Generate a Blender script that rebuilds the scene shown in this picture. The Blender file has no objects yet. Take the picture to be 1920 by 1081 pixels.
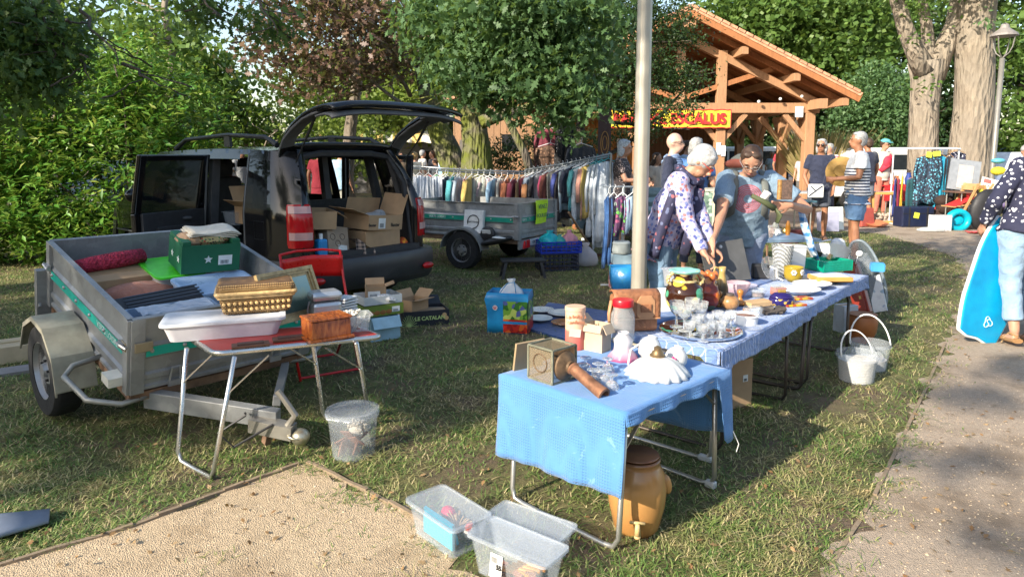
import bpy,math,random
import numpy as np
from mathutils import Matrix,Vector,noise
R=math.radians
C=bpy.context.scene.collection
scene=bpy.context.scene
FP,HOR,CH,YP=1300.0,290.0,1.55,447.0
TH=math.atan((YP-HOR)/FP)
cam=bpy.data.objects.new('camera',bpy.data.cameras.new('camera'))
C.objects.link(cam)
cam.location=(0,0,CH)
cam.rotation_euler=(math.pi/2-TH,0,0)
cam.data.sensor_width=36.0
cam.data.lens=FP/1920*36
cam.data.shift_y=-(540.5-YP)/1920
cam.data.clip_start=.05
cam.data.clip_end=600
scene.camera=cam
SUN_AZ,SUN_EL=R(228),R(28)
w=bpy.data.worlds.new('World'); scene.world=w; w.use_nodes=True
nt=w.node_tree
sky=nt.nodes.new('ShaderNodeTexSky'); sky.sky_type='NISHITA'; sky.sun_disc=False
sky.sun_elevation=SUN_EL; sky.sun_rotation=SUN_AZ; sky.air_density=1.2; sky.dust_density=1.5
nt.links.new(sky.outputs[0],nt.nodes['Background'].inputs[0])
nt.nodes['Background'].inputs[1].default_value=0.15
sl=bpy.data.lights.new('sun','SUN'); sl.energy=5.0; sl.angle=R(.5); sl.color=(1,.90,.74)
so=bpy.data.objects.new('sun',sl); C.objects.link(so)
SV=Vector((math.sin(SUN_AZ)*math.cos(SUN_EL),math.cos(SUN_AZ)*math.cos(SUN_EL),math.sin(SUN_EL)))
so.rotation_euler=SV.to_track_quat('Z','Y').to_euler()
so.location=(-20,-20,20)
scene.view_settings.view_transform='Standard'
scene.view_settings.look='None'
scene.view_settings.exposure=0.95
scene.view_settings.gamma=1
scene.cycles.max_bounces=8
scene.cycles.transparent_max_bounces=16
try:scene.cycles.use_denoising=True
except Exception:pass
def ray(x,y):
 u=(x-960)/FP; v=(YP-y)/FP; c,s=math.cos(TH),math.sin(TH)
 return Vector((u,c+v*s,-s+v*c))
def P(x,y,z=0.0):
 d=ray(x,y); t=(z-CH)/d.z
 return d*t+Vector((0,0,CH))
def Z(x,y,Y):
 d=ray(x,y); return d*(Y/d.y)+Vector((0,0,CH))
def V(*a):return Vector(a)
def props(o,label=None,cat=None,group=None,kind=None):
 if label:o['label']=label
 if cat:o['category']=cat
 if group:o['group']=group
 if kind:o['kind']=kind
 return o
def thing(name,label,cat,loc=(0,0,0),rz=0.0,group=None):
 o=bpy.data.objects.new(name,None); C.objects.link(o)
 o.empty_display_size=.1
 o.location=loc; o.rotation_euler=(0,0,rz)
 return props(o,label,cat,group)
def wm(o):
 m=o.matrix_basis.copy()
 while o.parent:o=o.parent; m=o.matrix_basis@m
 return m
def kids(o):return[c for c in C.objects if c.parent==o]
CH_MAP={}
def dup(o,loc=None,rz=None,label=None,group=None,parent=None,scale=None):
 c=o.copy(); C.objects.link(c); c.parent=parent
 if loc is not None:c.location=loc
 if rz is not None:c.rotation_euler=(0,0,rz)
 if scale:c.scale=(scale,)*3
 if label:c['label']=label
 if group:c['group']=group
 for k in CH_MAP.get(o.name,[]):dup(bpy.data.objects[k],parent=c)
 if parent is not None:CH_MAP.setdefault(parent.name,[]).append(c.name)
 return c
def frame(n,up=V(0,0,1)):
 n=n.normalized(); a=up if abs(n.dot(up))<.95 else V(1,0,0)
 x=a.cross(n).normalized(); y=n.cross(x)
 return x,y,n
def rot(rx=0,ry=0,rz=0):return Matrix.Rotation(R(rz),4,'Z')@Matrix.Rotation(R(ry),4,'Y')@Matrix.Rotation(R(rx),4,'X')
def TR(x,y,z,rx=0,ry=0,rz=0):return Matrix.Translation((x,y,z))@rot(rx,ry,rz)
class MB:
 def __init__(s,M=None,world=False):s.v=[]; s.f=[]; s.m=[]; s.M=M or Matrix(); s.mi=0; s.world=world
 def add(s,vs,fs):
  b=len(s.v); s.v+=[s.M@Vector(p)for p in vs]
  for f in fs:s.f.append([b+i for i in f]); s.m.append(s.mi)
  return s
 def box(s,c,d,r=None):
  x,y,z=d[0]/2,d[1]/2,d[2]/2
  m=Matrix.Translation(c)@(r or Matrix())
  vs=[m@Vector(p)for p in((-x,-y,-z),(x,-y,-z),(x,y,-z),(-x,y,-z),(-x,-y,z),(x,-y,z),(x,y,z),(-x,y,z))]
  return s.add(vs,[(0,3,2,1),(4,5,6,7),(0,1,5,4),(1,2,6,5),(2,3,7,6),(3,0,4,7)])
 def hexa(s,v8):return s.add(v8,[(0,3,2,1),(4,5,6,7),(0,1,5,4),(1,2,6,5),(2,3,7,6),(3,0,4,7)])
 def bar(s,a,b,wd,th,up=V(0,0,1)):
  a=Vector(a); b=Vector(b); d=b-a; x,y,n=frame(d,up); x*=wd/2; y*=th/2
  return s.hexa([a-x-y,a+x-y,a+x+y,a-x+y,b-x-y,b+x-y,b+x+y,b-x+y])
 def tube(s,pts,r,n=8,closed=False,cap=True,flat=1.0):
  pts=[Vector(p)for p in pts]; k=len(pts); rs=r if isinstance(r,(list,tuple))else[r]*k
  vs=[]; fs=[]; x=None
  for i in range(k):
   if closed:t=pts[(i+1)%k]-pts[i-1]
   else:t=pts[min(i+1,k-1)]-pts[max(i-1,0)]
   if t.length<1e-9:t=V(0,0,1)
   t.normalize()
   if x is None:x=frame(t)[0]
   x=(x-t*x.dot(t))
   if x.length<1e-6:x=frame(t)[0]
   x.normalize(); y=t.cross(x)
   for j in range(n):
    a=2*math.pi*j/n
    vs.append(pts[i]+(x*math.cos(a)+y*math.sin(a)*flat)*rs[i])
  for i in range(k if closed else k-1):
   i2=(i+1)%k
   for j in range(n):fs.append((i*n+j,i*n+(j+1)%n,i2*n+(j+1)%n,i2*n+j))
  if cap and not closed:fs.append(tuple(range(n))[::-1]); fs.append(tuple((k-1)*n+j for j in range(n)))
  return s.add(vs,fs)
 def loft(s,rings,cap=True):
  n=len(rings[0]); vs=[p for r_ in rings for p in r_]; fs=[]
  for i in range(len(rings)-1):
   for j in range(n):fs.append((i*n+j,i*n+(j+1)%n,(i+1)*n+(j+1)%n,(i+1)*n+j))
  if cap:fs.append(tuple(range(n))[::-1]); fs.append(tuple((len(rings)-1)*n+j for j in range(n)))
  return s.add(vs,fs)
 def lathe(s,prof,n=24,c=(0,0,0),m=None,flute=None,sx=1.0,sy=1.0):
  m=Matrix.Translation(c)@(m or Matrix()); rings=[]
  for r_,z in prof:
   ring=[]
   for j in range(n):
    a=2*math.pi*j/n; rr=max(r_,1e-4)*(flute(a,z)if flute else 1)
    ring.append(m@Vector((rr*math.cos(a)*sx,rr*math.sin(a)*sy,z)))
   rings.append(ring)
  return s.loft(rings)
 def ell(s,c,r,m=None,nu=12,nv=8):
  m=Matrix.Translation(c)@(m or Matrix()); rings=[]
  if not hasattr(r,'__len__'):r=(r,r,r)
  for i in range(nv+1):
   t=math.pi*i/nv; rr=max(math.sin(t),.01)
   rings.append([m@Vector((r[0]*rr*math.cos(2*math.pi*j/nu),r[1]*rr*math.sin(2*math.pi*j/nu),-r[2]*math.cos(t)))for j in range(nu)])
  return s.loft(rings)
 def grid(s,fn,nu,nv,thick=0):
  vs=[Vector(fn(i/nu,j/nv))for j in range(nv+1)for i in range(nu+1)]
  fs=[(j*(nu+1)+i,j*(nu+1)+i+1,(j+1)*(nu+1)+i+1,(j+1)*(nu+1)+i)for j in range(nv)for i in range(nu)]
  return s.add(vs,fs)
 def prism(s,pts,h,m=None):
  m=m or Matrix(); n=len(pts)
  vs=[m@Vector((p[0],p[1],0))for p in pts]+[m@Vector((p[0],p[1],h))for p in pts]
  return s.add(vs,[tuple(range(n))[::-1],tuple(range(n,2*n))]+[(i,(i+1)%n,n+(i+1)%n,n+i)for i in range(n)])
 def quad(s,*p):return s.add(p,[tuple(range(len(p)))])
 def build(s,name,mats,parent=None,smooth=False,bevel=0,thick=0,label=None,origin=None,subsurf=0,cat=None,group=None,kind=None,fix=False):
  me=bpy.data.meshes.new(name)
  vs=s.v
  o=bpy.data.objects.new(name,me); C.objects.link(o)
  if parent is not None:
   o.parent=parent; CH_MAP.setdefault(parent.name,[]).append(o.name)
   if s.world:mi=wm(parent).inverted(); vs=[mi@p for p in vs]
  elif origin is not None:
   o.location=origin
   if s.world:og=Vector(origin); vs=[p-og for p in vs]
  me.from_pydata([tuple(p)for p in vs],[],s.f)
  if not isinstance(mats,(list,tuple)):mats=[mats]
  for m in mats:me.materials.append(m)
  if len(mats)>1:me.polygons.foreach_set('material_index',s.m)
  if smooth:me.polygons.foreach_set('use_smooth',[True]*len(me.polygons))
  if thick:
   d=o.modifiers.new('t','SOLIDIFY'); d.thickness=thick; d.offset=0
  if bevel:
   d=o.modifiers.new('b','BEVEL'); d.width=bevel; d.segments=2; d.limit_method='ANGLE'; d.angle_limit=R(40)
  if subsurf:
   d=o.modifiers.new('s','SUBSURF'); d.levels=d.render_levels=subsurf
  if smooth=='auto':
   for e in me.edges:pass
   try:me.set_sharp_from_angle(angle=R(35))
   except Exception:pass
  me.update()
  return props(o,label,cat,group,kind)
MC={}
def col(c):return(c[0],c[1],c[2],1)if len(c)==3 else c
class NT:
 def __init__(s,name):
  s.m=bpy.data.materials.new(name); s.m.use_nodes=True; s.t=s.m.node_tree; s.b=s.t.nodes['Principled BSDF']
  s.tc=s.t.nodes.new('ShaderNodeTexCoord').outputs['Object']
 def n(s,ty,**k):
  nd=s.t.nodes.new(ty)
  for a,v in k.items():
   if hasattr(nd,a):setattr(nd,a,v)
   else:nd.inputs[a.replace('_',' ')].default_value=v
  return nd
 def l(s,a,b):s.t.links.new(a,b)
 def noise(s,sc,det=3,rough=.6,dist=0,vec=None):
  nd=s.n('ShaderNodeTexNoise'); nd.inputs['Scale'].default_value=sc; nd.inputs['Detail'].default_value=det
  nd.inputs['Roughness'].default_value=rough; nd.inputs['Distortion'].default_value=dist
  s.l(vec or s.tc,nd.inputs['Vector']); return nd.outputs['Fac']
 def vor(s,sc,feat='F1',vec=None,out='Distance',rnd=1):
  nd=s.n('ShaderNodeTexVoronoi'); nd.feature=feat; nd.inputs['Scale'].default_value=sc; nd.inputs['Randomness'].default_value=rnd
  s.l(vec or s.tc,nd.inputs['Vector']); return nd.outputs[out]
 def wave(s,sc,d='X',dist=0,prof='SIN',vec=None,kind='BANDS'):
  nd=s.n('ShaderNodeTexWave'); nd.wave_type=kind; nd.bands_direction=d; nd.wave_profile=prof
  nd.inputs['Scale'].default_value=sc; nd.inputs['Distortion'].default_value=dist
  s.l(vec or s.tc,nd.inputs['Vector']); return nd.outputs['Fac']
 def ramp(s,fac,stops,const=False):
  nd=s.n('ShaderNodeValToRGB'); e=nd.color_ramp.elements
  if const:nd.color_ramp.interpolation='CONSTANT'
  while len(e)<len(stops):e.new(.5)
  for i,(p,c)in enumerate(stops):e[i].position=p; e[i].color=col(c)
  s.l(fac,nd.inputs[0]); return nd.outputs[0]
 def mix(s,fac,a,b,mode='MIX'):
  nd=s.n('ShaderNodeMix'); nd.data_type='RGBA'; nd.blend_type=mode
  for i,v in((0,fac),(6,a),(7,b)):
   if isinstance(v,(tuple,list)):nd.inputs[i].default_value=col(v)
   elif isinstance(v,(int,float)):nd.inputs[i].default_value=v
   else:s.l(v,nd.inputs[i])
  return nd.outputs[2]
 def math(s,op,a,b=0,clamp=False):
  nd=s.n('ShaderNodeMath'); nd.operation=op; nd.use_clamp=clamp
  for i,v in((0,a),(1,b)):
   if isinstance(v,(int,float)):nd.inputs[i].default_value=v
   else:s.l(v,nd.inputs[i])
  return nd.outputs[0]
 def mapv(s,sc=(1,1,1),r_=(0,0,0),loc=(0,0,0)):
  nd=s.n('ShaderNodeMapping'); nd.inputs['Scale'].default_value=sc; nd.inputs['Rotation'].default_value=r_; nd.inputs['Location'].default_value=loc
  s.l(s.tc,nd.inputs['Vector']); return nd.outputs[0]
 def bump(s,h,st=.3,d=.01):
  nd=s.n('ShaderNodeBump'); nd.inputs['Strength'].default_value=st; nd.inputs['Distance'].default_value=d
  s.l(h,nd.inputs['Height']); s.l(nd.outputs[0],s.b.inputs['Normal'])
 def fin(s,c=None,rough=.6,metal=0,**k):
  if c is not None:
   if isinstance(c,(tuple,list)):s.b.inputs['Base Color'].default_value=col(c)
   else:s.l(c,s.b.inputs['Base Color'])
  if isinstance(rough,(int,float)):s.b.inputs['Roughness'].default_value=rough
  else:s.l(rough,s.b.inputs['Roughness'])
  s.b.inputs['Metallic'].default_value=metal
  for a,v in k.items():s.b.inputs[a.replace('_',' ')].default_value=v
  return s.m
def mat(name,c,rough=.6,metal=0,var=.15,vs=9,bump=0,bs=60,bd=.004,c2=None,**k):
 key=(name,tuple(c),rough,metal)
 if key in MC:return MC[key]
 s=NT(name); f=s.noise(vs,4)
 c2=c2 or tuple(min(1,x*(1-var))for x in c[:3]); c1=tuple(min(1,x*(1+var*.6))for x in c[:3])if not k.get('c2')else c
 cc=s.ramp(f,[(.32,c2),(.68,c1)])
 rr=s.ramp(s.noise(vs*2.3,3),[(.3,(rough*.85,)*3),(.7,(min(1,rough*1.15),)*3)])
 if bump:s.bump(s.noise(bs,4),bump,bd)
 MC[key]=s.fin(cc,rr,metal,**k); return MC[key]
def fabric(name,c,var=.18,scale=7):
 key=('fab',name,tuple(c))
 if key in MC:return MC[key]
 s=NT(name); f=s.noise(scale,3)
 cc=s.ramp(f,[(.3,tuple(x*(1-var)for x in c)),(.7,tuple(min(1,x*(1+var*.5))for x in c))])
 h=s.math('ADD',s.noise(14,2,.5,1.2),s.math('MULTIPLY',s.noise(500,1),.06))
 s.bump(h,.5,.03); MC[key]=s.fin(cc,.85,Sheen_Weight=.15); return MC[key]
def glass(name='clear_glass',c=(1,1,1),rough=.02,ior=1.45):
 key=(name,c)
 if key in MC:return MC[key]
 s=NT(name); MC[key]=s.fin(c,rough,0,Transmission_Weight=1.0,IOR=ior); return MC[key]
def filmy(name,c=(.85,.87,.9),a=.35,rough=.25):
 key=(name,c,a)
 if key in MC:return MC[key]
 s=NT(name); MC[key]=s.fin(c,rough,0,Alpha=a); return MC[key]
def leafmat(name,cols,tr=.35,gloss=.45):
 if name in MC:return MC[name]
 s=NT(name); g=s.n('ShaderNodeNewGeometry')
 cc=s.ramp(g.outputs['Random Per Island'],[(i/max(1,len(cols)-1),c)for i,c in enumerate(cols)])
 cc=s.mix(s.math('MULTIPLY',s.noise(1.3,2),.5),cc,tuple(x*.72 for x in cols[0]))
 s.fin(cc,gloss,0); s.b.inputs['Specular IOR Level'].default_value=.35
 t=s.n('ShaderNodeBsdfTranslucent'); s.l(s.mix(.5,cc,(.30,.42,.05),'MIX'),t.inputs[0])
 mx=s.n('ShaderNodeMixShader'); mx.inputs[0].default_value=tr
 s.l(s.b.outputs[0],mx.inputs[1]); s.l(t.outputs[0],mx.inputs[2])
 s.l(mx.outputs[0],s.t.nodes['Material Output'].inputs[0]); MC[name]=s.m; return s.m
def textobj(txt,size,m,parent,M,name='lettering',ext=.001,align='CENTER',bold=0,sx=1.0):
 cu=bpy.data.curves.new(name,'FONT'); cu.body=txt; cu.size=size; cu.extrude=ext; cu.align_x=align; cu.align_y='CENTER'; cu.offset=bold
 o=bpy.data.objects.new(name,cu); C.objects.link(o)
 dg=bpy.context.evaluated_depsgraph_get(); me=bpy.data.meshes.new_from_object(o.evaluated_get(dg))
 bpy.data.objects.remove(o); bpy.data.curves.remove(cu)
 me.name=name; me.transform(M@Matrix.Diagonal((sx,1,1,1))); me.materials.clear(); me.materials.append(m)
 o=bpy.data.objects.new(name,me); C.objects.link(o); o.parent=parent; CH_MAP.setdefault(parent.name,[]).append(o.name)
 return o
def scatter_mesh(name,template,faces,pos,ax,ay,az,mt,parent=None,kind=None,label=None,cat=None):
 """copies of a small template (k,3) at pos (n,3) with axes ax, ay, az (already scaled)"""
 t=np.array(template,float); k=len(t); n=len(pos)
 v=pos[:,None,:]+t[None,:,0:1]*ax[:,None,:]+t[None,:,1:2]*ay[:,None,:]+t[None,:,2:3]*az[:,None,:]
 v=v.reshape(-1,3)
 fl=[i for f in faces for i in f]; ln=np.array([len(f)for f in faces])
 idx=(np.arange(n)[:,None]*k+np.array(fl)[None,:]).reshape(-1)
 tot=np.tile(ln,n); start=np.concatenate(([0],np.cumsum(tot)[:-1]))
 me=bpy.data.meshes.new(name)
 me.vertices.add(len(v)); me.vertices.foreach_set('co',v.astype(np.float32).reshape(-1))
 me.loops.add(len(idx)); me.loops.foreach_set('vertex_index',idx.astype(np.int32))
 me.polygons.add(len(tot)); me.polygons.foreach_set('loop_start',start.astype(np.int32))
 try:me.polygons.foreach_set('loop_total',tot.astype(np.int32))
 except Exception:pass
 me.update(calc_edges=True); me.materials.append(mt)
 o=bpy.data.objects.new(name,me); C.objects.link(o)
 if parent is not None:o.parent=parent; CH_MAP.setdefault(parent.name,[]).append(o.name)
 return props(o,label,cat,None,kind)
def rand_axes(rng,n,size,up=.5,down=0.0,ratio=1.0):
 nz=rng.normal(size=(n,3)); nz[:,2]+=up*2; nz/=np.linalg.norm(nz,axis=1)[:,None]
 d=rng.normal(size=(n,3)); d[:,2]-=down*2; d-=nz*(d*nz).sum(1)[:,None]; d/=np.linalg.norm(d,axis=1)[:,None]
 e=np.cross(nz,d); s=(size*rng.uniform(.65,1.25,n))[:,None]
 return e*s*ratio,d*s,nz*s
LEAF=([(0,0,0),(.28,.35,.05),(0,.4,-.04),(-.28,.35,.05),(0,1,-.05)],[(0,1,2),(0,2,3),(2,1,4),(3,2,4)])
LONG=([(0,0,0),(.17,.5,.04),(0,.5,-.03),(-.17,.5,.04),(0,1,-.12)],[(0,1,2),(0,2,3),(2,1,4),(3,2,4)])
OAK=([(0,0,0),(.12,.16,0),(.06,.26,0),(.30,.38,.03),(.13,.5,0),(.34,.68,.03),(.12,.74,0),(.1,.95,-.04),(0,1.0,-.06),(-.1,.95,-.04),(-.12,.74,0),(-.34,.68,.03),(-.13,.5,0),(-.30,.38,.03),(-.06,.26,0),(-.12,.16,0)],[(0,1,2,14,15),(2,3,4,12,13,14),(4,5,6,10,11,12),(6,7,8,9,10)])
QUAD=([(-.3,0,0),(.3,.1,0.05),(.22,.9,0),(-.28,.8,.06)],[(0,1,2,3)])
def crown(name,blobs,n,size,mt,parent,seed=1,tmpl=LEAF,clump=26,csize=.28,up=.4,down=0.,shell=.55,ratio=1.0):
 rng=np.random.default_rng(seed); b=np.array(blobs,float); vol=(b[:,3]*b[:,4]*b[:,5])**.8; vol/=vol.sum()
 nc=max(1,n//clump); bi=rng.choice(len(b),nc,p=vol)
 d=rng.normal(size=(nc,3)); d/=np.linalg.norm(d,axis=1)[:,None]
 rr=(shell+(1-shell)*rng.uniform(0,1,nc)**.7)[:,None]*rng.uniform(.85,1.12,(nc,1))
 cc=b[bi,:3]+d*rr*b[bi,3:6]
 pos=np.repeat(cc,clump,0)+rng.normal(size=(nc*clump,3))*csize*np.array([1,1,.6])
 ax,ay,az=rand_axes(rng,len(pos),size,up,down,ratio)
 return scatter_mesh(name,tmpl[0],tmpl[1],pos,ax,ay,az,mt,parent)
def limbs(mb,base,top,r0,r1,rng,nb=5,blen=1.5,wob=.12,start=.35,lev=2,upb=.4):
 base=Vector(base); top=Vector(top); k=7; pts=[]; rs=[]
 for i in range(k):
  t=i/(k-1); p=base.lerp(top,t)
  if 0<i<k:p+=Vector((rng.uniform(-1,1),rng.uniform(-1,1),rng.uniform(-.4,.4)))*wob*(top-base).length*.25
  pts.append(p); rs.append(r0+(r1-r0)*t)
 mb.tube(pts,rs,n=max(5,int(9 if lev==2 else 5)))
 if lev>0:
  for q in range(nb):
   t=start+(1-start)*(q+rng.uniform(0,.8))/nb; i=min(k-2,int(t*(k-1))); p=pts[i].lerp(pts[i+1],t*(k-1)-i)
   a=rng.uniform(0,2*math.pi); L=blen*rng.uniform(.6,1.2)*(1.15-t*.5)
   e=p+Vector((math.cos(a),math.sin(a),upb+rng.uniform(-.3,.4)))*L
   limbs(mb,p,e,(r0+(r1-r0)*t)*.5,.01,rng,nb=3,blen=L*.5,wob=wob*1.4,start=.4,lev=lev-1,upb=upb)
def bark(name,c1,c2,sc=6,moss=None):
 if name in MC:return MC[name]
 s=NT(name); v=s.mapv((1,1,.25)); f=s.noise(sc,5,.7,.3,v)
 cc=s.ramp(f,[(.3,c1),(.7,c2)])
 cc=s.mix(s.ramp(s.noise(1.7,3),[(.45,(0,0,0)),(.62,(1,1,1))]),cc,tuple(x*.6+.02 for x in c2))  # broad darker blotches: patchy bark, with mottled shade put into the colour
 if moss:cc=s.mix(s.ramp(s.noise(1.6,4),[(.42,(0,0,0)),(.58,(1,1,1))]),cc,moss)
 s.bump(s.math('ADD',s.vor(sc*2.5,vec=v),f),.9,.06); MC[name]=s.fin(cc,.9); return MC[name]
 #  ground, paths
def poly_in(px,py,poly):
 inside=np.zeros(len(px),bool); n=len(poly); j=n-1
 for i in range(n):
  xi,yi=poly[i]; xj,yj=poly[j]
  c=((yi>py)!=(yj>py))&(px<(xj-xi)*(py-yi)/(yj-yi+1e-12)+xi)
  inside^=c; j=i
 return inside
def pp(*a):return[tuple(P(x,y).xy)for x,y in a]
PATCH=pp((-260,1120),(0,1062),(250,985),(420,920),(570,868),(650,905),(770,965),(830,1010))+[(-.1,2.35),(.35,1.95),(.6,1.4),(.6,0),(-6,0)]
PATHR=pp((1500,1150),(1560,1060),(1640,930),(1730,740),(1775,640),(1806,560),(1812,510),(1790,482),(1720,458),(1645,438),(1480,427),(1300,412),(1150,395))+[(1,19),(2,21.5)]+[(9.2,22),(9.2,18.2)]+pp((1620,398),(1700,408),(1920,418))+[(16,14),(16,0),(1.0,0)]
def ground_mat():
 s=NT('lawn_soil'); a=s.noise(1.1,4,.6); b=s.noise(9,5,.7); c=s.noise(90,4,.8)
 base=s.ramp(b,[(.28,(.085,.06,.034)),(.45,(.13,.13,.045)),(.6,(.21,.20,.075)),(.78,(.33,.27,.14))])
 dirt=s.ramp(c,[(.3,(.11,.075,.05)),(.7,(.25,.18,.12))])
 cc=s.mix(s.ramp(a,[(.47,(0,0,0)),(.62,(1,1,1))]),base,dirt)
 cc=s.mix(.5,cc,s.ramp(s.vor(160,out='Distance'),[(.1,(.35,.3,.2)),(.6,(1,1,1))]),'MULTIPLY')
 s.bump(s.math('ADD',c,b),.9,.03); return s.fin(cc,.95)
def gravel_mat(name,t):
 s=NT(name); v=s.vor(170,out='Color'); d=s.vor(170); big=s.noise(1.6,4,.6); f=s.noise(26,4,.7)
 g=s.ramp(f,[(.3,tuple(x*.62 for x in t)),(.7,t)])
 cc=s.mix(.32,g,v,'OVERLAY'); bw=s.n('ShaderNodeRGBToBW'); s.l(v,bw.inputs[0])
 cc=s.mix(.38,g,s.ramp(bw.outputs[0],[(.2,tuple(x*.66 for x in t)),(.8,tuple(min(1,x*1.25)for x in t))]))
 cc=s.mix(s.ramp(s.math('ADD',big,s.math('MULTIPLY',s.noise(6,4,.7),.35)),[(.66,(0,0,0)),(.86,(.75,.75,.75))]),cc,(t[0]*.42,t[1]*.38,t[2]*.33))
 s.bump(s.math('ADD',d,s.math('MULTIPLY',f,1.2)),.55,.010); return s.fin(cc,.95)
GM=MB(); GM.quad((-250,-120,0),(250,-120,0),(250,300,0),(-250,300,0))
GM.build('lawn',ground_mat(),kind='structure')
def rough(poly):
 r_=random.Random(7); o=[]
 for(ax,ay),(bx,by)in zip(poly,poly[1:]+poly[:1]):
  L=math.hypot(bx-ax,by-ay); k=max(1,int(L/.05))if L<4 and ay>1.5 else 1; nx,ny=-(by-ay)/max(L,.01),(bx-ax)/max(L,.01)
  for i in range(k):
   j=(r_.gauss(0,.022)+.035*math.sin((ax+i*.05)*11))if i else 0; o.append((ax+(bx-ax)*i/k+nx*j,ay+(by-ay)*i/k+ny*j))
 return o
def sheet(name,poly,z,m):
 poly=rough(poly)
 mb=MB(); mb.add([(x,y,z)for x,y in poly],[tuple(range(len(poly)))[::-1]]); o=mb.build(name,m,kind='structure')
 import bmesh
 bm=bmesh.new(); bm.from_mesh(o.data); bmesh.ops.triangulate(bm,faces=bm.faces); 
 for f in bm.faces:
  if f.normal.z<0:f.normal_flip()
 bm.to_mesh(o.data); bm.free(); return o
sheet('gravel_patch',PATCH,.004,gravel_mat('fawn_gravel',(.52,.395,.255)))
sheet('gravel_path',PATHR,.004,gravel_mat('brown_gravel',(.40,.315,.235)))
WOODEDGE=mat('weathered_edging',(.24,.18,.12),.9,vs=20,bump=.6)
def edging(lab,pts,h=.028,wd=.018):
 o=thing('edging_board',lab,'edging',(pts[0].x,pts[0].y,0)); n=len(pts)
 mb=MB(world=True); rng=random.Random(3)
 for a,b in zip(pts[:-1],pts[1:]):
  a=a+V(0,0,h/2-.012+rng.uniform(-.006,.006)); b=b+V(0,0,h/2-.012+rng.uniform(-.006,.006)); mb.bar(a,b,wd,h)
 mb.build('board',WOODEDGE,o)
def line(pts,k):
 r=[]
 for a,b in zip(pts[:-1],pts[1:]):
  for i in range(k):r.append(a.lerp(b,i/k)+V(math.sin(i*3.1)*.004,0,0))
 return r+[pts[-1]]
edging('long grey edging board between shaded grass and fawn gravel at lower left',line([P(-60,1080),P(250,988),P(420,922),P(560,872)],4))
edging('short pale edging board running from the trailer hitch to the clear plastic boxes',line([P(572,866),P(650,903),P(775,968),P(830,1005)],3))
edging('dark edging board half sunk between sunlit grass and right gravel path',line([P(1560,1058),P(1640,930),P(1730,742),P(1772,645)],5),.020,.018)
def grass():
 rng=np.random.default_rng(5); N=420000
 Y=1.9+13*rng.uniform(0,1,N)**1.5; X=(rng.uniform(-.80,.80,N))*(Y+.6)
 jx=.07*np.sin(X*9+3*np.sin(Y*5))+.07*np.sin(Y*23+X*5)+rng.normal(size=N)*.085; inp=poly_in(X+jx,Y+jx*.6,PATCH)|poly_in(X+jx,Y,PATHR)
 def nz(x,y,f,ph):return(np.sin(x*f+ph)*np.cos(y*f*1.13+ph*2)+np.sin(x*f*2.3+y*f*1.7+ph)*.6+np.sin(y*f*3.7-x*f*2.9)*.35)
 dens=nz(X,Y,1.9,1.3)+nz(X,Y,5.2,.4)*.6
 keep=(~inp)&(dens>rng.uniform(-2.2,1.3,N)-.25)
 keep|=inp&(rng.uniform(0,1,N)<.045)&(nz(X,Y,4.1,2.)>.85)
 X,Y,dens=X[keep],Y[keep],dens[keep]; n=len(X)
 a=rng.uniform(0,2*np.pi,n); tuft=1+.7*(nz(X,Y,7.7,.9)>.9)
 h=rng.uniform(.008,.029,n)*tuft*(1+.05*Y); lean=rng.uniform(.4,2.2,n)
 wd=rng.uniform(.0011,.0022,n)*(1+.13*Y)
 ay=np.stack([np.cos(a)*lean,np.sin(a)*lean,np.ones(n)*.9],1)*h[:,None]
 ax=np.stack([-np.sin(a),np.cos(a),np.zeros(n)],1)*wd[:,None]
 az=np.stack([np.cos(a),np.sin(a),-.9*np.ones(n)],1)*(h*lean*.4)[:,None]
 t=[(-1,0,0),(1,0,0),(.75,.6,0.1),(-.75,.6,0.1),(0,1,.6)]
 pos=np.stack([X,Y,np.zeros(n)],1)
 s=NT('grass_blades'); g=s.n('ShaderNodeNewGeometry')
 green=s.ramp(g.outputs['Random Per Island'],[(0,(.07,.15,.03)),(.5,(.15,.25,.055)),(.7,(.26,.32,.09)),(.86,(.44,.39,.18)),(1,(.56,.47,.27))])
 straw=s.ramp(g.outputs['Random Per Island'],[(0,(.18,.18,.06)),(.3,(.38,.31,.14)),(1,(.62,.50,.29))])
 cc=s.mix(s.ramp(s.noise(1.6,4,.7),[(.48,(0,0,0)),(.66,(1,1,1))]),green,straw)
 s.fin(cc,.6); tr=s.n('ShaderNodeBsdfTranslucent'); s.l(cc,tr.inputs[0]); mx=s.n('ShaderNodeMixShader'); mx.inputs[0].default_value=.3
 s.l(s.b.outputs[0],mx.inputs[1]); s.l(tr.outputs[0],mx.inputs[2]); s.l(mx.outputs[0],s.t.nodes['Material Output'].inputs[0])
 scatter_mesh('grass',t,[(0,1,2,3),(3,2,4)],pos,ax,ay,az,s.m,kind='stuff',label='short trodden grass with straw and bare soil')
grass()
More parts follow.
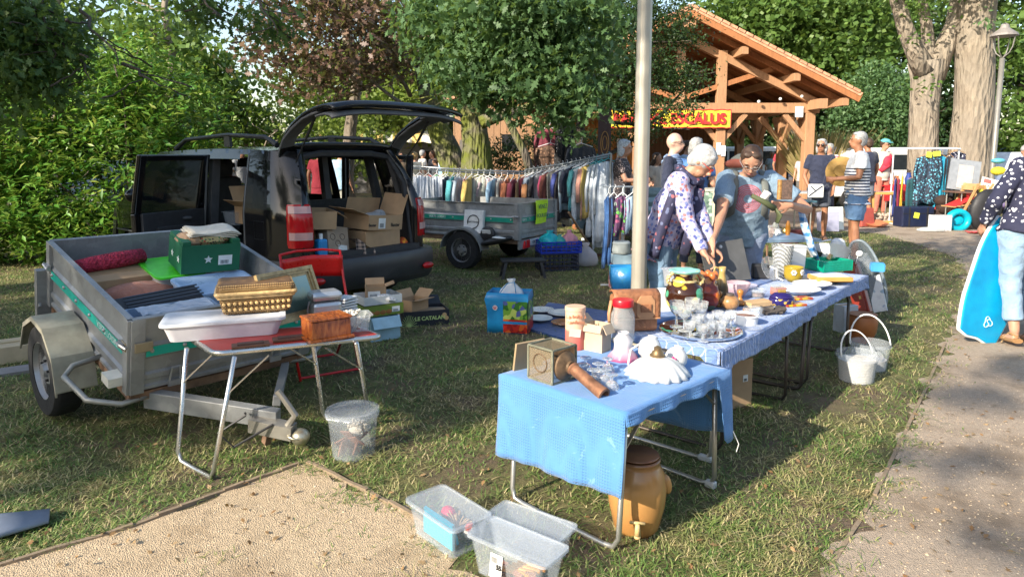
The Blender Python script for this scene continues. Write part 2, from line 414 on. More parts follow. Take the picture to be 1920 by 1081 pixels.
def pebbles():
 rng=np.random.default_rng(8); N=15000
 Y=rng.uniform(1.7,5.2,N); X=rng.uniform(-.8,.8,N)*(Y+.5); k=poly_in(X,Y,PATCH)|poly_in(X,Y,PATHR)
 X,Y=X[k],Y[k]; n=len(X); s=rng.uniform(.002,.0052,n)*(1+.8*(rng.uniform(0,1,n)>.97))
 a=rng.uniform(0,6.28,n); z=np.zeros(n)
 ax=np.stack([np.cos(a),np.sin(a),z],1)*s[:,None]; ay=np.stack([-np.sin(a),np.cos(a),z],1)*(s*rng.uniform(.6,1,n))[:,None]
 az=np.stack([z,z,z+1],1)*(s*.6)[:,None]
 t=[(1,0,0),(.4,.9,0),(-.7,.7,0),(-1,-.2,0),(-.3,-.95,0),(.7,-.7,0),(.55,.1,.9),(-.3,.5,.9),(-.3,-.5,.8)]
 f=[(0,1,6),(1,2,7,6),(2,3,7),(3,8,7),(3,4,8),(4,5,8),(5,6,8),(5,0,6),(6,7,8)]
 m=NT('pebble_stone'); g=m.n('ShaderNodeNewGeometry')
 mm=m.fin(m.ramp(g.outputs['Random Per Island'],[(0,(.16,.12,.09)),(.4,(.38,.28,.18)),(.8,(.50,.39,.27)),(1,(.52,.44,.34))]),.9)
 scatter_mesh('gravel',t,f,np.stack([X,Y,z+.004],1),ax,ay,az,mm,kind='stuff',label='fine loose stones on the gravel')
pebbles()
def litter():
 rng=np.random.default_rng(18); N=1500
 Y=rng.uniform(2.2,9,N); X=rng.uniform(-.8,.8,N)*Y; ax,ay,az=rand_axes(rng,N,.03,1.6)
 m=leafmat('dry_leaves',[(.20,.10,.04),(.30,.18,.08),(.40,.28,.15),(.12,.07,.03)],.1,.7)
 scatter_mesh('fallen_leaves',OAK[0],OAK[1],np.stack([X,Y,np.full(N,.012)],1),ax,ay,az,m,kind='stuff',label='dry fallen leaves scattered over the ground')
litter()
#  trees
BK_GREY=bark('grey_bark',(.13,.105,.08),(.36,.30,.23),5)
BK_OAK=bark('mossy_oak_bark',(.06,.05,.04),(.22,.19,.15),7,(.13,.15,.02))
BK_DARK=bark('dark_bark',(.035,.028,.02),(.11,.085,.06),8)
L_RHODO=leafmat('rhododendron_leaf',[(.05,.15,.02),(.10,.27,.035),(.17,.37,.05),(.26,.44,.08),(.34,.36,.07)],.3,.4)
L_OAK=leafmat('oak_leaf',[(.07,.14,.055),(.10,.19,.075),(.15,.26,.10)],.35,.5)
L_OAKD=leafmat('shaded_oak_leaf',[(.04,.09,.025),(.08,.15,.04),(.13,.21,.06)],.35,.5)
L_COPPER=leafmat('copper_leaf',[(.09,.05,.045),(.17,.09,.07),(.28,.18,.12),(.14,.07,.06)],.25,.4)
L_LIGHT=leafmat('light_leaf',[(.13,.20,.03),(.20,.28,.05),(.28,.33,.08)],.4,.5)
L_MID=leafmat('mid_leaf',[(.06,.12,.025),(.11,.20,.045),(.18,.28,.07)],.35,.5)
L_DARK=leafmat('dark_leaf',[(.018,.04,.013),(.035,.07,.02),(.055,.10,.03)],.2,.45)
def tree(name,lab,cat,base,top,r0,r1,blobs,n,size,leaf,bk,seed,group=None,nb=5,blen=1.5,start=.4,tm=LEAF,cs=.3,clump=26,wob=.12,up=.4,down=0,shell=.5):
 t=thing(name,lab,cat,(base[0],base[1],0),0,group); mb=MB(world=True)
 limbs(mb,base,top,r0,r1,random.Random(seed),nb,blen,wob,start); mb.build('trunk',bk,t,smooth=True)
 b=[(x-base[0],y-base[1],z,rx,ry,rz)for x,y,z,rx,ry,rz in blobs]
 crown('crown',b,n,size,leaf,t,seed,tm,clump,cs,up,down,shell); return t
def pb(x,y,Y,rx,rz,ry=None):
 p=Z(x,y,Y); return(p.x,p.y,p.z,rx,ry or rx,rz)
def shrub(lab,base,blobs,n,seed,leaf=L_RHODO,size=.135,tm=LONG,name='rhododendron_bush',clump=14,cs=.10,group='rhododendrons on the left'):
 t=thing(name,lab,'shrub',(base[0],base[1],0),0,group); mb=MB(world=True); rng=random.Random(seed)
 for i in range(7):
  b=rng.choice(blobs); limbs(mb,(base[0]+rng.uniform(-.5,.5),base[1]+rng.uniform(-.3,.3),0),(b[0]+rng.uniform(-.4,.4),b[1]-rng.uniform(0,.5),b[2]+rng.uniform(-.2,.5)),.035,.012,rng,3,.7,.2,.3,1)
 mb.build('stem',BK_DARK,t,smooth=True)
 b=[(x-base[0],y-base[1],z,rx,ry,rz)for x,y,z,rx,ry,rz in blobs]
 crown('foliage',b,n,size,leaf,t,seed,tm,clump,cs,.9,-.25,.62); return t
shrub('big sunlit rhododendron bush nearest the near trailer and car',(-5.6,10.4),[(-5.6,10.3,1.2,1.2,.9,1.2),(-6.4,10.6,2.1,1.1,.9,.9),(-5.2,10.6,2.2,.9,.8,.75),(-6.0,10.3,2.55,.6,.6,.55),(-4.9,10.2,.9,.6,.6,.8),(-5.35,10.4,2.9,.45,.4,.35),(-6.7,9.8,.9,.9,.6,.9),(-6.0,9.6,.5,.8,.5,.5)],19000,3)
shrub('wide rhododendron bush at the left edge of the photo',(-7.9,9.9),[(-7.9,9.9,1.0,1.3,.8,1.1),(-7.3,9.6,.6,1.1,.7,.6),(-8.0,10.3,2.1,1.2,.9,.9),(-7.2,10.0,1.7,.9,.7,.8)],14000,4)
tree('broadleaf_tree','tall leafy green tree behind the rhododendrons at left','tree',(-13,20,0),(-12.5,20,9),.35,.08,[(-13,20,5,3.6,2.5,3.6),(-10,19,4.0,2.1,2,1.9),(-15.5,20,8.2,3,2.5,2),(-15.5,19,2.5,3,2,2.5)],9000,.2,L_MID,BK_GREY,11,tm=QUAD,cs=.45,blen=3)
tree('broadleaf_tree','dark leafy tree between the rhododendrons and the copper leaved tree','tree',(-8.3,17,0),(-8.1,17,6),.2,.05,[(-8.4,17,3.2,1.5,1.2,2.0),(-7.2,17,2.7,.9,1,1.3)],6000,.16,L_MID,BK_GREY,12,tm=QUAD,cs=.3)
tree('pale_shrub','pale green shrub seen over the roof of the black car','shrub',(-6.6,17.5,0),(-6.6,17.5,2.6),.1,.04,[(-6.8,17.5,2.0,1.3,1,.95),(-5.4,17.8,1.7,1.2,1,.9),(-4.3,18,1.8,1.0,1,1.0)],6500,.12,L_LIGHT,BK_GREY,13,tm=QUAD,cs=.22)
t=tree('copper_leaved_tree','copper leaved tree with bare pale branches above the car tailgate','tree',(-3.6,15.5,0),(-3.3,15,6.2),.17,.06,[pb(640,60,13,1.5,.9),pb(540,110,13,.8,.55),pb(700,20,14,1.2,.8),pb(590,10,13,1.0,.6),pb(490,50,13,.4,.3),pb(730,110,14,.5,.6),pb(610,165,13,.6,.3),pb(450,100,13,.5,.2)],7200,.14,L_COPPER,BK_GREY,21,tm=OAK,cs=.22,clump=18,blen=2.4)
mb=MB(world=True); rng=random.Random(6)
for a,b in(((780,215),(640,110)),((640,110),(560,70)),((720,120),(590,150)),((720,150),(620,190)),((770,180),(700,60)),((700,80),(560,105))):
 limbs(mb,Z(a[0],a[1],14.2),Z(b[0],b[1],13.2),.05,.015,rng,4,.8,.1,.2,1)
mb.build('branch',BK_GREY,t,smooth=True)
tree('broadleaf_tree','sunny yellow green tree behind the raised tailgate','tree',(-5,27,0),(-5,27,8),.25,.07,[pb(640,165,25,2.6,1.3),pb(740,150,25,2,1.8),pb(820,160,26,1.6,2.2),pb(700,210,24,2.2,.8),pb(760,220,24,1.5,.8),pb(850,60,26,2,2.5)],14000,.2,L_LIGHT,BK_GREY,22,tm=QUAD,cs=.4,blen=2.5)
t=thing('mossy_oak','mossy two stemmed oak whose leafy boughs hang over the clothes rails','tree',(-1.0,13.6,0)); mb=MB(world=True); rng=random.Random(9)
def Zs(l,Y):return[Z(x,y,Y)for x,y in l]
mb.tube(Zs([(897,400),(895,330),(893,270),(886,220),(872,160),(850,90),(835,0)],13.6),[.42,.34,.27,.24,.2,.17,.14],14)
mb.tube(Zs([(893,215),(910,150),(940,80),(960,0)],13.5),[.2,.15,.12,.1],10)
mb.tube(Zs([(900,230),(940,215),(985,205),(1020,185),(1060,160),(1090,120)],13.2),[.13,.11,.09,.08,.06,.03],8)
mb.tube(Zs([(872,400),(862,340),(838,280),(812,220),(800,170),(786,110),(772,30)],14.2),[.34,.27,.26,.2,.17,.13,.1],12)
mb.tube(Zs([(1000,340),(985,290),(960,240),(940,205)],13.0),[.09,.08,.07,.05],7)
for a,b in(((900,90),(1010,130)),((870,130),(830,190)),((940,60),(1060,60)),((930,110),(960,190)),((1040,100),(1120,150)),((850,60),(1000,20))):
 limbs(mb,Z(a[0],a[1],12),Z(b[0],b[1],10.5),.05,.012,rng,4,.9,.15,.2,1,-.3)
mb.build('trunk',BK_OAK,t,smooth=True)
obs=[pb(840,40,10.5,.75,.6),pb(930,60,10,.9,.75),pb(1030,70,9.6,.85,.75),pb(900,130,10,.75,.5),pb(990,150,9.6,.7,.45),pb(1080,140,9.4,.55,.45),pb(1110,60,10,.45,.6),pb(860,100,10.5,.5,.6),pb(940,190,10,.35,.22),pb(1050,200,9.6,.25,.25),pb(880,185,10,.3,.2),pb(1000,10,9.5,1.2,.5),pb(1125,178,9.4,.12,.12),pb(800,10,10.5,.5,.4),pb(1035,222,9.6,.22,.14),pb(1075,205,9.5,.28,.16),pb(965,215,9.9,.2,.12),pb(1110,200,9.4,.18,.12),pb(1060,245,9.6,.10,.08),pb(820,130,10.6,.3,.3)]
crown('crown',[(x+1.0,y-13.6,z,a,b,c)for x,y,z,a,b,c in obs],15000,.125,L_OAK,t,31,OAK,12,.13,.25,.55,.25)
t=thing('oak_tree','near oak outside the frame whose dark boughs hang in at top left','tree',(-8.5,5.5,0)); mb=MB(world=True)
mb.tube([V(-8.5,5.5,0),V(-8.4,5.6,2.5),V(-7.8,6.2,4.6),V(-6.6,7.2,5.2),V(-4.6,8.0,4.6)],[.4,.33,.25,.14,.05],12)
for a,b in(((90,-60),(95,130)),((60,-20),(70,80)),((150,20),(230,120)),((230,120),(300,160)),((100,60),(170,150)),((330,-40),(420,40)),((460,-50),(520,60))):
 limbs(mb,Z(a[0],a[1],7.4),Z(b[0],b[1],7),.022,.006,rng,4,.5,.2,.1,1,-.4)
mb.build('trunk',BK_DARK,t,smooth=True)
obs=[pb(50,40,7.4,.6,.4),pb(110,90,7.2,.35,.3),pb(50,150,7,.35,.3),pb(120,190,7.2,.14,.12),pb(400,10,7.6,.4,.18),pb(500,40,7.6,.28,.22),pb(455,90,7.4,.16,.08),pb(-60,80,7,.6,.9)]
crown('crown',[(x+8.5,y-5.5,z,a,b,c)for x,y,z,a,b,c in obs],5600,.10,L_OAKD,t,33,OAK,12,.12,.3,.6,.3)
t=thing('holm_oak','dark small leaved tree reaching in front of the yellow banner','tree',(1.6,13.8,0)); mb=MB(world=True)
mb.tube(Zs([(1086,400),(1090,320),(1088,240),(1095,170),(1120,90),(1150,0)],13.8),[.11,.1,.09,.08,.07,.05],8)
mb.tube(Zs([(1060,345),(1110,300),(1150,285),(1185,262),(1240,215),(1290,160)],13.4),[.05,.05,.045,.04,.03,.015],7)
mb.tube(Zs([(1035,360),(1045,300),(1060,240),(1070,200)],14),[.06,.05,.05,.03],7)
for a,b in(((1120,120),(1230,170)),((1100,180),(1200,215)),((1130,80),(1260,80)),((1230,160),(1320,130)),((1150,230),(1290,245))):
 limbs(mb,Z(a[0],a[1],13.6),Z(b[0],b[1],12.8),.04,.01,rng,5,.7,.2,.1,1,0)
mb.build('trunk',BK_DARK,t,smooth=True)
obs=[pb(1170,30,13.2,.8,.6),pb(1250,50,13,.55,.5),pb(1150,110,13,.8,.5),pb(1240,130,13,.55,.3),pb(1300,150,12.8,.28,.28),pb(1160,190,13,.45,.3),pb(1220,215,12.9,.5,.2),pb(1280,200,12.8,.3,.22),pb(1130,255,13.2,.4,.15),pb(1290,75,13,.35,.15),pb(1090,300,14,.35,.2),pb(1010,320,14.4,.3,.6),pb(965,330,14.4,.3,.5),pb(1190,248,13,.5,.12),pb(1200,170,12.9,.4,.35),pb(1270,150,12.9,.35,.3),pb(1150,160,13.1,.5,.4),pb(940,290,14.3,.4,.35),pb(1000,265,14.2,.45,.2),pb(1060,250,14,.4,.2),pb(1110,270,13.6,.35,.15)]
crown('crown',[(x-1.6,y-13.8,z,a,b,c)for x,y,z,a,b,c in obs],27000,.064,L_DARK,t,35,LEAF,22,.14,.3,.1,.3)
tree('broadleaf_tree','big mid green tree rising behind the pavilion roof','tree',(14.5,36,0),(14.5,36,13),.5,.15,[pb(1450,60,34,3,2),pb(1560,90,33,2.2,2.4),pb(1620,40,34,2.6,1.8),pb(1500,20,34,3.5,1.4),pb(1400,20,34,2.5,1.2),pb(1590,150,33,1.2,1)],17000,.27,L_MID,BK_DARK,41,tm=QUAD,cs=.5,blen=4)
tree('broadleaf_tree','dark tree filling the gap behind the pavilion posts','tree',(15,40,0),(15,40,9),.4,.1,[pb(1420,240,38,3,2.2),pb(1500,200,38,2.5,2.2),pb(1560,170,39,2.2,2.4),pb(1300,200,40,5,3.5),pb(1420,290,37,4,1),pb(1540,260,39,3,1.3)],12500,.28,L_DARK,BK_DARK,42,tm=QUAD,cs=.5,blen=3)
tree('chestnut_shrub','light green leafy shrub between the pavilion and forked plane tree','shrub',(15.6,27,0),(15.6,27,4),.12,.05,[pb(1640,180,26,1.3,.9),pb(1690,210,25.6,1.0,1.1),pb(1600,215,26,.9,.8),pb(1670,250,25.6,1.6,.8),pb(1655,140,26,.7,.5)],9000,.17,L_LIGHT if False else L_OAK,BK_DARK,43,tm=LEAF,cs=.28)
for i,(x,Y,lab)in enumerate(((1700,44,'tall dark tree behind the forked plane tree'),(1800,42,'tall dark tree between the two plane trunks'),(1900,38,'tall dark tree behind the right lamp post'),(1990,34,'tall dark tree at the right edge'),(1600,46,'tall dark tree beyond the pavilion eave'),(1470,50,'tall dark tree far behind the pavilion ridge'))):
 X=(x-960)/1300*Y
 tree('woodland_tree',lab,'tree',(X,Y,0),(X+.5,Y,14),.4,.15,[(X+math.sin(k*2.4+i)*3.2,Y+math.cos(k*1.7)*2,1.5+k*1.75,2.5,2,1.5)for k in range(8)],9000,.3,L_DARK if i%3 else L_MID,BK_DARK,50+i,'woodland trees at right',tm=QUAD,cs=.55,blen=3.5)
for i,(x,Y,lab)in enumerate(((-40,30,'distant tree at the far left edge'),(200,34,'distant tree far behind the left bushes'),(520,42,'distant tree low behind the car roof'),(900,44,'distant tree behind the mossy oak'),(1100,46,'distant tree behind the left pavilion roof'),(1290,48,'distant tree behind the pavilion ridge'))):
 X=(x-960)/1300*Y; hh=(2,3,1,5,5,5)[i]
 tree('woodland_tree',lab,'tree',(X,Y,0),(X,Y,3+hh),.35,.1,[(X+math.sin(k*2.1+i)*3.6,Y+math.cos(k*1.7)*2,1.2+k*1.45,3.2,2,1.4)for k in range(hh+1)],1500*(hh+1),.33,(L_MID,L_LIGHT,L_MID,L_OAK,L_DARK,L_DARK)[i],BK_DARK,70+i,'distant trees closing the view',tm=QUAD,cs=.6,blen=3)
t=thing('plane_tree','forked plane tree with pale patchy bark behind the striped shirt stall','tree',(10.9,18.2,0)); mb=MB(world=True)
mb.tube(Zs([(1730,395),(1730,330),(1731,260),(1733,200),(1737,150),(1736,115)],18.2),[.42,.37,.35,.34,.36,.42],16)
mb.tube(Zs([(1735,135),(1715,95),(1698,55),(1682,0),(1672,-80)],18.1),[.30,.22,.19,.17,.15],12)
mb.tube(Zs([(1742,140),(1742,100),(1738,50),(1728,0),(1715,-60)],18.3),[.26,.17,.14,.12,.1],10)
mb.tube(Zs([(1748,145),(1768,95),(1790,45),(1798,-10),(1800,-80)],18.2),[.30,.25,.21,.18,.16],12)
mb.build('trunk',BK_GREY,t,smooth=True)
crown('crown',[(x-10.9,y-18.2,z,a,b,c)for x,y,z,a,b,c in[pb(1750,20,17.6,.5,.35),pb(1735,62,17.5,.25,.3),pb(1745,165,17.4,.45,.14),pb(1790,-30,17.5,1.2,.4),pb(1660,-20,17.5,1.0,.5),pb(1640,-90,18,2,1.2),pb(1770,-150,18,2,1.2)]],5200,.13,L_MID,t,61,LEAF,16,.2)
t=thing('plane_tree','thick straight plane trunk with flaking pale bark beside the right lamp post','tree',(12.1,18.0,0)); mb=MB(world=True)
mb.tube(Zs([(1812,405),(1814,330),(1819,270),(1826,200),(1828,130),(1826,60),(1830,0),(1832,-90)],18.0),[.60,.52,.47,.45,.44,.45,.46,.42],18)
mb.build('trunk',BK_GREY,t,smooth=True)
crown('crown',[(x-12.1,y-18.0,z,a,b,c)for x,y,z,a,b,c in[pb(1885,40,17,.5,.45),pb(1900,80,17,.3,.25),pb(1860,55,17,.2,.15),pb(1880,-60,17.2,1.6,.5),pb(1800,-120,18,2.2,1.2)]],4200,.15,L_OAK,t,62,LEAF,16,.22)
t=thing('pampas_grass','dry straw coloured pampas clump beside the pavilion corner post','plant',(9.6,21.5,0)); rg=np.random.default_rng(4); n=900
a=rg.uniform(0,6.28,n); r=rg.uniform(0,.6,n); pos=np.stack([r*np.cos(a)*.7,r*np.sin(a)*.4,np.zeros(n)],1); hh=rg.uniform(1.2,2.6,n)
ay=np.stack([np.cos(a)*r*.8,np.sin(a)*r*.5,np.ones(n)],1)*hh[:,None]; ax=np.stack([np.ones(n),np.zeros(n),np.zeros(n)],1)*.018; az=np.stack([np.cos(a),np.sin(a),-.5*np.ones(n)],1)*.25
scatter_mesh('foliage',[(-1,0,0),(1,0,0),(1.6,.6,0.1),(-1.6,.6,.1),(0,1,1)],[(0,1,2,3),(3,2,4)],pos,ax,ay,az,leafmat('pampas',[(.30,.22,.09),(.5,.40,.2),(.2,.2,.06)],.3,.8),t)
for i,(x,y)in enumerate(((-26,-8),(-24,-20),(-15,-27),(-4,-24),(7,-26),(18,-20),(24,-8),(-30,4))):  # unseen trees added so car paint and metal reflect dark foliage, not bright sky
 tree('reflection_tree','unseen dark tree added behind the photographer for reflections, %s from the left'%('second','third','fourth','fifth','sixth','seventh','last','first')[i],'tree',(x,y,0),(x,y,5),.35,.15,[(x+2.6*math.sin(k*2.1),y+2.6*math.cos(k*2.1),1.0+.8*k,3.0,2.6,1.5)for k in range(6)],3600,.95,L_DARK,BK_DARK,90+i,'unseen trees added behind the photographer',tm=QUAD,cs=.9,clump=10,blen=2.5)
def shade_tree(lab,base,blobs,n,seed,size=.16,cs=.3):
 tree('shade_tree',lab,'tree',(base[0],base[1],0),(base[0]+.4,base[1],base[2]),.35,.12,blobs,n,size,L_MID,BK_GREY,seed,tm=QUAD,cs=cs,clump=20,shell=.15)
def casts(x,y,s,zz=0):p=V(x,y,zz)+SV*s; return p
def cb(x,y,s,rx,ry=None,rz=None):
 p=casts(x,y,s); return(p.x,p.y,p.z,rx,ry or rx,rz or rx*.45)
shade_tree('thin shade tree out of frame whose boughs dapple the right path',(-7,-12,8),[cb(2.2,3.35,17,.26,.16),cb(1.95,2.65,17,.22,.16),cb(3.0,4.3,17,.30,.22),cb(3.9,4.9,17,.45,.3),cb(2.75,3.1,17,.2,.2),cb(1.5,2.75,17,.08,.08),cb(2.4,2.5,17,.16,.12)],900,83,.10,.07)
shade_tree('low shade tree out of frame whose boughs shade the lower left lawn',(-13,-8,6),[cb(-2.3,3.75,15,.50,.22),cb(-3.0,4.0,15,.5,.3),cb(-1.5,4.1,15,.45,.3),cb(-2.2,3.2,15,.30,.12),cb(-.9,4.7,15,.5,.35),cb(.1,5.6,15,.7,.5),cb(-2.7,5.2,15,.5,.4),cb(.9,6.9,15,.7,.5),cb(-3.9,5.0,15,.5,.4),cb(-.3,4.0,15,.25,.15)],4200,84,.13,.10)
shade_tree('broad shade tree out of frame at the left rear',(-12,-3.5,7),[cb(-4.2,6.4,15,1.7),cb(-2.0,6.6,15,1.7),cb(-.2,8.4,15,1.9),cb(-1.6,10.5,15.5,1.6),cb(-3.4,4.5,14.5,.8,.5),cb(1.6,10.5,16,1.4),cb(-1.2,4.9,14.5,.8,.5),cb(-2.6,3.9,14,.55,.35)],13500,81,.17,.4)
shade_tree('slim shade tree out of frame behind the right path',(-5.5,-9,8),[cb(4.6,8.3,17,1.2,1.0),cb(7.0,11.0,18,1.9,1.0),cb(10,12.5,18,2.0,1.0),cb(9,9,18,1.6)],3600,82,.15,.28)
#  pavilion
def timber(name,c,sc=3):
 if name in MC:return MC[name]
 s=NT(name); v=s.mapv((6,6,.8)); f=s.noise(sc,5,.7,.6,v); k=s.vor(1.3,vec=s.mapv((2,2,1)))
 cc=s.ramp(f,[(.3,tuple(x*.68 for x in c)),(.7,c)]); cc=s.mix(s.ramp(k,[(.0,(1,1,1)),(.05,(0,0,0))]),cc,tuple(x*.35 for x in c))
 s.bump(f,.3,.01); MC[name]=s.fin(cc,.75); return MC[name]
def planks(name,c,per=7.0,d='X',gap=.35):
 if name in MC:return MC[name]
 s=NT(name); sep=s.n('ShaderNodeSeparateXYZ'); s.l(s.tc,sep.inputs[0]); x=s.math('MULTIPLY',sep.outputs[0 if d=='X' else 2 if d=='Z' else 1],per)
 fl=s.math('FLOOR',x); fr=s.math('FRACT',x); wn=s.n('ShaderNodeTexWhiteNoise'); wn.noise_dimensions='1D'; s.l(fl,wn.inputs['W'])
 cc=s.ramp(wn.outputs['Value'],[(0,tuple(q*.7 for q in c)),(1,c)]); f=s.noise(5,5,.7,.5,s.mapv((5,5,.7)if d=='X' else(.7,5,5)))
 cc=s.mix(.45,cc,s.ramp(f,[(.3,tuple(q*.6 for q in c)),(.7,tuple(min(1,q*1.2)for q in c))]))
 g=s.ramp(fr,[(0,(0,0,0)),(.05,(1,1,1)),(.95,(1,1,1)),(1,(0,0,0))]); cc=s.mix(g,tuple(q*.15 for q in c),cc)
 s.bump(g,.8,.02); MC[name]=s.fin(cc,.8); return MC[name]
T_OR=timber('orange_timber',(.42,.17,.065)); T_LT=timber('pale_timber',(.46,.25,.13)); T_DK=planks('roof_boards',(.40,.15,.05),6,'Y')
W_WALL=planks('brown_wall_boards',(.33,.16,.08),6.5); W_DOOR=planks('orange_door_boards',(.58,.25,.07),6)
def tiles():
 s=NT('roof_tiles'); f=s.wave(4.2,'Y',0); g=s.wave(2.6,'X',.3,'SAW'); n_=s.noise(5,4,.7)
 cc=s.ramp(n_,[(.3,(.28,.13,.08)),(.55,(.48,.25,.15)),(.75,(.56,.36,.25))]); s.bump(s.math('ADD',f,g),1,.05); return s.fin(cc,.9)
M_TILE=tiles()
pv=thing('pavilion','open timber pavilion with red tiled gable roof and yellow banner','pavilion',(4.75,20,0))
RX,RZ,EX,EZ,YF,YB=4.75,5.35,4.63,3.08,19.0,29.5
def roofpt(x,off=0):return RZ-(RZ-EZ)*abs(x-RX)/EX+off
for sgn in(-1,1):
 mb=MB(world=True); a=(RX,RZ); b=(RX+sgn*EX,EZ)
 mb.hexa([(a[0],YF,a[1]+.04),(b[0],YF,b[1]+.04),(b[0],YB,b[1]+.04),(a[0],YB,a[1]+.04),(a[0],YF,a[1]+.14),(b[0]+sgn*.08,YF,b[1]+.12),(b[0]+sgn*.08,YB,b[1]+.12),(a[0],YB,a[1]+.14)])
 n=22
 for i in range(n):
  t=(i+.5)/n; mb.box((a[0]+(b[0]-a[0])*t,YF+.12,a[1]+(b[1]-a[1])*t+.15),(EX/n*.95,.3,.07),Matrix.Rotation(math.atan2(b[1]-a[1],(b[0]-a[0]))*1+(math.pi if sgn<0 else 0),4,'Y')if False else Matrix.Rotation(sgn*math.atan((RZ-EZ)/EX),4,'Y'))
 mb.build('roof',M_TILE,pv)
 mb=MB(world=True); mb.hexa([(a[0],YF+.1,a[1]),(b[0],YF+.1,b[1]),(b[0],YB,b[1]),(a[0],YB,a[1]),(a[0],YF+.1,a[1]+.03),(b[0],YF+.1,b[1]+.03),(b[0],YB,b[1]+.03),(a[0],YB,a[1]+.03)])
 mb.build('ceiling_boards',T_DK,pv)
 mb=MB(world=True)
 mb.bar((a[0],YF+.05,a[1]-.02),(b[0]+sgn*.03,YF+.05,b[1]-.02),.22,.06,V(0,1,0)); 
 mb.build('verge_board',T_OR,pv)
 for i in range(9):
  y=YF+.75+i*1.15; m2=MB(world=True); m2.bar((a[0],y,a[1]-.08),(b[0]-sgn*.05,y,b[1]-.08),.14,.09,V(0,1,0)); m2.build('rafter',T_OR,pv)
 for k,t in enumerate((.02,.33,.64,.93)):
  x=a[0]+(b[0]-a[0])*t; z=a[1]+(b[1]-a[1])*t-.26; m2=MB(world=True)
  m2.bar((x,YF+.12,z),(x,YB-.3,z),.17,.2); m2.build('purlin',T_LT,pv)
for x,ys in((8.45,(20,21.9,24,26,28.2)),(1.05,(20,24,28.2)),(5.92,(20,28.2)),(3.6,(20,))):
 for y in ys:
  top=2.72; mb=MB(world=True); mb.box((x,y,top/2),(.27,.27,top)); mb.build('post',T_LT,pv,bevel=.015)
  for sx,sy in((1,0),(-1,0),(0,1),(0,-1)):
   if x>8 and sx>0:continue
   if y<20.5 and sy<0:continue
   mb=MB(world=True); mb.bar((x+sx*.1,y+sy*.1,1.98),(x+sx*.72,y+sy*.72,2.70),.12,.14,V(0,0,1)); mb.build('brace',T_LT,pv)
for y in(20,24,28.2):
 mb=MB(world=True); mb.box(((8.65+.85)/2,y,2.86),(7.9,.24,.28)); mb.build('tie_beam',T_LT,pv,bevel=.01)
 for sgn in(-1,1):
  mb=MB(world=True); mb.bar((RX,y,RZ-.5),(RX+sgn*3.85,y,3.02),.2,.2,V(0,1,0)); mb.build('truss_chord',T_LT,pv)
  mb=MB(world=True); mb.box((RX+sgn*1.17,y,3.72),(.26,.22,1.45)); mb.build('truss_post',T_LT,pv,bevel=.01)
  mb=MB(world=True); mb.bar((RX+sgn*.1,y,3.15),(RX+sgn*2.6,y,3.95),.14,.12,V(0,1,0)); mb.build('brace',T_OR,pv)
 mb=MB(world=True); mb.box((RX,y,4.0),(.24,.2,2.0)); mb.build('truss_post',T_LT,pv)
for x in(8.45,1.05):
 mb=MB(world=True); mb.box((x,24.2,2.93+(.0)),(.22,10.2,.26)); mb.build('wall_plate',T_LT,pv)
mb=MB(world=True); mb.box((4.75,27,1.5),(6.6,.1,3.0)); mb.build('back_wall',W_WALL,pv)
mb=MB(world=True); mb.box((2.6,24.6,1.4),(3.3,.1,2.8)); mb.build('room_wall',W_DOOR,pv)
mb=MB(world=True); mb.box((2.15,24.5,1.15),(.9,.08,2.1)); mb.tube([V(1.72,24.46,2.2),V(1.9,24.46,2.42),V(2.15,24.46,2.5),V(2.4,24.46,2.42),V(2.58,24.46,2.2)],.04,6)
mb.build('door',T_OR,pv)
mb=MB(world=True); mb.box((3.85,24.48,1.55),(.36,.06,1.1)); fr=mb.build('window',mat('painted_daylight',(.8,.85,.9),.5),pv)  # bright daylight in the window opening painted as a flat pale colour
mb=MB(world=True); mb.box((8.1,19.84,2.75),(.22,.02,.3)); nb_=mb.build('notice',mat('notice_paper',(.75,.78,.8),.6),pv)
for x,z,h in((5.86,1.72,.34),(6.0,1.66,.3)):
 mb=MB(world=True); mb.box((x,19.84,z),(.12,.02,h)); mb.build('notice',mat('notice_paper',(.75,.78,.8),.6),pv)
for x in(6.9,7.5,8.1):
 mb=MB(world=True); mb.ell((x,19.7,3.02+(x-6.9)*.12),.045); mb.build('lamp_bulb',mat('white_bulb',(.8,.8,.78),.3),pv,smooth=True)
bn=thing('banner','hand painted yellow banner with red letters hung across the pavilion','banner',(4.42,19.78,2.55))
s=NT('banner_paint'); fb=s.noise(3,3); cc=s.ramp(s.noise(14,4,.8),[(.35,(.75,.48,.02)),(.55,(.82,.70,.05)),(.75,(.70,.72,.22))]); BANM=s.fin(cc,.7)
mb=MB(); mb.grid(lambda u,v:(-1.72+3.44*u,-.02+.03*math.sin(u*9),-.24+.48*v+.01*math.sin(u*31)),40,4); mb.build('cloth',BANM,bn,thick=.01)
mb=MB()
for z in(-.245,.25):mb.tube([V(-1.74+i*.116,-.03+.03*math.sin(i/30*9),z+.012*math.sin(i*2.1))for i in range(31)],.016,5)
for x in(-1.73,1.73):mb.tube([V(x,-.03,-.25),V(x,-.03,.25)],.014,5)
mb.build('border',mat('banner_red',(.62,.03,.03),.6),bn)
textobj('BAR DEL ESCALUS',.40,mat('banner_red',(.62,.03,.03),.6),bn,TR(0,-.055,-.01,90),'lettering',.004,bold=.018,sx=.98)
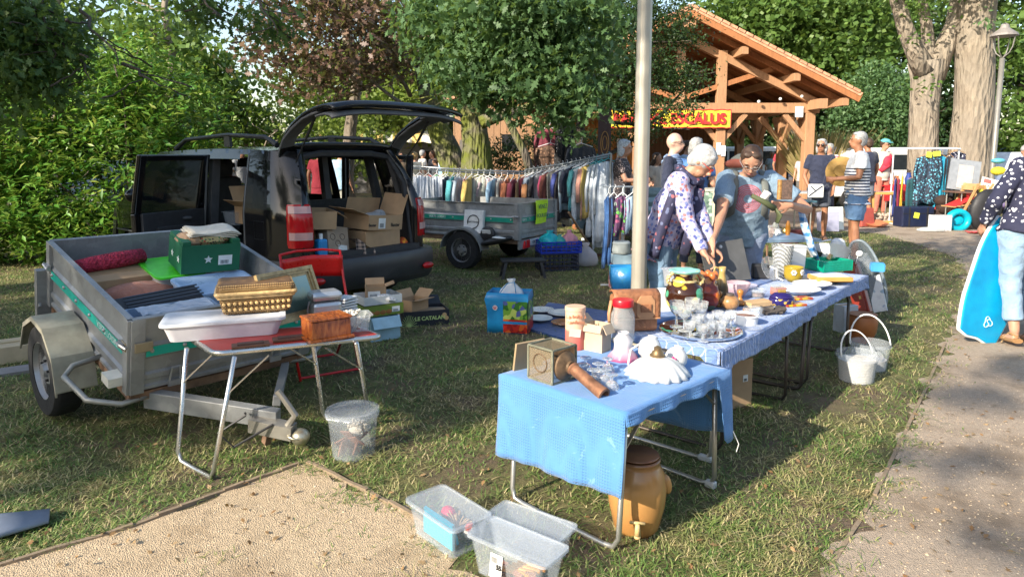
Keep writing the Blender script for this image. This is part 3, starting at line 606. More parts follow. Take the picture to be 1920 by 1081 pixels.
#  buildings far left of the oak
def shed(name,lab,cat,x,y,w_,d_,h,m,rm,rz=0):
 t=thing(name,lab,cat,(x,y,0),rz); mb=MB(); mb.box((0,0,h/2),(w_,d_,h)); mb.prism([(-w_/2,0),(w_/2,0),(0,w_*.2)],d_,TR(0,d_/2,h,90)); mb.build('wall',m,t)
 mb=MB(); r_=h+w_*.2
 for s_ in(-1,1):mb.hexa([(0,-d_/2-.2,r_),(s_*(w_/2+.2),-d_/2-.2,h-.06),(s_*(w_/2+.2),d_/2+.2,h-.06),(0,d_/2+.2,r_),(0,-d_/2-.2,r_+.08),(s_*(w_/2+.2),-d_/2-.2,h+.02),(s_*(w_/2+.2),d_/2+.2,h+.02),(0,d_/2+.2,r_+.08)])
 mb.build('roof',rm,t)
 mb=MB(); mb.box((w_*.1,-d_/2-.02,h*.6),(.5,.05,.5)); mb.build('window',mat('dark_pane',(.03,.03,.035),.2),t)
 mb=MB(); mb.box((-w_*.28,-d_/2-.02,1.0),(.9,.05,2.0)); mb.build('door',mat('grey_door',(.16,.14,.12),.7),t); return t
shed('wooden_shed','weathered grey plank shed far beyond the clothes rails','shed',-3.9,30,5.4,4,2.4,planks('grey_planks',(.26,.25,.25),5,'Z'),mat('pale_roof',(.42,.42,.38),.8))
shed('wooden_barn','sunlit plank barn behind the mossy oak trunk','shed',-.35,23.5,2.9,4,3.2,planks('sunny_planks',(.38,.22,.12),5),M_TILE)
shed('garden_kiosk','small orange wooden kiosk at the foot of the forked plane tree','kiosk',14.9,27.5,1.2,1.2,1.75,planks('kiosk_boards',(.50,.20,.08),6,'Z'),mat('kiosk_roof',(.42,.19,.09),.8))
aw=thing('market_parasol','yellow and white stall awning with scalloped edge far beyond the car','awning',(-4.2,24,0))
mb=MB()
def awn(u,v):
 return(-2.6+4.6*u,-1.2+2.2*v,2.2+.55*v-(.06*abs(math.sin(u*30))if v==0 else 0))
mb.grid(awn,40,4)
mb.grid(lambda u,v:(-2.6+4.6*u,-1.2,2.2-v*(.22+.06*abs(math.sin(u*26)))),60,2)
s=NT('awning_cloth'); sep=s.n('ShaderNodeSeparateXYZ'); s.l(s.tc,sep.inputs[0]); fr=s.math('FRACT',s.math('MULTIPLY',sep.outputs[0],1.6)); AWN=s.fin(s.ramp(fr,[(0,(.75,.72,.62)),(.5,(.72,.52,.18))],True),.8)
mb.build('canopy',AWN,aw)
for x in(-2.4,1.8,-.3):
 mb=MB(); mb.tube([V(x,-1.1,0),V(x,-1.1,2.2)],.025,6); mb.build('pole',mat('white_pole',(.7,.7,.7),.4),aw)
 #  lamp posts
GALV=mat('galvanised_post',(.22,.21,.19),.45,.3,vs=3)
lp=thing('lamp_post','tall fluted grey lamp post standing in the middle beside the floral shirt woman','lamp post',Z(1197,560,5.15).xy.to_3d())
mb=MB(); mb.lathe([(.11,0),(.11,.03),(.066,.05),(.058,.5),(.054,2.6),(.05,4.6)],40,flute=lambda a,z:1-.035*(math.cos(a*10)>.3)); mb.build('pole',mat('beige_post',(.40,.37,.31),.42,.35,vs=2),lp,smooth='auto')
mb=MB(); mb.lathe([(.05,4.6),(.20,4.65),(.22,5.0),(.3,5.02),(.05,5.3)],16); mb.build('lantern',GALV,lp)
base=Z(1853,390,16.5); lp=thing('street_lamp','grey street lamp with open four armed lantern by the thick plane trunk','lamp post',(base.x,base.y,0))
mb=MB(); top=3.77; mb.tube([V(0,0,0),V(.02,0,1),V(.04,0,top)],[.085,.06,.055],12); mb.build('pole',GALV,lp,smooth=True)
mb=MB()
for k in range(4):
 a=k*math.pi/2+.5; c,s_=math.cos(a),math.sin(a)
 mb.tube([V(.04,0,top),V(.04+.14*c,.14*s_,top+.12),V(.04+.2*c,.2*s_,top+.25),V(.04+.24*c,.24*s_,top+.5)],.014,5)
mb.build('lantern_arm',GALV,lp)
mb=MB(); mb.lathe([(.29,top+.5),(.27,top+.55),(.1,top+.68),(.08,top+.76),(.01,top+.8)],16,(.04,0,0)); mb.build('lamp_cap',mat('lamp_cap_grey',(.22,.2,.19),.6),lp)
#  shared bits
BLACKM=mat('black_plastic',(.022,.022,.024),.5); RUB=mat('tyre_rubber',(.018,.018,.019),.85,bump=.5,bs=90)
STEEL=mat('rim_steel',(.42,.42,.43),.4,.6); CHROME=mat('bright_tube',(.62,.62,.60),.28,.9); RED=mat('red_lacquer',(.62,.02,.02),.3)
CARD=mat('cardboard',(.42,.27,.15),.85,vs=4,var=.2,bump=.15,bs=30); CARDG=mat('greyish_cardboard',(.34,.26,.19),.85,vs=4,var=.2)
PAPER=mat('white_paper',(.75,.75,.73),.7); INK=mat('black_ink',(.02,.02,.02),.7)
def galv():
 s=NT('galvanised_sheet'); v=s.vor(16,out='Color'); bw=s.n('ShaderNodeRGBToBW'); s.l(v,bw.inputs[0]); f=s.noise(3,5,.7)
 cc=s.mix(.5,s.ramp(bw.outputs[0],[(.2,(.24,.25,.26)),(.8,(.34,.355,.36))]),s.ramp(f,[(.35,(.19,.19,.19)),(.65,(.37,.38,.38))]))
 st=s.ramp(s.noise(2.2,5,.8,.4,s.mapv((3,3,1))),[(.56,(0,0,0)),(.74,(1,1,1))]); cc=s.mix(s.math('MULTIPLY',st,.5),cc,(.14,.11,.08))
 return s.fin(cc,s.ramp(f,[(.3,(.38,)*3),(.7,(.6,)*3)]),.35)
GV=galv(); GREENB=mat('turquoise_band',(.0,.42,.33),.45,vs=4); GREEN2=mat('green_band',(.01,.27,.19),.5)
MUD=mat('dusty_mudguard',(.33,.31,.24),.75,vs=6,var=.35); RUST=mat('rusty_steel',(.22,.13,.08),.9,vs=8,var=.5)
def wheel(parent,x,y,r,wd,z,side,name='wheel'):
 mb=MB(); m=TR(x,y,z,0,90*side,0); pr=[(r*.60,-wd/2),(r*.93,-wd/2),(r*.985,-wd*.38),(r,-wd*.3),(r,wd*.3),(r*.985,wd*.38),(r*.93,wd/2),(r*.62,wd/2),(r*.60,wd*.3)]
 mb.lathe(pr,40,m=m,flute=lambda a,q:1-(.012 if(int(a*40/6.283*1.0)%2 and abs(q)<wd*.45)else 0)); ty=mb.build(name,RUB,parent,smooth='auto')
 mb=MB(); mb.lathe([(r*.63,wd*.30),(r*.64,wd*.46),(r*.60,wd*.47),(r*.56,wd*.2),(r*.36,wd*.16),(r*.30,wd*.30),(r*.16,wd*.32),(r*.14,wd*.46),(.002,wd*.47)],32,m=m); mb.build('rim',STEEL,ty,smooth='auto')
 mb=MB()
 for k in range(8):
  a=k*math.pi/4; mb.lathe([(.014,wd*.17),(.014,wd*.2),(.001,wd*.201)],8,m=m@TR(r*.46*math.cos(a),r*.46*math.sin(a),0))
 for k in range(5):
  a=k*math.pi*.4; mb.lathe([(.009,wd*.3),(.009,wd*.4),(.001,wd*.401)],6,m=m@TR(r*.22*math.cos(a),r*.22*math.sin(a),0))
 mb.build('wheel_hole',INK,ty); return ty
 #  trailers
def trailer(lab,M,W_,L_,H_,wr,band,txt,near=True,mud='flat',front_txt=None):
 t=thing('box_trailer',lab,'trailer'); t.matrix_world=M; t.location,q,_=M.decompose(); t.rotation_euler=q.to_euler()
 hx,hy=W_/2,L_/2
 mb=MB(); mb.box((0,0,.015),(W_-.02,L_-.02,.03)); mb.build('floor',RUST,t)
 def panel(name,a,b,out,lat=None):
  a=V(*a,0); b=V(*b,0); d=(b-a).normalized(); n=V(*out,0); Lp=(b-a).length; mb=MB()
  prof=[(0,.0),(.012,.0),(.012,.04),(.0,.06),(.0,.12),(.014,.145),(.014,.21),(.0,.235),(.0,.42),(.014,.45),(.014,.60),(.0,.64),(.0,.98),(.02,.98),(.02,1.0),(-.012,1.0),(-.012,.96)]
  pts=[(o,z*H_)for o,z in prof]
  A=[a+n*o+V(0,0,z)for o,z in pts]; B=[b+n*o+V(0,0,z)for o,z in pts]
  k=len(pts); mb.add(A+B,[(i,i+1,k+i+1,k+i)for i in range(k-1)])
  A2=[a+n*(-.012)+V(0,0,z)for z in(.0,H_*.96)]; B2=[b+n*(-.012)+V(0,0,z)for z in(.0,H_*.96)]
  mb.quad(A2[0],B2[0],B2[1],A2[1]); p=mb.build(name,GV,t)
  mb=MB(); z0,z1=H_*.46,H_*.59; mb.quad(*[a+d*s_+n*.0165+V(0,0,z)for s_,z in((.07,z0),(Lp-.07,z0),(Lp-.07,z1),(.07,z1))]); mb.build('colour_band',band,p)
  for i in range(6):
   c=a+d*(.1+(Lp-.2)*i/5)+V(0,0,(z0+z1)/2+.005)+n*.018; mb=MB(); mb.ell(c,(.012,.012,.012),nu=8,nv=4); mb.build('bolt',STEEL,p,smooth=True)
  return p
 P1=panel('side_panel',(-hx,hy),(-hx,-hy),(-1,0)); panel('side_panel',(hx,-hy),(hx,hy),(1,0)); P3=panel('front_panel',(-hx,-hy),(hx,-hy),(0,-1)); P4=panel('tailgate',(hx,hy),(-hx,hy),(0,1))
 for sx in(-1,1):
  for sy in(-1,1):
   mb=MB(); mb.box((sx*(hx+.004),sy*(hy-.02),H_/2-.01),(.035,.06,H_*1.02)); mb.box((sx*(hx-.03),sy*(hy+.006),H_/2-.01),(.07,.03,H_*1.02)); mb.build('corner_post',GV,t,bevel=.003)
   mb=MB(); mb.box((sx*(hx+.028),sy*(hy-.045),H_*.62),(.02,.06,.035)); mb.tube([V(sx*(hx+.04),sy*(hy-.08),H_*.62),V(sx*(hx+.045),sy*(hy-.02),H_*.65),V(sx*(hx+.03),sy*(hy+.02),H_*.63)],.008,6); mb.build('latch',STEEL,t)
 mb=MB()
 for sx in(-1,1):mb.bar((sx*(hx-.03),-hy,-.035),(sx*(hx-.03),hy,-.035),.05,.07)
 for y in(-hy+.03,0,hy-.03):mb.bar((-hx,y,-.045),(hx,y,-.045),.05,.05)
 mb.bar((-hx-.16,0,-.10),(hx+.16,0,-.10),.06,.06); mb.build('chassis',RUST,t)
 lz=wr['z']
 for s_ in(-1,1):
  wheel(t,s_*(hx+.13),wr['y'],wr['r'],.15,lz,s_)
  r=wr['r']+.05; mb=MB(); N=5 if mud=='flat' else 14; a0,a1=R(5),R(175); x0,x1=s_*(hx+.015),s_*(hx+.225); ring=[]
  for i in range(N+1):
   a=a0+(a1-a0)*i/N; y=wr['y']+r*math.cos(a)*1.05; z=lz+r*math.sin(a)
   ring.append([V(x0,y,z),V(x1,y,z),V(x1,y,z-.03),V(x1-s_*.01,y,z-.03),V(x1-s_*.01,y,z-.008),V(x0,y,z-.008)])
  mb.loft(ring); mb.build('mudguard',MUD if mud=='flat' else GV,t)
 if near:
  for s_ in(-1,1):
   mb=MB(); mb.tube([V(s_*hx,-.34+wr['y'],.02),V(s_*(hx+.14),-.33+wr['y'],-.01),V(s_*(hx+.20),-.40+wr['y'],-.03),V(s_*(hx+.17),-hy+.1,-.05),V(s_*(hx+.04),-hy,-.06),V(s_*(hx-.1),-hy+.02,-.06)],.016,8); mb.build('guard_tube',mat('dull_tube',(.32,.32,.30),.5,.5),t,smooth=True)
   mb=MB(); mb.box((s_*(hx+.04),-hy+.09,.05),(.1,.10,.05)); mb.build('side_marker',mat('white_reflector',(.7,.68,.6),.3),t)
  for x in(-.3,.3):
   mb=MB(); mb.tube([V(x-.03,-hy-.02,.02),V(x-.02,-hy-.03,.11),V(x+.02,-hy-.03,.11),V(x+.03,-hy-.02,.02)],.006,5); mb.box((x,-hy-.022,.01),(.075,.012,.035)); mb.build('tie_hook',STEEL,t)
  mb=MB(); mb.box((-hx+.055,-hy-.026,H_*.62),(.09,.012,.055)); mb.box((-hx-.022,-hy+.03,H_*.62),(.012,.06,.05)); mb.build('hinge_plate',mat('brassy_steel',(.38,.33,.24),.5,.6),t,bevel=.003)
  mb=MB(); mb.bar((-hx-.03,hy+.03,-.15),(-hx-.03,hy+.03,.22),.05,.09); mb.tube([V(-hx-.06,hy,-.02),V(-hx-.06,hy+.08,.1),V(-hx-.05,hy+.04,.2)],.012,6); mb.build('rear_light_bracket',GV,t)
  textobj(txt,.05,mat('band_white',(.7,.8,.78),.6),P1,Matrix(((0,0,-1,-hx-.018),(-1,0,0,-hy+.28),(0,1,0,H_*.525),(0,0,0,1))),'lettering',.0005)
 return t
def basis(o,r_,b_,u_):return Matrix(((r_.x,b_.x,u_.x,o.x),(r_.y,b_.y,u_.y,o.y),(r_.z,b_.z,u_.z,o.z),(0,0,0,1)))
yaw,pit=.841,.228; c_,s_=math.cos(yaw),math.sin(yaw)
bk=V(-s_*math.cos(pit),c_*math.cos(pit),math.sin(pit)); rt=V(c_,s_,0); up=rt.cross(bk)
FL=V(-1.951,3.479,.715); TW,TL,THt=1.05,1.32,.42
TC=FL+rt*TW/2+bk*TL/2-up*THt
TM=basis(TC,rt,bk,up)
t1=trailer('near grey galvanised trailer with turquoise bands, loaded with boxes',TM,TW,TL,THt,dict(r=.275,y=.10,z=.275/1-TC.z-.0),GREENB,'VERTS LOISIRS',True)
mb=MB(); hy=TL/2
hit=TM.inverted()@V(-1.13,3.50,.10)
mb.bar(V(-.42,-hy+.05,-.09),hit+V(-.03,.14,.02),.055,.10); mb.bar(V(.42,-hy+.05,-.09),hit+V(.05,.30,.02),.045,.06); mb.build('drawbar',GV,t1,bevel=.004)
d=(hit-V(-.42,-hy,-.09)).normalized()
mb=MB(); mb.bar(hit-d*.26,hit-d*.02,.07,.075); mb.tube([hit-d*.06+V(0,0,.02),hit-d*.02+V(0,0,.1),hit-d*.10+V(0,0,.19),hit-d*.13+V(0,0,.22)],[.02,.018,.016,.018],8); mb.build('coupling',mat('worn_alloy',(.36,.34,.30),.45,.6),t1,smooth='auto')
mb=MB(); mb.ell(hit+d*.02-V(0,0,.02),(.05,.05,.045)); mb.tube([hit+V(.05*math.cos(a),.05*math.sin(a),-.01)for a in[i*.6283 for i in range(10)]],.008,6,closed=True); mb.build('ball_socket',mat('brassy_steel2',(.45,.42,.32),.35,.8),t1,smooth=True)
mb=MB(); mb.tube([hit-d*.3+V(0,0,.05),hit-d*.2+V(-.1,0,.09),hit-d*.26+V(-.18,0,-.0),hit-d*.2+V(-.15,0,-.08),hit-d*.1+V(-.04,0,.04)],.007,6); mb.build('cable',BLACKM,t1)
mb=MB(); mb.bar(hit-d*.17,hit-d*.17-V(0,0,.1),.05,.03); mb.build('bracket',RUST,t1)
def LT(x,y,z):return TM@V(x,y,z)
c_=V(.08,9.1,0); tdir=V(.5,.87,0).normalized(); sdir=V(-.87,.5,0).normalized(); W2,L2,H2=1.12,1.75,.47
o2=c_+tdir*W2/2+sdir*L2/2+V(0,0,.44)
M2=basis(o2,-tdir,-sdir,V(0,0,1))
t2=trailer('grey trailer with green bands and a yellow for rummaging sign behind the car',M2,W2,L2,H2,dict(r=.265,y=.10,z=.265-.44),GREEN2,'',False,'round')
sd=Matrix(((0,0,1,W2/2+.018),(1,0,0,-.42),(0,1,0,H2*.525),(0,0,0,1)))
BW_=mat('band_white',(.7,.8,.78),.6)
textobj('VERTS LOISIRS',.045,BW_,t2,sd,'lettering',.0005); 
tailm=Matrix(((-1,0,0,.42),(0,0,1,L2/2+.018),(0,1,0,H2*.525),(0,0,0,1))); textobj('VERTS',.045,BW_,t2,tailm,'lettering',.0005)
mb=MB(); mb.box((0,L2/2+.01,-.08),(W2,.03,.12)); mb.build('light_bar',GV,t2)
for x in(.44,.34,-.4,-.48):
 mb=MB(); mb.prism([(-.04,-.05),(.04,-.05),(0,.05)]if abs(x)>.42 else[(-.03,-.05),(.03,-.05),(.03,.05),(-.03,.05)],.02,TR(x,L2/2+.045,-.08,90)); mb.build('reflector',RED,t2)
mb=MB(); mb.box((.1,L2/2+.03,-.07),(.34,.01,.08)); npl=mb.build('number_plate',PAPER,t2); textobj('CR 102 WP',.05,INK,npl,Matrix(((-1,0,0,.1),(0,0,1,L2/2+.037),(0,1,0,-.07),(0,0,0,1))))
mb=MB(); mb.bar((0,-L2/2,-.07),(0,-L2/2-1.0,-.07),.07,.07); mb.build('drawbar',GV,t2)
sg=thing('cardboard_sign','fluorescent yellow sign hanging on the tail of the green banded trailer','sign',M2@V(-.02,L2/2+.03,H2*.36)); sg.rotation_euler=M2.to_euler()
def shm(u,v):return(.17-.34*u,.012+.015*math.sin(u*5+v*3),.32*v)
mb=MB(); mb.grid(shm,10,8); mb.build('sheet',mat('fluo_yellow',(.55,.85,.02),.6),sg,thick=.004)
textobj('VENEZ',.085,mat('felt_pen',(.03,.1,.12),.7),sg,Matrix(((-1,0,0,0),(0,0,1,.038),(0,1,0,.23),(0,0,0,1))))
textobj('FOUILLER!',.072,mat('felt_pen',(.03,.1,.12),.7),sg,Matrix(((-1,0,0,0),(0,0,1,.038),(0,1,0,.11),(0,0,0,1))))
bx=thing('game_box','square white box with a black hoop printed on it, propped on the trailer side','box',M2@V(W2/2+.05,.22,.06)); bx.rotation_euler=M2.to_euler()
mb=MB(); mb.box((0,0,.15),(.05,.31,.31),rot(0,-8)); mb.build('box',PAPER,bx,bevel=.004)
mb=MB(); m=TR(.03,0,.15,0,82); mb.tube([m@V(.09*math.cos(a),.09*math.sin(a),.0)for a in[i*.3 for i in range(18)]],.006,5); mb.build('printed_hoop',INK,bx)
textobj('Girl Hoop',.04,INK,bx,Matrix(((0,0,1,.033),(1,0,0,0),(0,1,0,.15),(0,0,0,1))))
bg=thing('black_bag','open black zip bag slumped on the mudguard of the green banded trailer','bag',M2@V(W2/2+.13,.62,-.04)); bg.rotation_euler=M2.to_euler()
mb=MB(); mb.ell((0,0,.02),(.12,.26,.05),rot(14,0,0)); mb.ell((-.04,-.16,.10),(.04,.12,.10),rot(10,0,0)); mb.build('body',BLACKM,bg,smooth=True)
mb=MB(); mb.box((.0,-.16,.13),(.012,.13,.05),rot(0,20)); mb.ell((.04,.08,.07),(.08,.12,.015)); mb.build('label',PAPER,bg)
o3=Z(1150,405,12.2); M3=basis(V(2.05,12.9,.5),V(0,1,0),V(-1,0,0),V(0,0,1))
t3=thing('utility_trailer','pale blue grey trailer lettered in black behind the clothes rack','trailer',(2.05,12.6,0))
mb=MB()
for y in(-.6,.6):mb.loft([[V(-1.1,y+o,z),V(1.1,y+o,z),V(1.1,y+o+.03,z),V(-1.1,y+o+.03,z)]for o,z in((0,.5),(-.02,.58),(0,.66),(-.02,.74),(0,.82),(-.02,.88),(-.02,.93))])
mb.box((-1.1,0,.72),(.03,1.2,.42)); mb.box((1.1,0,.72),(.03,1.2,.42)); mb.box((0,0,.52),(2.2,1.2,.03)); mb.build('body',mat('blue_grey_paint',(.24,.33,.37),.5,.3),t3)
textobj('Brenderup',.17,INK,t3,TR(-.35,-.632,.68,90),sx=.9); 
for s_ in(-1,1):
 mb=MB(); mb.lathe([(.15,-.08),(.26,-.08),(.28,0),(.26,.08),(.15,.08)],20,(.6*0-.55,s_*.74,.28),rot(90)); mb.build('wheel',RUB,t3)
 mb=MB(); mb.tube([V(-.55+.33*math.cos(a),s_*.74,.3+.33*math.sin(a))for a in[i*.35 for i in range(10)]],.04,6,flat=2.4); mb.build('mudguard',mat('blue_grey_paint',(.24,.33,.37),.5,.3),t3)
 #  the black car
car=thing('people_carrier','glossy black people carrier with raised tailgate and open rear door','car',(-1.425,6.80,0),math.atan2(.749,.663))
def paint():
 s=NT('black_car_paint'); f=s.noise(5,4); s.fin(s.ramp(f,[(.3,(.006,.006,.007)),(.7,(.010,.010,.011))]),s.ramp(s.noise(2,4),[(.3,(.10,)*3),(.7,(.24,)*3)]),.0,Coat_Weight=.35,Coat_Roughness=.04,IOR=1.38); return s.m
PAINT=paint()
sg_=NT('tinted_window'); TINT=sg_.fin((.012,.016,.018),.03,0,Alpha=.62)
sg_=NT('dark_window'); TINTQ=sg_.fin((.008,.009,.010),.04,0,Alpha=.93)
sg_=NT('clear_window'); CLEARW=sg_.fin((.05,.06,.06),.03,0,Alpha=.22)
TRIM=mat('grey_trim',(.075,.075,.08),.7); TRIMD=mat('dark_trim',(.03,.03,.033),.7)
def cx(t,z):
 w_=.875
 if z>.98:w_-=.155*((z-.98)/.64)**1.25
 if z<.5:w_-=.05*(.5-z)/.2
 if t<.45:w_-=.16*(1-t/.45)**2.4
 if t>3.9:w_-=.18*((t-3.9)/.6)**2
 return w_
def ty(t,z):
 return t+(.0 if z<.95 else.30*((z-.95)/.65)**1.5)*max(0,1-t/1.2)
def roofz(t):
 if t<3.0:return 1.60+.03*math.sin(t/3*math.pi)
 if t<3.9:return 1.60-(t-3.0)*.68
 return.99-(t-3.9)*.22
def inwin(t,z,side):
 if.30<t<.74 and 1.06<z<1.50:return 'quarter'
 if side<0 and.80<t<1.68 and.50<z<1.53:return 'open'
 if side>0 and.80<t<1.68 and.50<z<1.53:return 'open'
 if 1.85<t<2.95 and 1.04<z<1.50 and z<1.50-max(0,t-2.6)*.6:return 'front'
 if(t-.82)**2+(z-.30)**2<.36**2*.9 or(t-3.62)**2+(z-.30)**2<.36**2:return 'arch'
 return None
mb=MB(); GLS={}; st=.05
for side in(-1,1):
 nt_=int(4.5/st); nz_=27
 def pt(i,j):
  t=i*st; zt=roofz(t)-.02; z=.25+(zt-.25)*j/nz_; return V(side*cx(t,z),ty(t,z),z),t,z
 for i in range(nt_):
  for j in range(nz_):
   a,t,z=pt(i,j); b=pt(i+1,j)[0]; c=pt(i+1,j+1)[0]; d=pt(i,j+1)[0]; k=inwin(t+st/2,z+.025,side)
   if k is None:mb.quad(a,b,c,d)
   elif k in('quarter','front'):GLS.setdefault((side,k),MB()).quad(a,b,c,d)
def rf(u,v):t=.30+4.2*u; hw=cx(t,roofz(t)-.02); x=(v*2-1); return(x*hw,ty(t,roofz(t)),roofz(t)-.02+.03*(1-x*x))
N=60
for i in range(N):
 for j in range(10):
  t=.30+4.2*(i+.5)/N; q=[rf(i/N,j/10),rf((i+1)/N,j/10),rf((i+1)/N,(j+1)/10),rf(i/N,(j+1)/10)]
  (GLS.setdefault('w',MB())if 3.0<t<3.75 and 0<j<9 else mb).quad(*q)
mb.loft([[V(x*s_,y,z)for s_ in(1,)for x,z in((-.8,.3),(.8,.3),(.74,.85),(-.74,.85))]for y in(4.45,4.56)])
for side in(-1,1):
 for j in range(20):
  z0=.55+j*.0525; z1=z0+.0525
  q=[]
  for z in(z0,z1):
   xo=cx(0,z); inn=.60 if z<1.3 else.60-(z-1.3)*.35
   q.append((V(side*xo,ty(0,z),z),V(side*(inn+.02),ty(0,z)-.02,z),V(side*inn,ty(0,z)+.07,z)))
  for k in range(2):mb.quad(q[0][k],q[0][k+1],q[1][k+1],q[1][k])
body=mb.build('body',PAINT,car,smooth='auto',fix=True); body.modifiers.new('w','WELD').merge_threshold=.003
[g_.build('window',TINTQ if k_[1:]==('quarter',)else TINT,car,smooth=True)for k_,g_ in GLS.items()]
mb=MB()
fr_=[(-.62,.60),(-.60,1.25),(-.52,1.52),(-.3,1.56),(.3,1.56),(.52,1.52),(.60,1.25),(.62,.60)]
mb.tube([V(x,ty(0,z)+.06,z)for x,z in fr_],.035,6); mb.build('door_seal',TRIMD,car)
mb=MB(); mb.box((0,1.6,.50),(1.55,3.0,.04)); mb.box((0,3.25,.85),(1.5,.3,.6)); mb.box((0,.06,.58),(1.3,.16,.1)); mb.build('cabin_floor',TRIMD,car)
for side in(-1,1):
 mb=MB()
 mb.grid(lambda u,v:(side*(.78-.12*max(0,(v-.5))),.12+.66*u+.25*max(0,v-.45)*(1-u),.54+.52*v),6,6); mb.build('inner_trim',TRIM,car); mb=MB()
 mb.bar((side*.68,.30,1.1),(side*.62,.42,1.55),.07,.06); mb.build('inner_pillar',TRIM,car); mb=MB(); mb.bar((side*.74,.77,1.0),(side*.64,.83,1.55),.08,.07); mb.build('inner_pillar',TRIM,car); mb=MB(); mb.bar((side*.75,1.75,.55),(side*.66,1.75,1.56),.09,.08); mb.build('inner_pillar',TRIM,car)
 mb=MB(); mb.tube([V(side*.62,.55,1.66-.02),V(side*.63,.75,1.72),V(side*.64,1.5,1.755),V(side*.63,2.5,1.72),V(side*.62,2.8,1.62)],[.03,.022,.02,.022,.03],8)
 mb.box((side*.635,1.5,1.69),(.03,.12,.12)); mb.build('roof_rail',BLACKM,car,smooth='auto')
 wheel(car,side*.78,.82,.31,.2,.31,side); wheel(car,side*.78,3.62,.31,.2,.31,side)
 mb=MB(); x=side*.37
 mb.box((x,2.55,.72),(.5,.5,.16)); mb.box((x,2.30,1.02),(.48,.14,.56),rot(8)); mb.build('seat',mat('seat_cloth',(.05,.052,.055),.9),car,bevel=.05)
 mb=MB(); mb.box((x,2.24,1.40),(.28,.10,.20),rot(8)); mb.build('headrest',mat('seat_cloth',(.05,.052,.055),.9),car,bevel=.045)
mb=MB(); mb.box((0,1.2,.80),(1.3,.14,.5),rot(4)); mb.build('rear_seat',mat('seat_cloth',(.05,.052,.055),.9),car,bevel=.04)
mb=MB(); mb.box((.05,2.95,1.42),(.22,.03,.06)); mb.box((.42,3.0,1.45),(.4,.03,.12),rot(20)); mb.build('visor',TRIM,car,bevel=.01)
mb=MB(); m=TR(-.37,2.95,1.0,65); mb.tube([m@V(.19*math.cos(a),.19*math.sin(a),0)for a in[i*.314 for i in range(20)]],.016,6,closed=True); mb.build('steering_wheel',BLACKM,car)
mb=MB()
bp=[(-.88,.42),(-.88,.12),(-.82,-.04),(-.62,-.12),(-.3,-.155),(0,-.165),(.3,-.155),(.62,-.12),(.82,-.04),(.88,.12),(.88,.42)]
mb.loft([[V(x*k,y*(1 if y>.2 else ky)+(0),z)for z,k,ky in((.26,.93,.5),(.33,.985,.9),(.46,1,1),(.54,1.0,1.0),(.575,.985,.85),(.58,.80,.0))]for x,y in bp]); mb.build('bumper',mat('bumper_plastic',(.035,.036,.04),.42),car,smooth='auto')
for side in(-1,1):
 mb=MB(); zs=[.70,.74,.86,.98,1.06,1.10]; rings=[]
 for z in zs:
  e=.02 if z in(.70,1.10)else 0; h=cx(0,z); y0=ty(0,z)
  rings.append([V(side*(cx(.12,z)+.004),y0+.13-e,z),V(side*(cx(.09,z)+.014),y0+.08,z),V(side*(cx(.05,z)+.022),y0+.035,z),V(side*(h-.03),y0-.03+e,z),V(side*(.63),y0-.035+e,z),V(side*.63,y0+.03,z),V(side*(h-.02),y0+.15,z)])
 mb.loft(rings); lm=mb.build('tail_lamp',mat('lamp_red',(.42,.008,.012),.12),car,smooth='auto')
 for z0,z1 in((.775,.845),(1.02,1.085)):
  q=[]; mb=MB()
  for z in(z0,z1):
   h=cx(0,z); y0=ty(0,z); q.append([V(side*(cx(.10,z)+.018),y0+.09,z),V(side*(cx(.05,z)+.026),y0+.03,z),V(side*(h-.03),y0-.034,z),V(side*.64,y0-.040,z)])
  [mb.quad(q[0][k],q[0][k+1],q[1][k+1],q[1][k])for k in range(3)]; mb.build('clear_lens',mat('lens_white',(.50,.30,.29),.12),lm)
 mb=MB(); mb.ell((side*.66,-.14,.40),(.075,.03,.035)); mb.build('fog_lamp',mat('lamp_red',(.42,.008,.012),.12),car,smooth=True)
mb=MB()
for z in(.62,):mb.tube([V(-.905,.5,z),V(-.905,4.0,z)],.012,5)
mb.build('side_strip',BLACKM,car)
mb=MB(); fq=[V(-cx(t_,z_)-.004,ty(t_,z_),z_)for t_,z_ in((.40,.76),(.40,.93),(.58,.93),(.58,.76))]; mb.tube(fq,.0035,4,closed=True); mb.build('fuel_flap',mat('seam_black',(.002,.002,.002),.8),car)
mb=MB(); mb.tube([V(-cx(t_,.60)-.003,t_,.60)for t_ in(.02,.1,.2,.3,.45)],.0035,4); mb.build('body_seam',mat('seam_black',(.002,.002,.002),.8),car)
mb=MB(); mb.tube([V(-cx(.77,z_)-.002,ty(.77,z_),z_)for z_ in(.45,.6,.8,1.0,1.2,1.4,1.54)],.008,5); mb.build('door_seal',mat('worn_seal',(.12,.12,.12),.5),car)
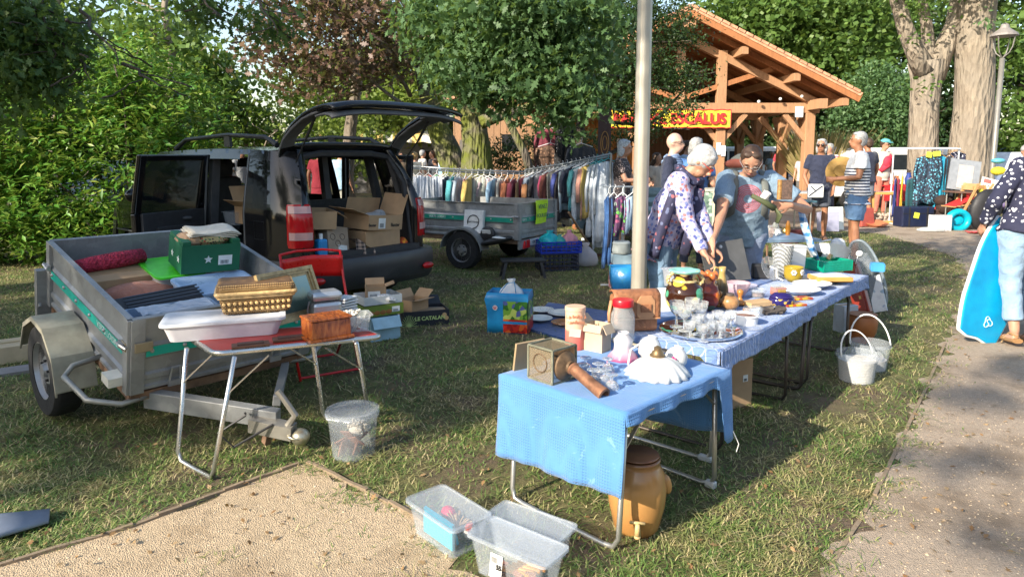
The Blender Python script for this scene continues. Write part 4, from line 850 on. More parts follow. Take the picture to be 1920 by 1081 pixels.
def door(side,ang):
 hinge=V(side*.87,1.68,0); mb=MB(); wn_=MB(); tr=MB(); L=.88
 d=V(side*math.sin(R(ang)),-math.cos(R(ang)),0); n=V(side*math.cos(R(ang)),math.sin(R(ang)),0)
 def q(u,z,o):inset=.12*max(0,(z-1.0)/.55)**1.2; return hinge+d*u-n*inset+n*o+V(0,0,z)
 def fr2(mbx,u0,u1,z0,z1,o0,o1):mbx.hexa([q(u0,z0,o0),q(u1,z0,o0),q(u1,z0,o1),q(u0,z0,o1),q(u0,z1,o0),q(u1,z1,o0),q(u1,z1,o1),q(u0,z1,o1)])
 fr2(mb,0,L,.42,1.0,-.05,.0); fr2(mb,0,.09,1.0,1.55,-.04,0); fr2(mb,L-.09,L,1.0,1.55,-.04,0); fr2(mb,.09,L-.09,1.49,1.55,-.04,0); dr=mb.build('rear_door',PAINT,car,bevel=.01)
 fr2(wn_,.09,L-.09,1.0,1.49,-.025,-.018); wn_.build('window',CLEARW if side>0 else TINT,dr)
 fr2(tr,.05,L-.06,.48,1.0,-.085,-.05); fr2(tr,.2,L-.2,.80,.86,-.12,-.085); tr.build('door_trim',TRIMD,dr,bevel=.01)
 h=MB(); h.mi=0; p=q(.3,.92,-.10); h.ell(p,(.05,.02,.02)); p2=q(.45,.62,-.09); h.ell(p2,(.11,.02,.08)); h.build('handle',TRIM,dr,smooth=True)
 s=MB(); s.tube([q(L-.02,.45,-.03),q(L-.02,1.0,-.03),q(L-.02,1.54,-.03),q(.04,1.54,-.03),q(.04,.45,-.03)],.012,6); s.build('door_seal',mat('worn_seal',(.12,.12,.12),.5),dr)
door(-1,68); door(1,62)
for s_ in(-1,1):
 mb=MB(); mb.ell((s_*1.02,3.05,1.08),(.11,.06,.085)); mb.bar((s_*.85,3.08,1.04),(s_*.97,3.07,1.05),.05,.05); mb.build('door_mirror',PAINT,car,smooth=True)
hp=[(.36,1.60),(.30,1.70),(.20,1.80),(.04,1.89),(-.16,1.97),(-.34,2.01),(-.50,2.03),(-.60,2.02),(-.64,1.99)]
def hpt(u,x):
 k=u*(len(hp)-1); i=min(int(k),len(hp)-2); f_=k-i; y=hp[i][0]*(1-f_)+hp[i+1][0]*f_; z=hp[i][1]*(1-f_)+hp[i+1][1]*f_
 hw=.70+.06*math.sin(u*math.pi*.6); return V(x*hw,y+.05*x*x,z-.055*x*x*x*x)
mb=MB(); gl=MB(); tr=MB(); NU,NX=32,32
for i in range(NU):
 for j in range(NX):
  u=(i+.5)/NU; x=((j+.5)/NX)*2-1; q=[hpt(i/NU,j/NX*2-1),hpt((i+1)/NU,j/NX*2-1),hpt((i+1)/NU,(j+1)/NX*2-1),hpt(i/NU,(j+1)/NX*2-1)]
  g=.10<u<.60 and abs(x)<(.82 if u<.5 else.82-(u-.5)*1.2)
  (gl if g else mb).quad(*q)
  if not g:tr.quad(*[p+V(0,.02,-.045-(.03 if u>.66 else 0))for p in q])
tg=mb.build('tailgate',PAINT,car,smooth=True); tg.modifiers.new('w','WELD').merge_threshold=.002; d_=tg.modifiers.new('t','SOLIDIFY'); d_.thickness=.03; d_.offset=-1
gl.build('window',CLEARW,tg,smooth=True); trm=tr.build('inner_lining',mat('lining_grey',(.11,.11,.115),.75),tg,smooth=True); trm.modifiers.new('w','WELD').merge_threshold=.002; d_=trm.modifiers.new('t','SOLIDIFY'); d_.thickness=.02
mb=MB(); mb.box((.0,-.46,1.925),(.16,.05,.03)); mb.box((.45,-.50,1.925),(.10,.03,.02)); mb.build('lock',BLACKM,tg)
for s_ in(-1,1):
 mb=MB(); mb.tube([V(s_*.64,.20,1.48),V(s_*.66,-.02,1.70)],.008,6); mb.tube([V(s_*.66,-.02,1.70),V(s_*.66,-.17,1.88)],.014,6); mb.build('gas_strut',BLACKM,tg)
CM=wm(car)
def LC(x,y,z):return CM@V(x,y,z)
CRZ=math.degrees(math.atan2(.749,.663))
def simple_car(name,lab,cat,loc,rz,c,L=4.2,W=1.7,H=1.45,van=False):
 t=thing(name,lab,cat,loc,rz); pm=mat(name+'_paint',c,.25,.1,Coat_Weight=.6); mb=MB(); st=[]
 prof=[(-L/2,.35),(-L/2,.8),(-L/2+.08,.98),(-L*.28,1.0),(-L*.14,H),(L*.30,H),(L*.45,1.0),(L/2,.9),(L/2,.35)]if not van else[(-L/2,.35),(-L/2,.95),(-L/2+.5,1.1),(-L/2+1.1,H),(L/2-.05,H),(L/2,1.0),(L/2,.35)]
 rings=[]
 for y,k in((-W/2,.97),(-W/2+.06,1),(W/2-.06,1),(W/2,.97)):rings.append([V(x*k,y*(1),.35+(z-.35)*(1 if k==1 else.96))for x,z in prof])
 mb.loft(rings); mb.build('body',pm,t,bevel=.03)
 for s_ in(-1,1):
  y=s_*(W/2+.004); mb=MB()
  if van:mb.quad((-L/2+.85,y,1.12),(-L/2+1.75,y,1.12),(-L/2+1.75,y,H-.2),(-L/2+1.25,y,H-.2)); mb.quad((-L/2+1.85,y,1.12),(L/2-.3,y,1.12),(L/2-.3,y,H-.2),(-L/2+1.85,y,H-.2))
  else:mb.quad((-L*.24,y,1.02),(L*.02,y,1.02),(L*.02,y,H-.08),(-L*.13,y,H-.08)); mb.quad((L*.04,y,1.02),(L*.38,y,1.02),(L*.28,y,H-.08),(L*.04,y,H-.08))
  mb.build('window',mat('car_glass',(.02,.025,.03),.05),t)
  for x in(-L*.32,L*.32):wheel(t,x,s_*(W/2-.08),.3,.18,.3,1)if False else None
  for x in(-L*.32,L*.32):
   mb=MB(); mb.lathe([(.02,-.1),(.18,-.1),(.3,-.09),(.31,0),(.3,.09),(.18,.1),(.02,.1)],20,(x,s_*(W/2-.06),.31),rot(90)); mb.build('wheel',RUB,t)
 return t
simple_car('silver_car','pale car nose showing left of the black car behind the trailer','car',(-6.3,11.9,0),R(75),(.5,.52,.53),3.6)
simple_car('white_van','long white van parked behind the clothes stand at right','van',(11.2,20.9,0),R(2),(.72,.74,.76),4.6,1.8,1.75,True)
simple_car('white_car','white estate car with open boot at the right edge behind stalls','car',(14.6,19.3,0),R(20),(.66,.69,.72),4.4,1.75,1.62,True)
simple_car('white_van','white van far behind the pavilion posts','van',(9.9,31,0),R(5),(.8,.8,.8),5.0,1.9,1.9,True)
#  people
SKIN=mat('skin_fair',(.46,.24,.155),.55,vs=20,var=.12,Subsurface_Weight=.08); SKINT=mat('skin_tanned',(.34,.155,.085),.55,vs=20,var=.12,Subsurface_Weight=.05)
GREYH=mat('grey_hair',(.34,.34,.34),.7,vs=40,var=.4,bump=.6,bs=70); BRHAIR=mat('brown_hair',(.055,.03,.018),.6,vs=40,var=.4,bump=.6,bs=70)
def solid(mb,name,m,parent,vox,it=2,wr=0.0,ws=9.0,label=None,mats2=None):
 me=bpy.data.meshes.new('tmp'); me.from_pydata([tuple(p)for p in mb.v],[],mb.f); o=bpy.data.objects.new('tmp',me); C.objects.link(o)
 d=o.modifiers.new('r','REMESH'); d.mode='VOXEL'; d.voxel_size=vox
 if it:d=o.modifiers.new('s','SMOOTH'); d.iterations=it; d.factor=.5
 me2=bpy.data.meshes.new_from_object(o.evaluated_get(bpy.context.evaluated_depsgraph_get())); bpy.data.objects.remove(o); bpy.data.meshes.remove(me)
 n=len(me2.vertices)
 if wr:
  co=np.empty(n*3,np.float32); me2.vertices.foreach_get('co',co); no=np.empty(n*3,np.float32); me2.vertices.foreach_get('normal',no); co=co.reshape(-1,3); no=no.reshape(-1,3)
  q=co*ws
  f=np.sin(q[:,0]*1.3+2*np.sin(q[:,2]*.8+q[:,1]))*np.sin(q[:,2]*1.9+1.7*np.sin(q[:,0]*1.1))+.5*np.sin(q[:,2]*4.1+2*np.sin(q[:,0]*1.9+q[:,1]*2.3))
  me2.vertices.foreach_set('co',(co+no*(f*wr)[:,None]).reshape(-1))
 me2.polygons.foreach_set('use_smooth',[True]*len(me2.polygons)); me2.materials.clear(); me2.materials.append(m); me2.name=name
 o=bpy.data.objects.new(name,me2); C.objects.link(o); o.parent=parent; CH_MAP.setdefault(parent.name,[]).append(o.name)
 return props(o,label)
def hand(mb,wr_,d,n,side,k=1.0,curl=.5):
 """palm + five fingers. d: direction of fingers, n: palm normal (towards what is held)"""
 d=d.normalized(); n=(n-d*n.dot(d)).normalized(); s_=d.cross(n)*side; p=wr_
 mb.tube([p-d*.01*k,p+d*.03*k,p+d*.06*k,p+d*.085*k],[.024*k,.034*k,.040*k,.036*k],10,flat=.42)if False else None
 rings=[]
 for t,w_,th in((-.01,.024,.019),(.02,.030,.017),(.05,.038,.016),(.08,.039,.014),(.09,.034,.010)):
  rings.append([p+d*t*k+s_*math.cos(a)*w_*k+n*math.sin(a)*th*k for a in[i*math.pi/5 for i in range(10)]])
 mb.loft(rings)
 for i,(o,L)in enumerate(((-.030,.062),(-.011,.074),(.010,.080),(.030,.070))):
  b=p+d*.082*k+s_*o*k; c=curl*(1+.12*i); a1,a2,a3=c*.7,c*1.6,c*2.3
  pts=[b]; q=b
  for f,a in((.42,a1),(.33,a2),(.25,a3)):q=q+(d*math.cos(a)+n*math.sin(a))*L*f*k+s_*(o*.05)*k; pts.append(q)
  mb.tube(pts,[.0095*k,.009*k,.0082*k,.007*k],7)
 b=p+d*.025*k+s_*.030*k; q1=b+(d*.6+s_*.7+n*.35).normalized()*.035*k; q2=q1+(d*.9+s_*.15+n*.45).normalized()*.032*k; mb.tube([b,q1,q2],[.013*k,.011*k,.008*k],7)
def person(lab,loc,rz=0,h=1.75,lean=0,side=0,head=(0,0),fat=1.0,arms=None,legs=None,top=None,bot=None,hair=None,shoes=None,skin=None,vox=.012,sleeve='short',hem=0.0,collar=None,palms=None,curl=.5,hipz=.93,group=None,hands=True,hk=1.0):
 """stands at loc facing local -Y; rz turns it. arms: {side:(elbow, wrist)}; all in metres for a 1.7 m body"""
 skin=skin or SKIN; k=h/1.7; t=thing('person',lab,'person',loc,rz,group); t.scale=(k,k,k)
 Rm=Matrix.Rotation(R(lean),3,'X')@Matrix.Rotation(R(side),3,'Y'); Hp=V(0,0,hipz)
 def S(x,y,z):return Hp+Rm@V(x,y,z)
 def ring(z,rx,ry,yo=0,n=16,inf=0):return[S((rx+inf)*math.cos(2*math.pi*i/n),yo+(ry+inf)*math.sin(2*math.pi*i/n),z)for i in range(n)]
 TP=[(-.10,.13,.10,.01),(-.03,.165*fat,.120*fat,.01),(.05,.155*fat,.112*fat,.0),(.14,.140*fat,.108*fat,-.005),(.26,.155*fat,.115*fat,-.005),(.36,.168,.118,.0),(.44,.172,.10,.005),(.49,.14,.075,.01),(.515,.075,.06,.01)]
 neck=S(0,.005,.51); Hm=Rm@Matrix.Rotation(R(head[1]),3,'Z')@Matrix.Rotation(R(head[0]),3,'X'); hc=neck+(Rm@V(0,-.01,.04))+Hm@V(0,-.015,.115)
 HM=Matrix.Translation(hc)@Hm.to_4x4()
 hips={s_:Hp+V(s_*.085,0,-.03)for s_ in(-1,1)}; L=legs or{}
 kn={}; an={}; sh={}; el={}; wr_={}
 for s_ in(-1,1):
  kn[s_],an[s_]=(Vector(q)for q in L.get(s_,((s_*.10,-.015,.50),(s_*.11,.02,.08))))
  sh[s_]=S(s_*.165,.005,.455); A=(arms or{}).get(s_)
  if A:el[s_],wr_[s_]=Vector(A[0]),Vector(A[1])
  else:el[s_]=S(s_*.24,.03,.19); wr_[s_]=S(s_*.25,-.05,-.04)
 far=vox>.016
 mb=MB(); mb.loft([ring(z,rx-.006,ry-.006,yo)for z,rx,ry,yo in TP]); mb.tube([S(0,.01,.46),neck,hc-Hm@V(0,0,.05)],[.062,.055,.052],12)
 mb.ell(hc+Hm@V(0,.008,.02),(.076,.094,.10),Hm.to_4x4(),16,12); mb.ell(hc+Hm@V(0,-.035,-.055),(.052,.052,.058),Hm.to_4x4(),14,10)
 if not far:
  mb.tube([hc+Hm@V(0,-.082,.022),hc+Hm@V(0,-.108,-.022),hc+Hm@V(0,-.092,-.034)],[.008,.014,.012],8)
  for s_ in(-1,1):mb.ell(hc+Hm@V(s_*.078,.012,.0),(.010,.018,.030),Hm.to_4x4(),8,6); mb.ell(hc+Hm@V(s_*.033,-.070,.030),(.022,.015,.010),Hm.to_4x4(),8,6)
  mb.ell(hc+Hm@V(0,-.082,-.058),(.024,.014,.010),Hm.to_4x4(),8,6)
 else:mb.ell(hc+Hm@V(0,-.098,-.01),(.016,.018,.022),Hm.to_4x4(),8,6)
 for s_ in(-1,1):
  mb.tube([sh[s_],sh[s_].lerp(el[s_],.5),el[s_],el[s_].lerp(wr_[s_],.35),wr_[s_]],[.052*fat,.046*fat,.039,.037,.025],10); mb.ell(sh[s_],.055)
  hp=hips[s_]; mb.tube([hp,hp.lerp(kn[s_],.5),kn[s_],kn[s_].lerp(an[s_],.35),an[s_]],[.088*fat,.073,.052,.055,.034],12); mb.ell(kn[s_],.051)
  d=an[s_]-kn[s_]; 
  fd=V(0,-1,0); mb.tube([an[s_]+V(0,.03,-.035),an[s_]+V(0,-.04,-.045),an[s_]+V(0,-.12,-.06),an[s_]+V(0,-.165,-.062)],[.033,.036,.034,.018],10,flat=.75)
  fdir=(wr_[s_]-el[s_]).normalized(); pn=(palms or{}).get(s_,V(-s_,-.2,0)); dd=fdir
  if isinstance(pn,tuple):dd,pn=pn
  if not far:hand(mb,wr_[s_],dd,pn,s_,1.0,curl)
  else:mb.tube([wr_[s_],wr_[s_]+dd*.07,wr_[s_]+dd*.15],[.026,.034,.018],6,flat=.5)
 solid(mb,'body',skin,t,vox if vox>.012 else.0075,2)
 if top is not None:
  mb=MB(); i0=.018 if vox<=.014 else.022; pr=[q for q in TP if q[0]>=hem-.06]
  rings=[ring(hem-.03,TP[1][1]+.012,TP[1][2]+.012,.01,inf=i0)]if hem<0 else[]
  rings+=[ring(z,rx,ry,yo,inf=i0)for z,rx,ry,yo in TP if z>hem-.02]; mb.loft(rings)
  for s_ in(-1,1):
   if sleeve=='none':continue
   e=sh[s_].lerp(el[s_],.62); tr_=[sh[s_]+(S(0,0,.40)-sh[s_])*.25,sh[s_],e]if sleeve=='short' else[sh[s_],el[s_],el[s_].lerp(wr_[s_],.9)]
   mb.tube(tr_,[.070*fat,.071*fat,.066*fat]if sleeve=='short' else[.070*fat,.058,.046],12); mb.ell(sh[s_],.070*fat)
  solid(mb,'shirt',top,t,max(vox,.011),2,.0045 if not far else.0,16)
 if bot is not None:
  kind,bm=bot; mb=MB(); mb.loft([ring(z,rx,ry,yo,inf=.012)for z,rx,ry,yo in TP[:3]]+[ring(.09,.142*fat,.105*fat,0,inf=.010)])
  for s_ in(-1,1):
   hp=hips[s_]
   if kind=='shorts':mb.tube([hp,hp.lerp(kn[s_],.45),hp.lerp(kn[s_],.82)],[.105*fat,.098*fat,.092],12)
   elif kind=='long':mb.tube([hp,hp.lerp(kn[s_],.5),kn[s_],kn[s_].lerp(an[s_],.5),kn[s_].lerp(an[s_],.93)],[.103*fat,.088,.070,.066,.056],12)
   elif kind=='rolled':mb.tube([hp,hp.lerp(kn[s_],.5),kn[s_],kn[s_].lerp(an[s_],.62),kn[s_].lerp(an[s_],.64),kn[s_].lerp(an[s_],.76)],[.108*fat,.096,.074,.066,.073,.071],14)
  if kind=='skirt':mb.loft([ring(.09,.145,.11),ring(-.1,.19,.15),ring(-.35,.22,.18),ring(-.5,.23,.19)])
  solid(mb,{'shorts':'shorts','skirt':'skirt'}.get(kind,'trousers'),bm,t,max(vox,.011),2,.004 if not far else 0,14)
 if hair:
  kind,hm=hair; mb=MB()
  if kind!='bald':
   mb.ell(hc+Hm@V(0,.022+.01*(hk-1),.038),(.086*hk,.093*hk,.088*hk),Hm.to_4x4(),16,12)
   mb.ell(hc+Hm@V(0,.05,-.01),(.076*hk,.06*hk,.07*hk),Hm.to_4x4(),12,8)
   for s_ in(-1,1):mb.ell(hc+Hm@V(s_*.030,-.028,.092),(.042,.034,.022),Hm.to_4x4(),10,8)
   if kind in('bob','long'):
    for s_ in(-1,0,1):mb.ell(hc+Hm@V(s_*.065,.03+.02*(s_==0),-.05),(.032,.052,.085),Hm.to_4x4(),10,8)
   if kind=='long':
    for s_ in(-1,0,1):mb.tube([hc+Hm@V(s_*.05,.06,-.05),S(s_*.07,.10,.42),S(s_*.06,.12,.33)],[.045,.045,.02],8)
   solid(mb,'hair',hm,t,max(.008,vox*.8),2,.0016,45)
  else:pass
 if shoes is not None:
  for s_ in(-1,1):
   mb=MB(); a=an[s_]; mb.tube([a+V(0,.045,-.035),a+V(0,-.03,-.035),a+V(0,-.12,-.050),a+V(0,-.175,-.056)],[.042,.046,.043,.028],12,flat=.78); mb.box(a+V(0,-.065,-.073),(.085,.25,.018)); mb.build('shoe',shoes,t,smooth='auto')
 if not far:
  mb=MB()
  for s_ in(-1,1):
   e=MB(); e.ell(hc+Hm@V(s_*.032,-.080,.014),(.011,.007,.006),Hm.to_4x4(),8,6); e.build('eye',mat('eye_dark',(.05,.035,.03),.2),t,smooth=True)
   e=MB(); e.tube([hc+Hm@V(s_*.016,-.089,.036),hc+Hm@V(s_*.034,-.087,.041),hc+Hm@V(s_*.052,-.074,.034)],.0026,5); e.build('eyebrow',hair[1]if hair else BRHAIR,t)
  e=MB(); e.tube([hc+Hm@V(-.022,-.090,-.056),hc+Hm@V(0,-.097,-.055),hc+Hm@V(.022,-.090,-.056)],.0042,6); e.build('mouth',mat('lip',(.36,.12,.10),.5),t)
 return dict(t=t,HM=HM,hc=hc,S=S,sh=sh,el=el,wr=wr_,Hm=Hm,kn=kn,an=an,ring=ring,TP=TP)
def glasses(p,m,sun=False):
 mb=MB(); H=p['HM']
 for s_ in(-1,1):
  mb.tube([H@V(s_*.034+.024*math.cos(a),-.101+.006*abs(math.cos(a)),.012+.018*math.sin(a))for a in[i*.524 for i in range(12)]],.0019,5,closed=True); mb.tube([H@V(s_*.058,-.095,.016),H@V(s_*.084,-.03,.016),H@V(s_*.084,.02,.008)],.0028,5)
 mb.tube([H@V(-.010,-.103,.016),H@V(.010,-.103,.016)],.003,5); o=mb.build('glasses',m,p['t'])
 if sun:
  for s_ in(-1,1):
   mb=MB(); mb.ell(H@V(s_*.034,-.100,.012),(.024,.004,.018),p['Hm'].to_4x4(),10,6); mb.build('lens',mat('sun_lens',(.01,.01,.012),.1),o,smooth=True)
def pattern(name,base,cols,scale,thr=.5,feat='F1',rough=.85):
 s=NT(name); v=s.vor(scale,feat,out='Distance'); cc=s.vor(scale,'F1',out='Color'); bw=s.n('ShaderNodeSeparateColor'); s.l(cc,bw.inputs[0])
 c=s.ramp(bw.outputs[0],[(i/max(1,len(cols)),q)for i,q in enumerate(cols)],True)
 m_=s.ramp(s.math('ADD',v,s.math('MULTIPLY',s.math('SUBTRACT',s.noise(scale*2.5,3),.5),.5)),[(thr-.04,(1,1,1)),(thr+.04,(0,0,0))]); out=s.mix(m_,base,c)
 s.bump(s.noise(18,2),.3,.02); return s.fin(out,rough)
def stripes(name,a,b,per,duty=.4,lo=-9,hi=9,coord=2):
 s=NT(name); sep=s.n('ShaderNodeSeparateXYZ'); s.l(s.tc,sep.inputs[0]); z=sep.outputs[coord]; fr=s.math('FRACT',s.math('MULTIPLY',z,per))
 m_=s.math('MULTIPLY',s.math('LESS_THAN',fr,duty),s.math('MULTIPLY',s.math('GREATER_THAN',z,lo),s.math('LESS_THAN',z,hi)))
 s.bump(s.noise(14,3),.4,.03); return s.fin(s.mix(m_,a,b),.85)
def inv(t,p):return wm(t).inverted()@Vector(p)
DENIM=fabric('denim',(.16,.26,.38),.3,5); NAVY=fabric('navy_cloth',(.018,.024,.055)); WHITE=fabric('white_cloth',(.74,.75,.78)); LBLUE=fabric('light_blue_cloth',(.30,.42,.58)); KHAKI=fabric('khaki_cloth',(.30,.26,.18))
loc=V(1.93,5.80,0)
def tol(loc,rz,h,w_):m=Matrix.Translation(loc)@Matrix.Rotation(rz,4,'Z')@Matrix.Scale(h/1.7,4); return m.inverted()@Vector(w_)
rzm=R(-8); hm_=1.70
q=lambda*a:tol(loc,rzm,hm_,a)
def tshirt():
 s=NT('heather_blue_tshirt'); c=s.ramp(s.noise(160,2),[(.3,(.16,.24,.33)),(.7,(.25,.35,.45))]); sep=s.n('ShaderNodeSeparateXYZ'); s.l(s.tc,sep.inputs[0])
 dx=s.math('SUBTRACT',sep.outputs[0],-.01); dz=s.math('SUBTRACT',sep.outputs[2],1.20); r=s.math('SQRT',s.math('ADD',s.math('MULTIPLY',dx,dx),s.math('MULTIPLY',dz,dz)))
 ring=s.math('MULTIPLY',s.math('LESS_THAN',r,.115),s.math('GREATER_THAN',r,.035)); front=s.math('LESS_THAN',sep.outputs[1],-.05)
 wv=s.math('GREATER_THAN',s.math('FRACT',s.math('MULTIPLY',r,70)),.35); m_=s.math('MULTIPLY',s.math('MULTIPLY',ring,front),wv)
 s.bump(s.noise(14,3,.5,1),.5,.03); return s.fin(s.mix(m_,c,(.42,.09,.11)),.85)
man=person('man in light blue t-shirt with grey rucksack straps bending over the long table',loc,rzm,hm_,lean=25,head=(18,-8),fat=1.24,arms={-1:(q(1.62,5.36,1.08),q(1.46,5.02,.93)),1:(q(2.36,5.50,1.11),q(2.07,5.15,1.18))},palms={-1:(V(-.25,-.5,-.85),V(.3,.5,-.4)),1:(V(-1,-.05,-.12),V(.1,1,.2))},top=tshirt(),bot=('long',fabric('grey_blue_trousers',(.20,.25,.36))),hair=('short',BRHAIR),shoes=BLACKM,vox=.012,curl=.55,hem=-.06)
glasses(man,mat('steel_frame',(.45,.42,.40),.3,.5))
mb=MB(); Sm=man['S']
for s_ in(-1,1):mb.tube([Sm(s_*.10,.12,.49),Sm(s_*.105,.01,.525),Sm(s_*.115,-.10,.47),Sm(s_*.125,-.155,.36),Sm(s_*.13,-.15,.24),Sm(s_*.165,-.07,.14),Sm(s_*.15,.12,.10)],[.028]*7,8,flat=.35)
mb.build('strap',mat('strap_grey',(.13,.14,.13),.8),man['t'],smooth=True)
rk=thing('rucksack','grey rucksack with a rust red top worn by the man in light blue t-shirt','rucksack',wm(man['t'])@Sm(0,.22,.1),rzm)
mb=MB(); mb.ell((0,-.05,.20),(.17,.11,.26),rot(17),14,10); mb.build('bag',mat('rucksack_grey',(.10,.11,.10),.8),rk,smooth=True)
mb=MB(); mb.ell((0,-.13,.36),(.16,.06,.05),rot(10),14,8); mb.build('rolled_jacket',mat('rust_red',(.26,.07,.045),.8),rk,smooth=True)
M_=wm(man['t']); hw=Z(1440,374,5.06)
bk_=thing('old_book','old leather bound book with marbled cover under the man\'s arm','book',Z(1470,372,5.12),R(-14))
mb=MB(); mb.box((.012,0,.065),(.085,.028,.145)); mb.build('cover',mat('marbled_board',(.10,.06,.045),.6,vs=60,var=.6),bk_,bevel=.004); mb=MB(); mb.tube([V(-.034,-.004,-.008),V(-.034,-.004,.138)],.019,8,flat=.9); mb.build('spine',mat('gilt_leather',(.36,.19,.06),.45,vs=50,var=.5),bk_)
gb=thing('folding_umbrella','olive green rolled umbrella held in the man\'s left hand','umbrella',hw+V(-.03,-.03,-.02),0)
mb=MB(); mb.tube([V(-.10,0,.05),V(0,0,0),V(.07,0,-.045)],[.017,.022,.024],10); mb.tube([V(.07,0,-.04),V(.11,.0,-.09),V(.09,.0,-.15)],[.026,.045,.03],8,flat=.35); mb.build('cloth',mat('olive_nylon',(.07,.085,.035),.7),gb,smooth=True)
cp=thing('white_mug','small white mug held against the man\'s chest','mug',hw+V(-.02,.0,.03),0)
mb=MB(); mb.lathe([(.001,-.03),(.026,-.03),(.029,.03),(.026,.03),(.023,-.025),(.001,-.025)],20,m=rot(20,30)); mb.build('cup',PAPER,cp,smooth='auto')
um=thing('checked_scarf','blue and white checked cloth hanging behind the man\'s elbow','cloth',V(2.42,5.78,.72),0)
s=NT('blue_check'); sep=s.n('ShaderNodeSeparateXYZ'); s.l(s.tc,sep.inputs[0]); a=s.math('GREATER_THAN',s.math('FRACT',s.math('MULTIPLY',sep.outputs[0],22)),.5); b=s.math('GREATER_THAN',s.math('FRACT',s.math('MULTIPLY',sep.outputs[2],16)),.5)
cc=s.mix(s.math('MULTIPLY',s.math('ADD',a,b),.5),(.68,.76,.84),(.06,.24,.55)); CHK=s.fin(cc,.85)
mb=MB(); mb.tube([V(-.02,0,.42),V(.02,-.02,.25),V(.09,-.03,.05),V(.17,-.04,-.10)],[.03,.06,.055,.015],8,flat=.4); mb.build('cloth',CHK,um,smooth=True)
loc=V(1.17,5.38,0); rzw=R(62); hw_=1.68
q=lambda*a:tol(loc,rzw,hw_,a)
FLOR=pattern('lilac_floral_print',(.44,.40,.54),[(.06,.08,.24),(.48,.18,.18),(.20,.24,.46),(.12,.14,.36),(.55,.48,.58),(.34,.34,.55)],36,.50)
FLORD=pattern('dark_paisley_print',(.035,.035,.08),[(.25,.25,.38),(.03,.03,.06),(.30,.10,.12),(.12,.14,.25)],26,.36)
wo=person('grey haired woman in lilac floral shirt and red glasses bending over the long table',loc,rzw,hw_,lean=21,head=(26,4),fat=1.28,hk=1.12,arms={1:(q(1.42,5.22,1.10),q(1.46,5.02,.88)),-1:(q(1.30,5.10,1.06),q(1.38,4.92,.84))},palms={1:(V(.1,-.8,-.6),V(0,-.4,-1)),-1:(V(.1,-.8,-.6),V(0,-.4,-1))},top=FLOR,bot=('long',DENIM),hair=('short',mat('white_grey_hair',(.46,.455,.45),.7,vs=40,var=.35,bump=.6,bs=70)),shoes=BLACKM,sleeve='long',vox=.012,hem=-.14,curl=.7)
glasses(wo,mat('red_frame',(.65,.05,.02),.3))
Sw=wo['S']; mb=MB(); n=10
mb.grid(lambda u,v:tuple(Sw(-.20-.03*math.sin(u*3.14)-.035*math.sin(v*3.0)+.03*(v<.1),(-.045-.04*v+.075*u),.49-.62*v)),8,14)
mb.tube([Sw(-.02,-.12,.52),Sw(-.09,-.09,.50),Sw(-.10,.02,.535),Sw(0,.09,.54),Sw(.10,.02,.535),Sw(.09,-.09,.50),Sw(0,-.145,.42)],[.028]*7,8,closed=False); mb.tube([Sw(-.04,-.14,.46),Sw(-.05,-.17,.30),Sw(-.04,-.20,.10),Sw(-.03,-.22,-.05)],[.035,.045,.05,.04],8,flat=.5)
mb.build('scarf',FLORD,wo['t'],smooth=True,thick=.012)
LEAFP=pattern('white_leaf_print',(.018,.02,.05),[(.72,.72,.78),(.018,.02,.05),(.68,.68,.74),(.5,.5,.58)],30,.33)
wr2=person('woman in navy leaf print blouse and rolled jeans walking off at the right edge',V(4.20,5.62,0),R(172),1.76,lean=6,side=-13,fat=1.12,head=(4,0),legs={-1:((-.09,-.06,.50),(-.09,.02,.085)),1:((.10,.02,.50),(.10,.14,.11))},arms={1:((.27,.04,1.13),(.27,-.10,.94)),-1:((-.25,.02,1.12),(-.25,-.08,.9))},top=LEAFP,sleeve='long',bot=('rolled',fabric('light_denim',(.24,.36,.50),.3,6)),hair=('short',GREYH),shoes=None,vox=.014,hem=-.04)
for s_ in(-1,1):
 mb=MB(); a=wr2['an'][s_]; mb.tube([a+V(0,.05,-.05),a+V(0,-.03,-.06),a+V(0,-.12,-.068),a+V(0,-.18,-.07)],[.04,.044,.044,.03],12,flat=.5); mb.tube([a+V(0,.045,-.02),a+V(.035,-.01,.0),a+V(0,-.045,.0),a+V(-.035,-.01,.0)],.008,6,closed=True); mb.tube([a+V(-.04,-.08,-.06),a+V(0,-.08,-.02),a+V(.04,-.08,-.06)],.010,6); mb.build('sandal',mat('tan_leather',(.28,.15,.06),.6),wr2['t'],smooth='auto')
bb=thing('bodyboard','bright blue bodyboard with white rail leaning against the woman in rolled jeans','bodyboard',V(3.84,5.60,.06),0)
ol=[]
for t_ in[i/40 for i in range(41)]:
 z=t_*1.0; wv=.235*(1-.32*max(0,(t_-.62)/.38)**2.2)*(1-.22*max(0,(.3-t_)/.3)**1.5); ol.append((wv,z))
pts=[(-w_,z)for w_,z in ol]+[(w_,z)for w_,z in ol[::-1]]
pts+=[(.10,-.045+.02),(.0,-.01),(-.10,-.025)]
s=NT('bodyboard_blue'); c=s.ramp(s.noise(3,3),[(.35,(.0,.22,.46)),(.65,(.0,.34,.58))]); s.bump(s.vor(120),.2,.003); BBM=s.fin(c,.45)
BM_=rot(90); tilt=TR(0,0,0,0,23,8)@rot(-8)
mb=MB(); mb.prism([(x,z)for x,z in pts],.05,tilt@TR(0,.025,0,90)); mb.build('core',BBM,bb,bevel=.012)
mb=MB(); mb.tube([tilt@V(x,0,z)for x,z in pts],.016,8,closed=True); mb.build('rail',mat('foam_white',(.74,.76,.78),.5),bb,smooth=True)
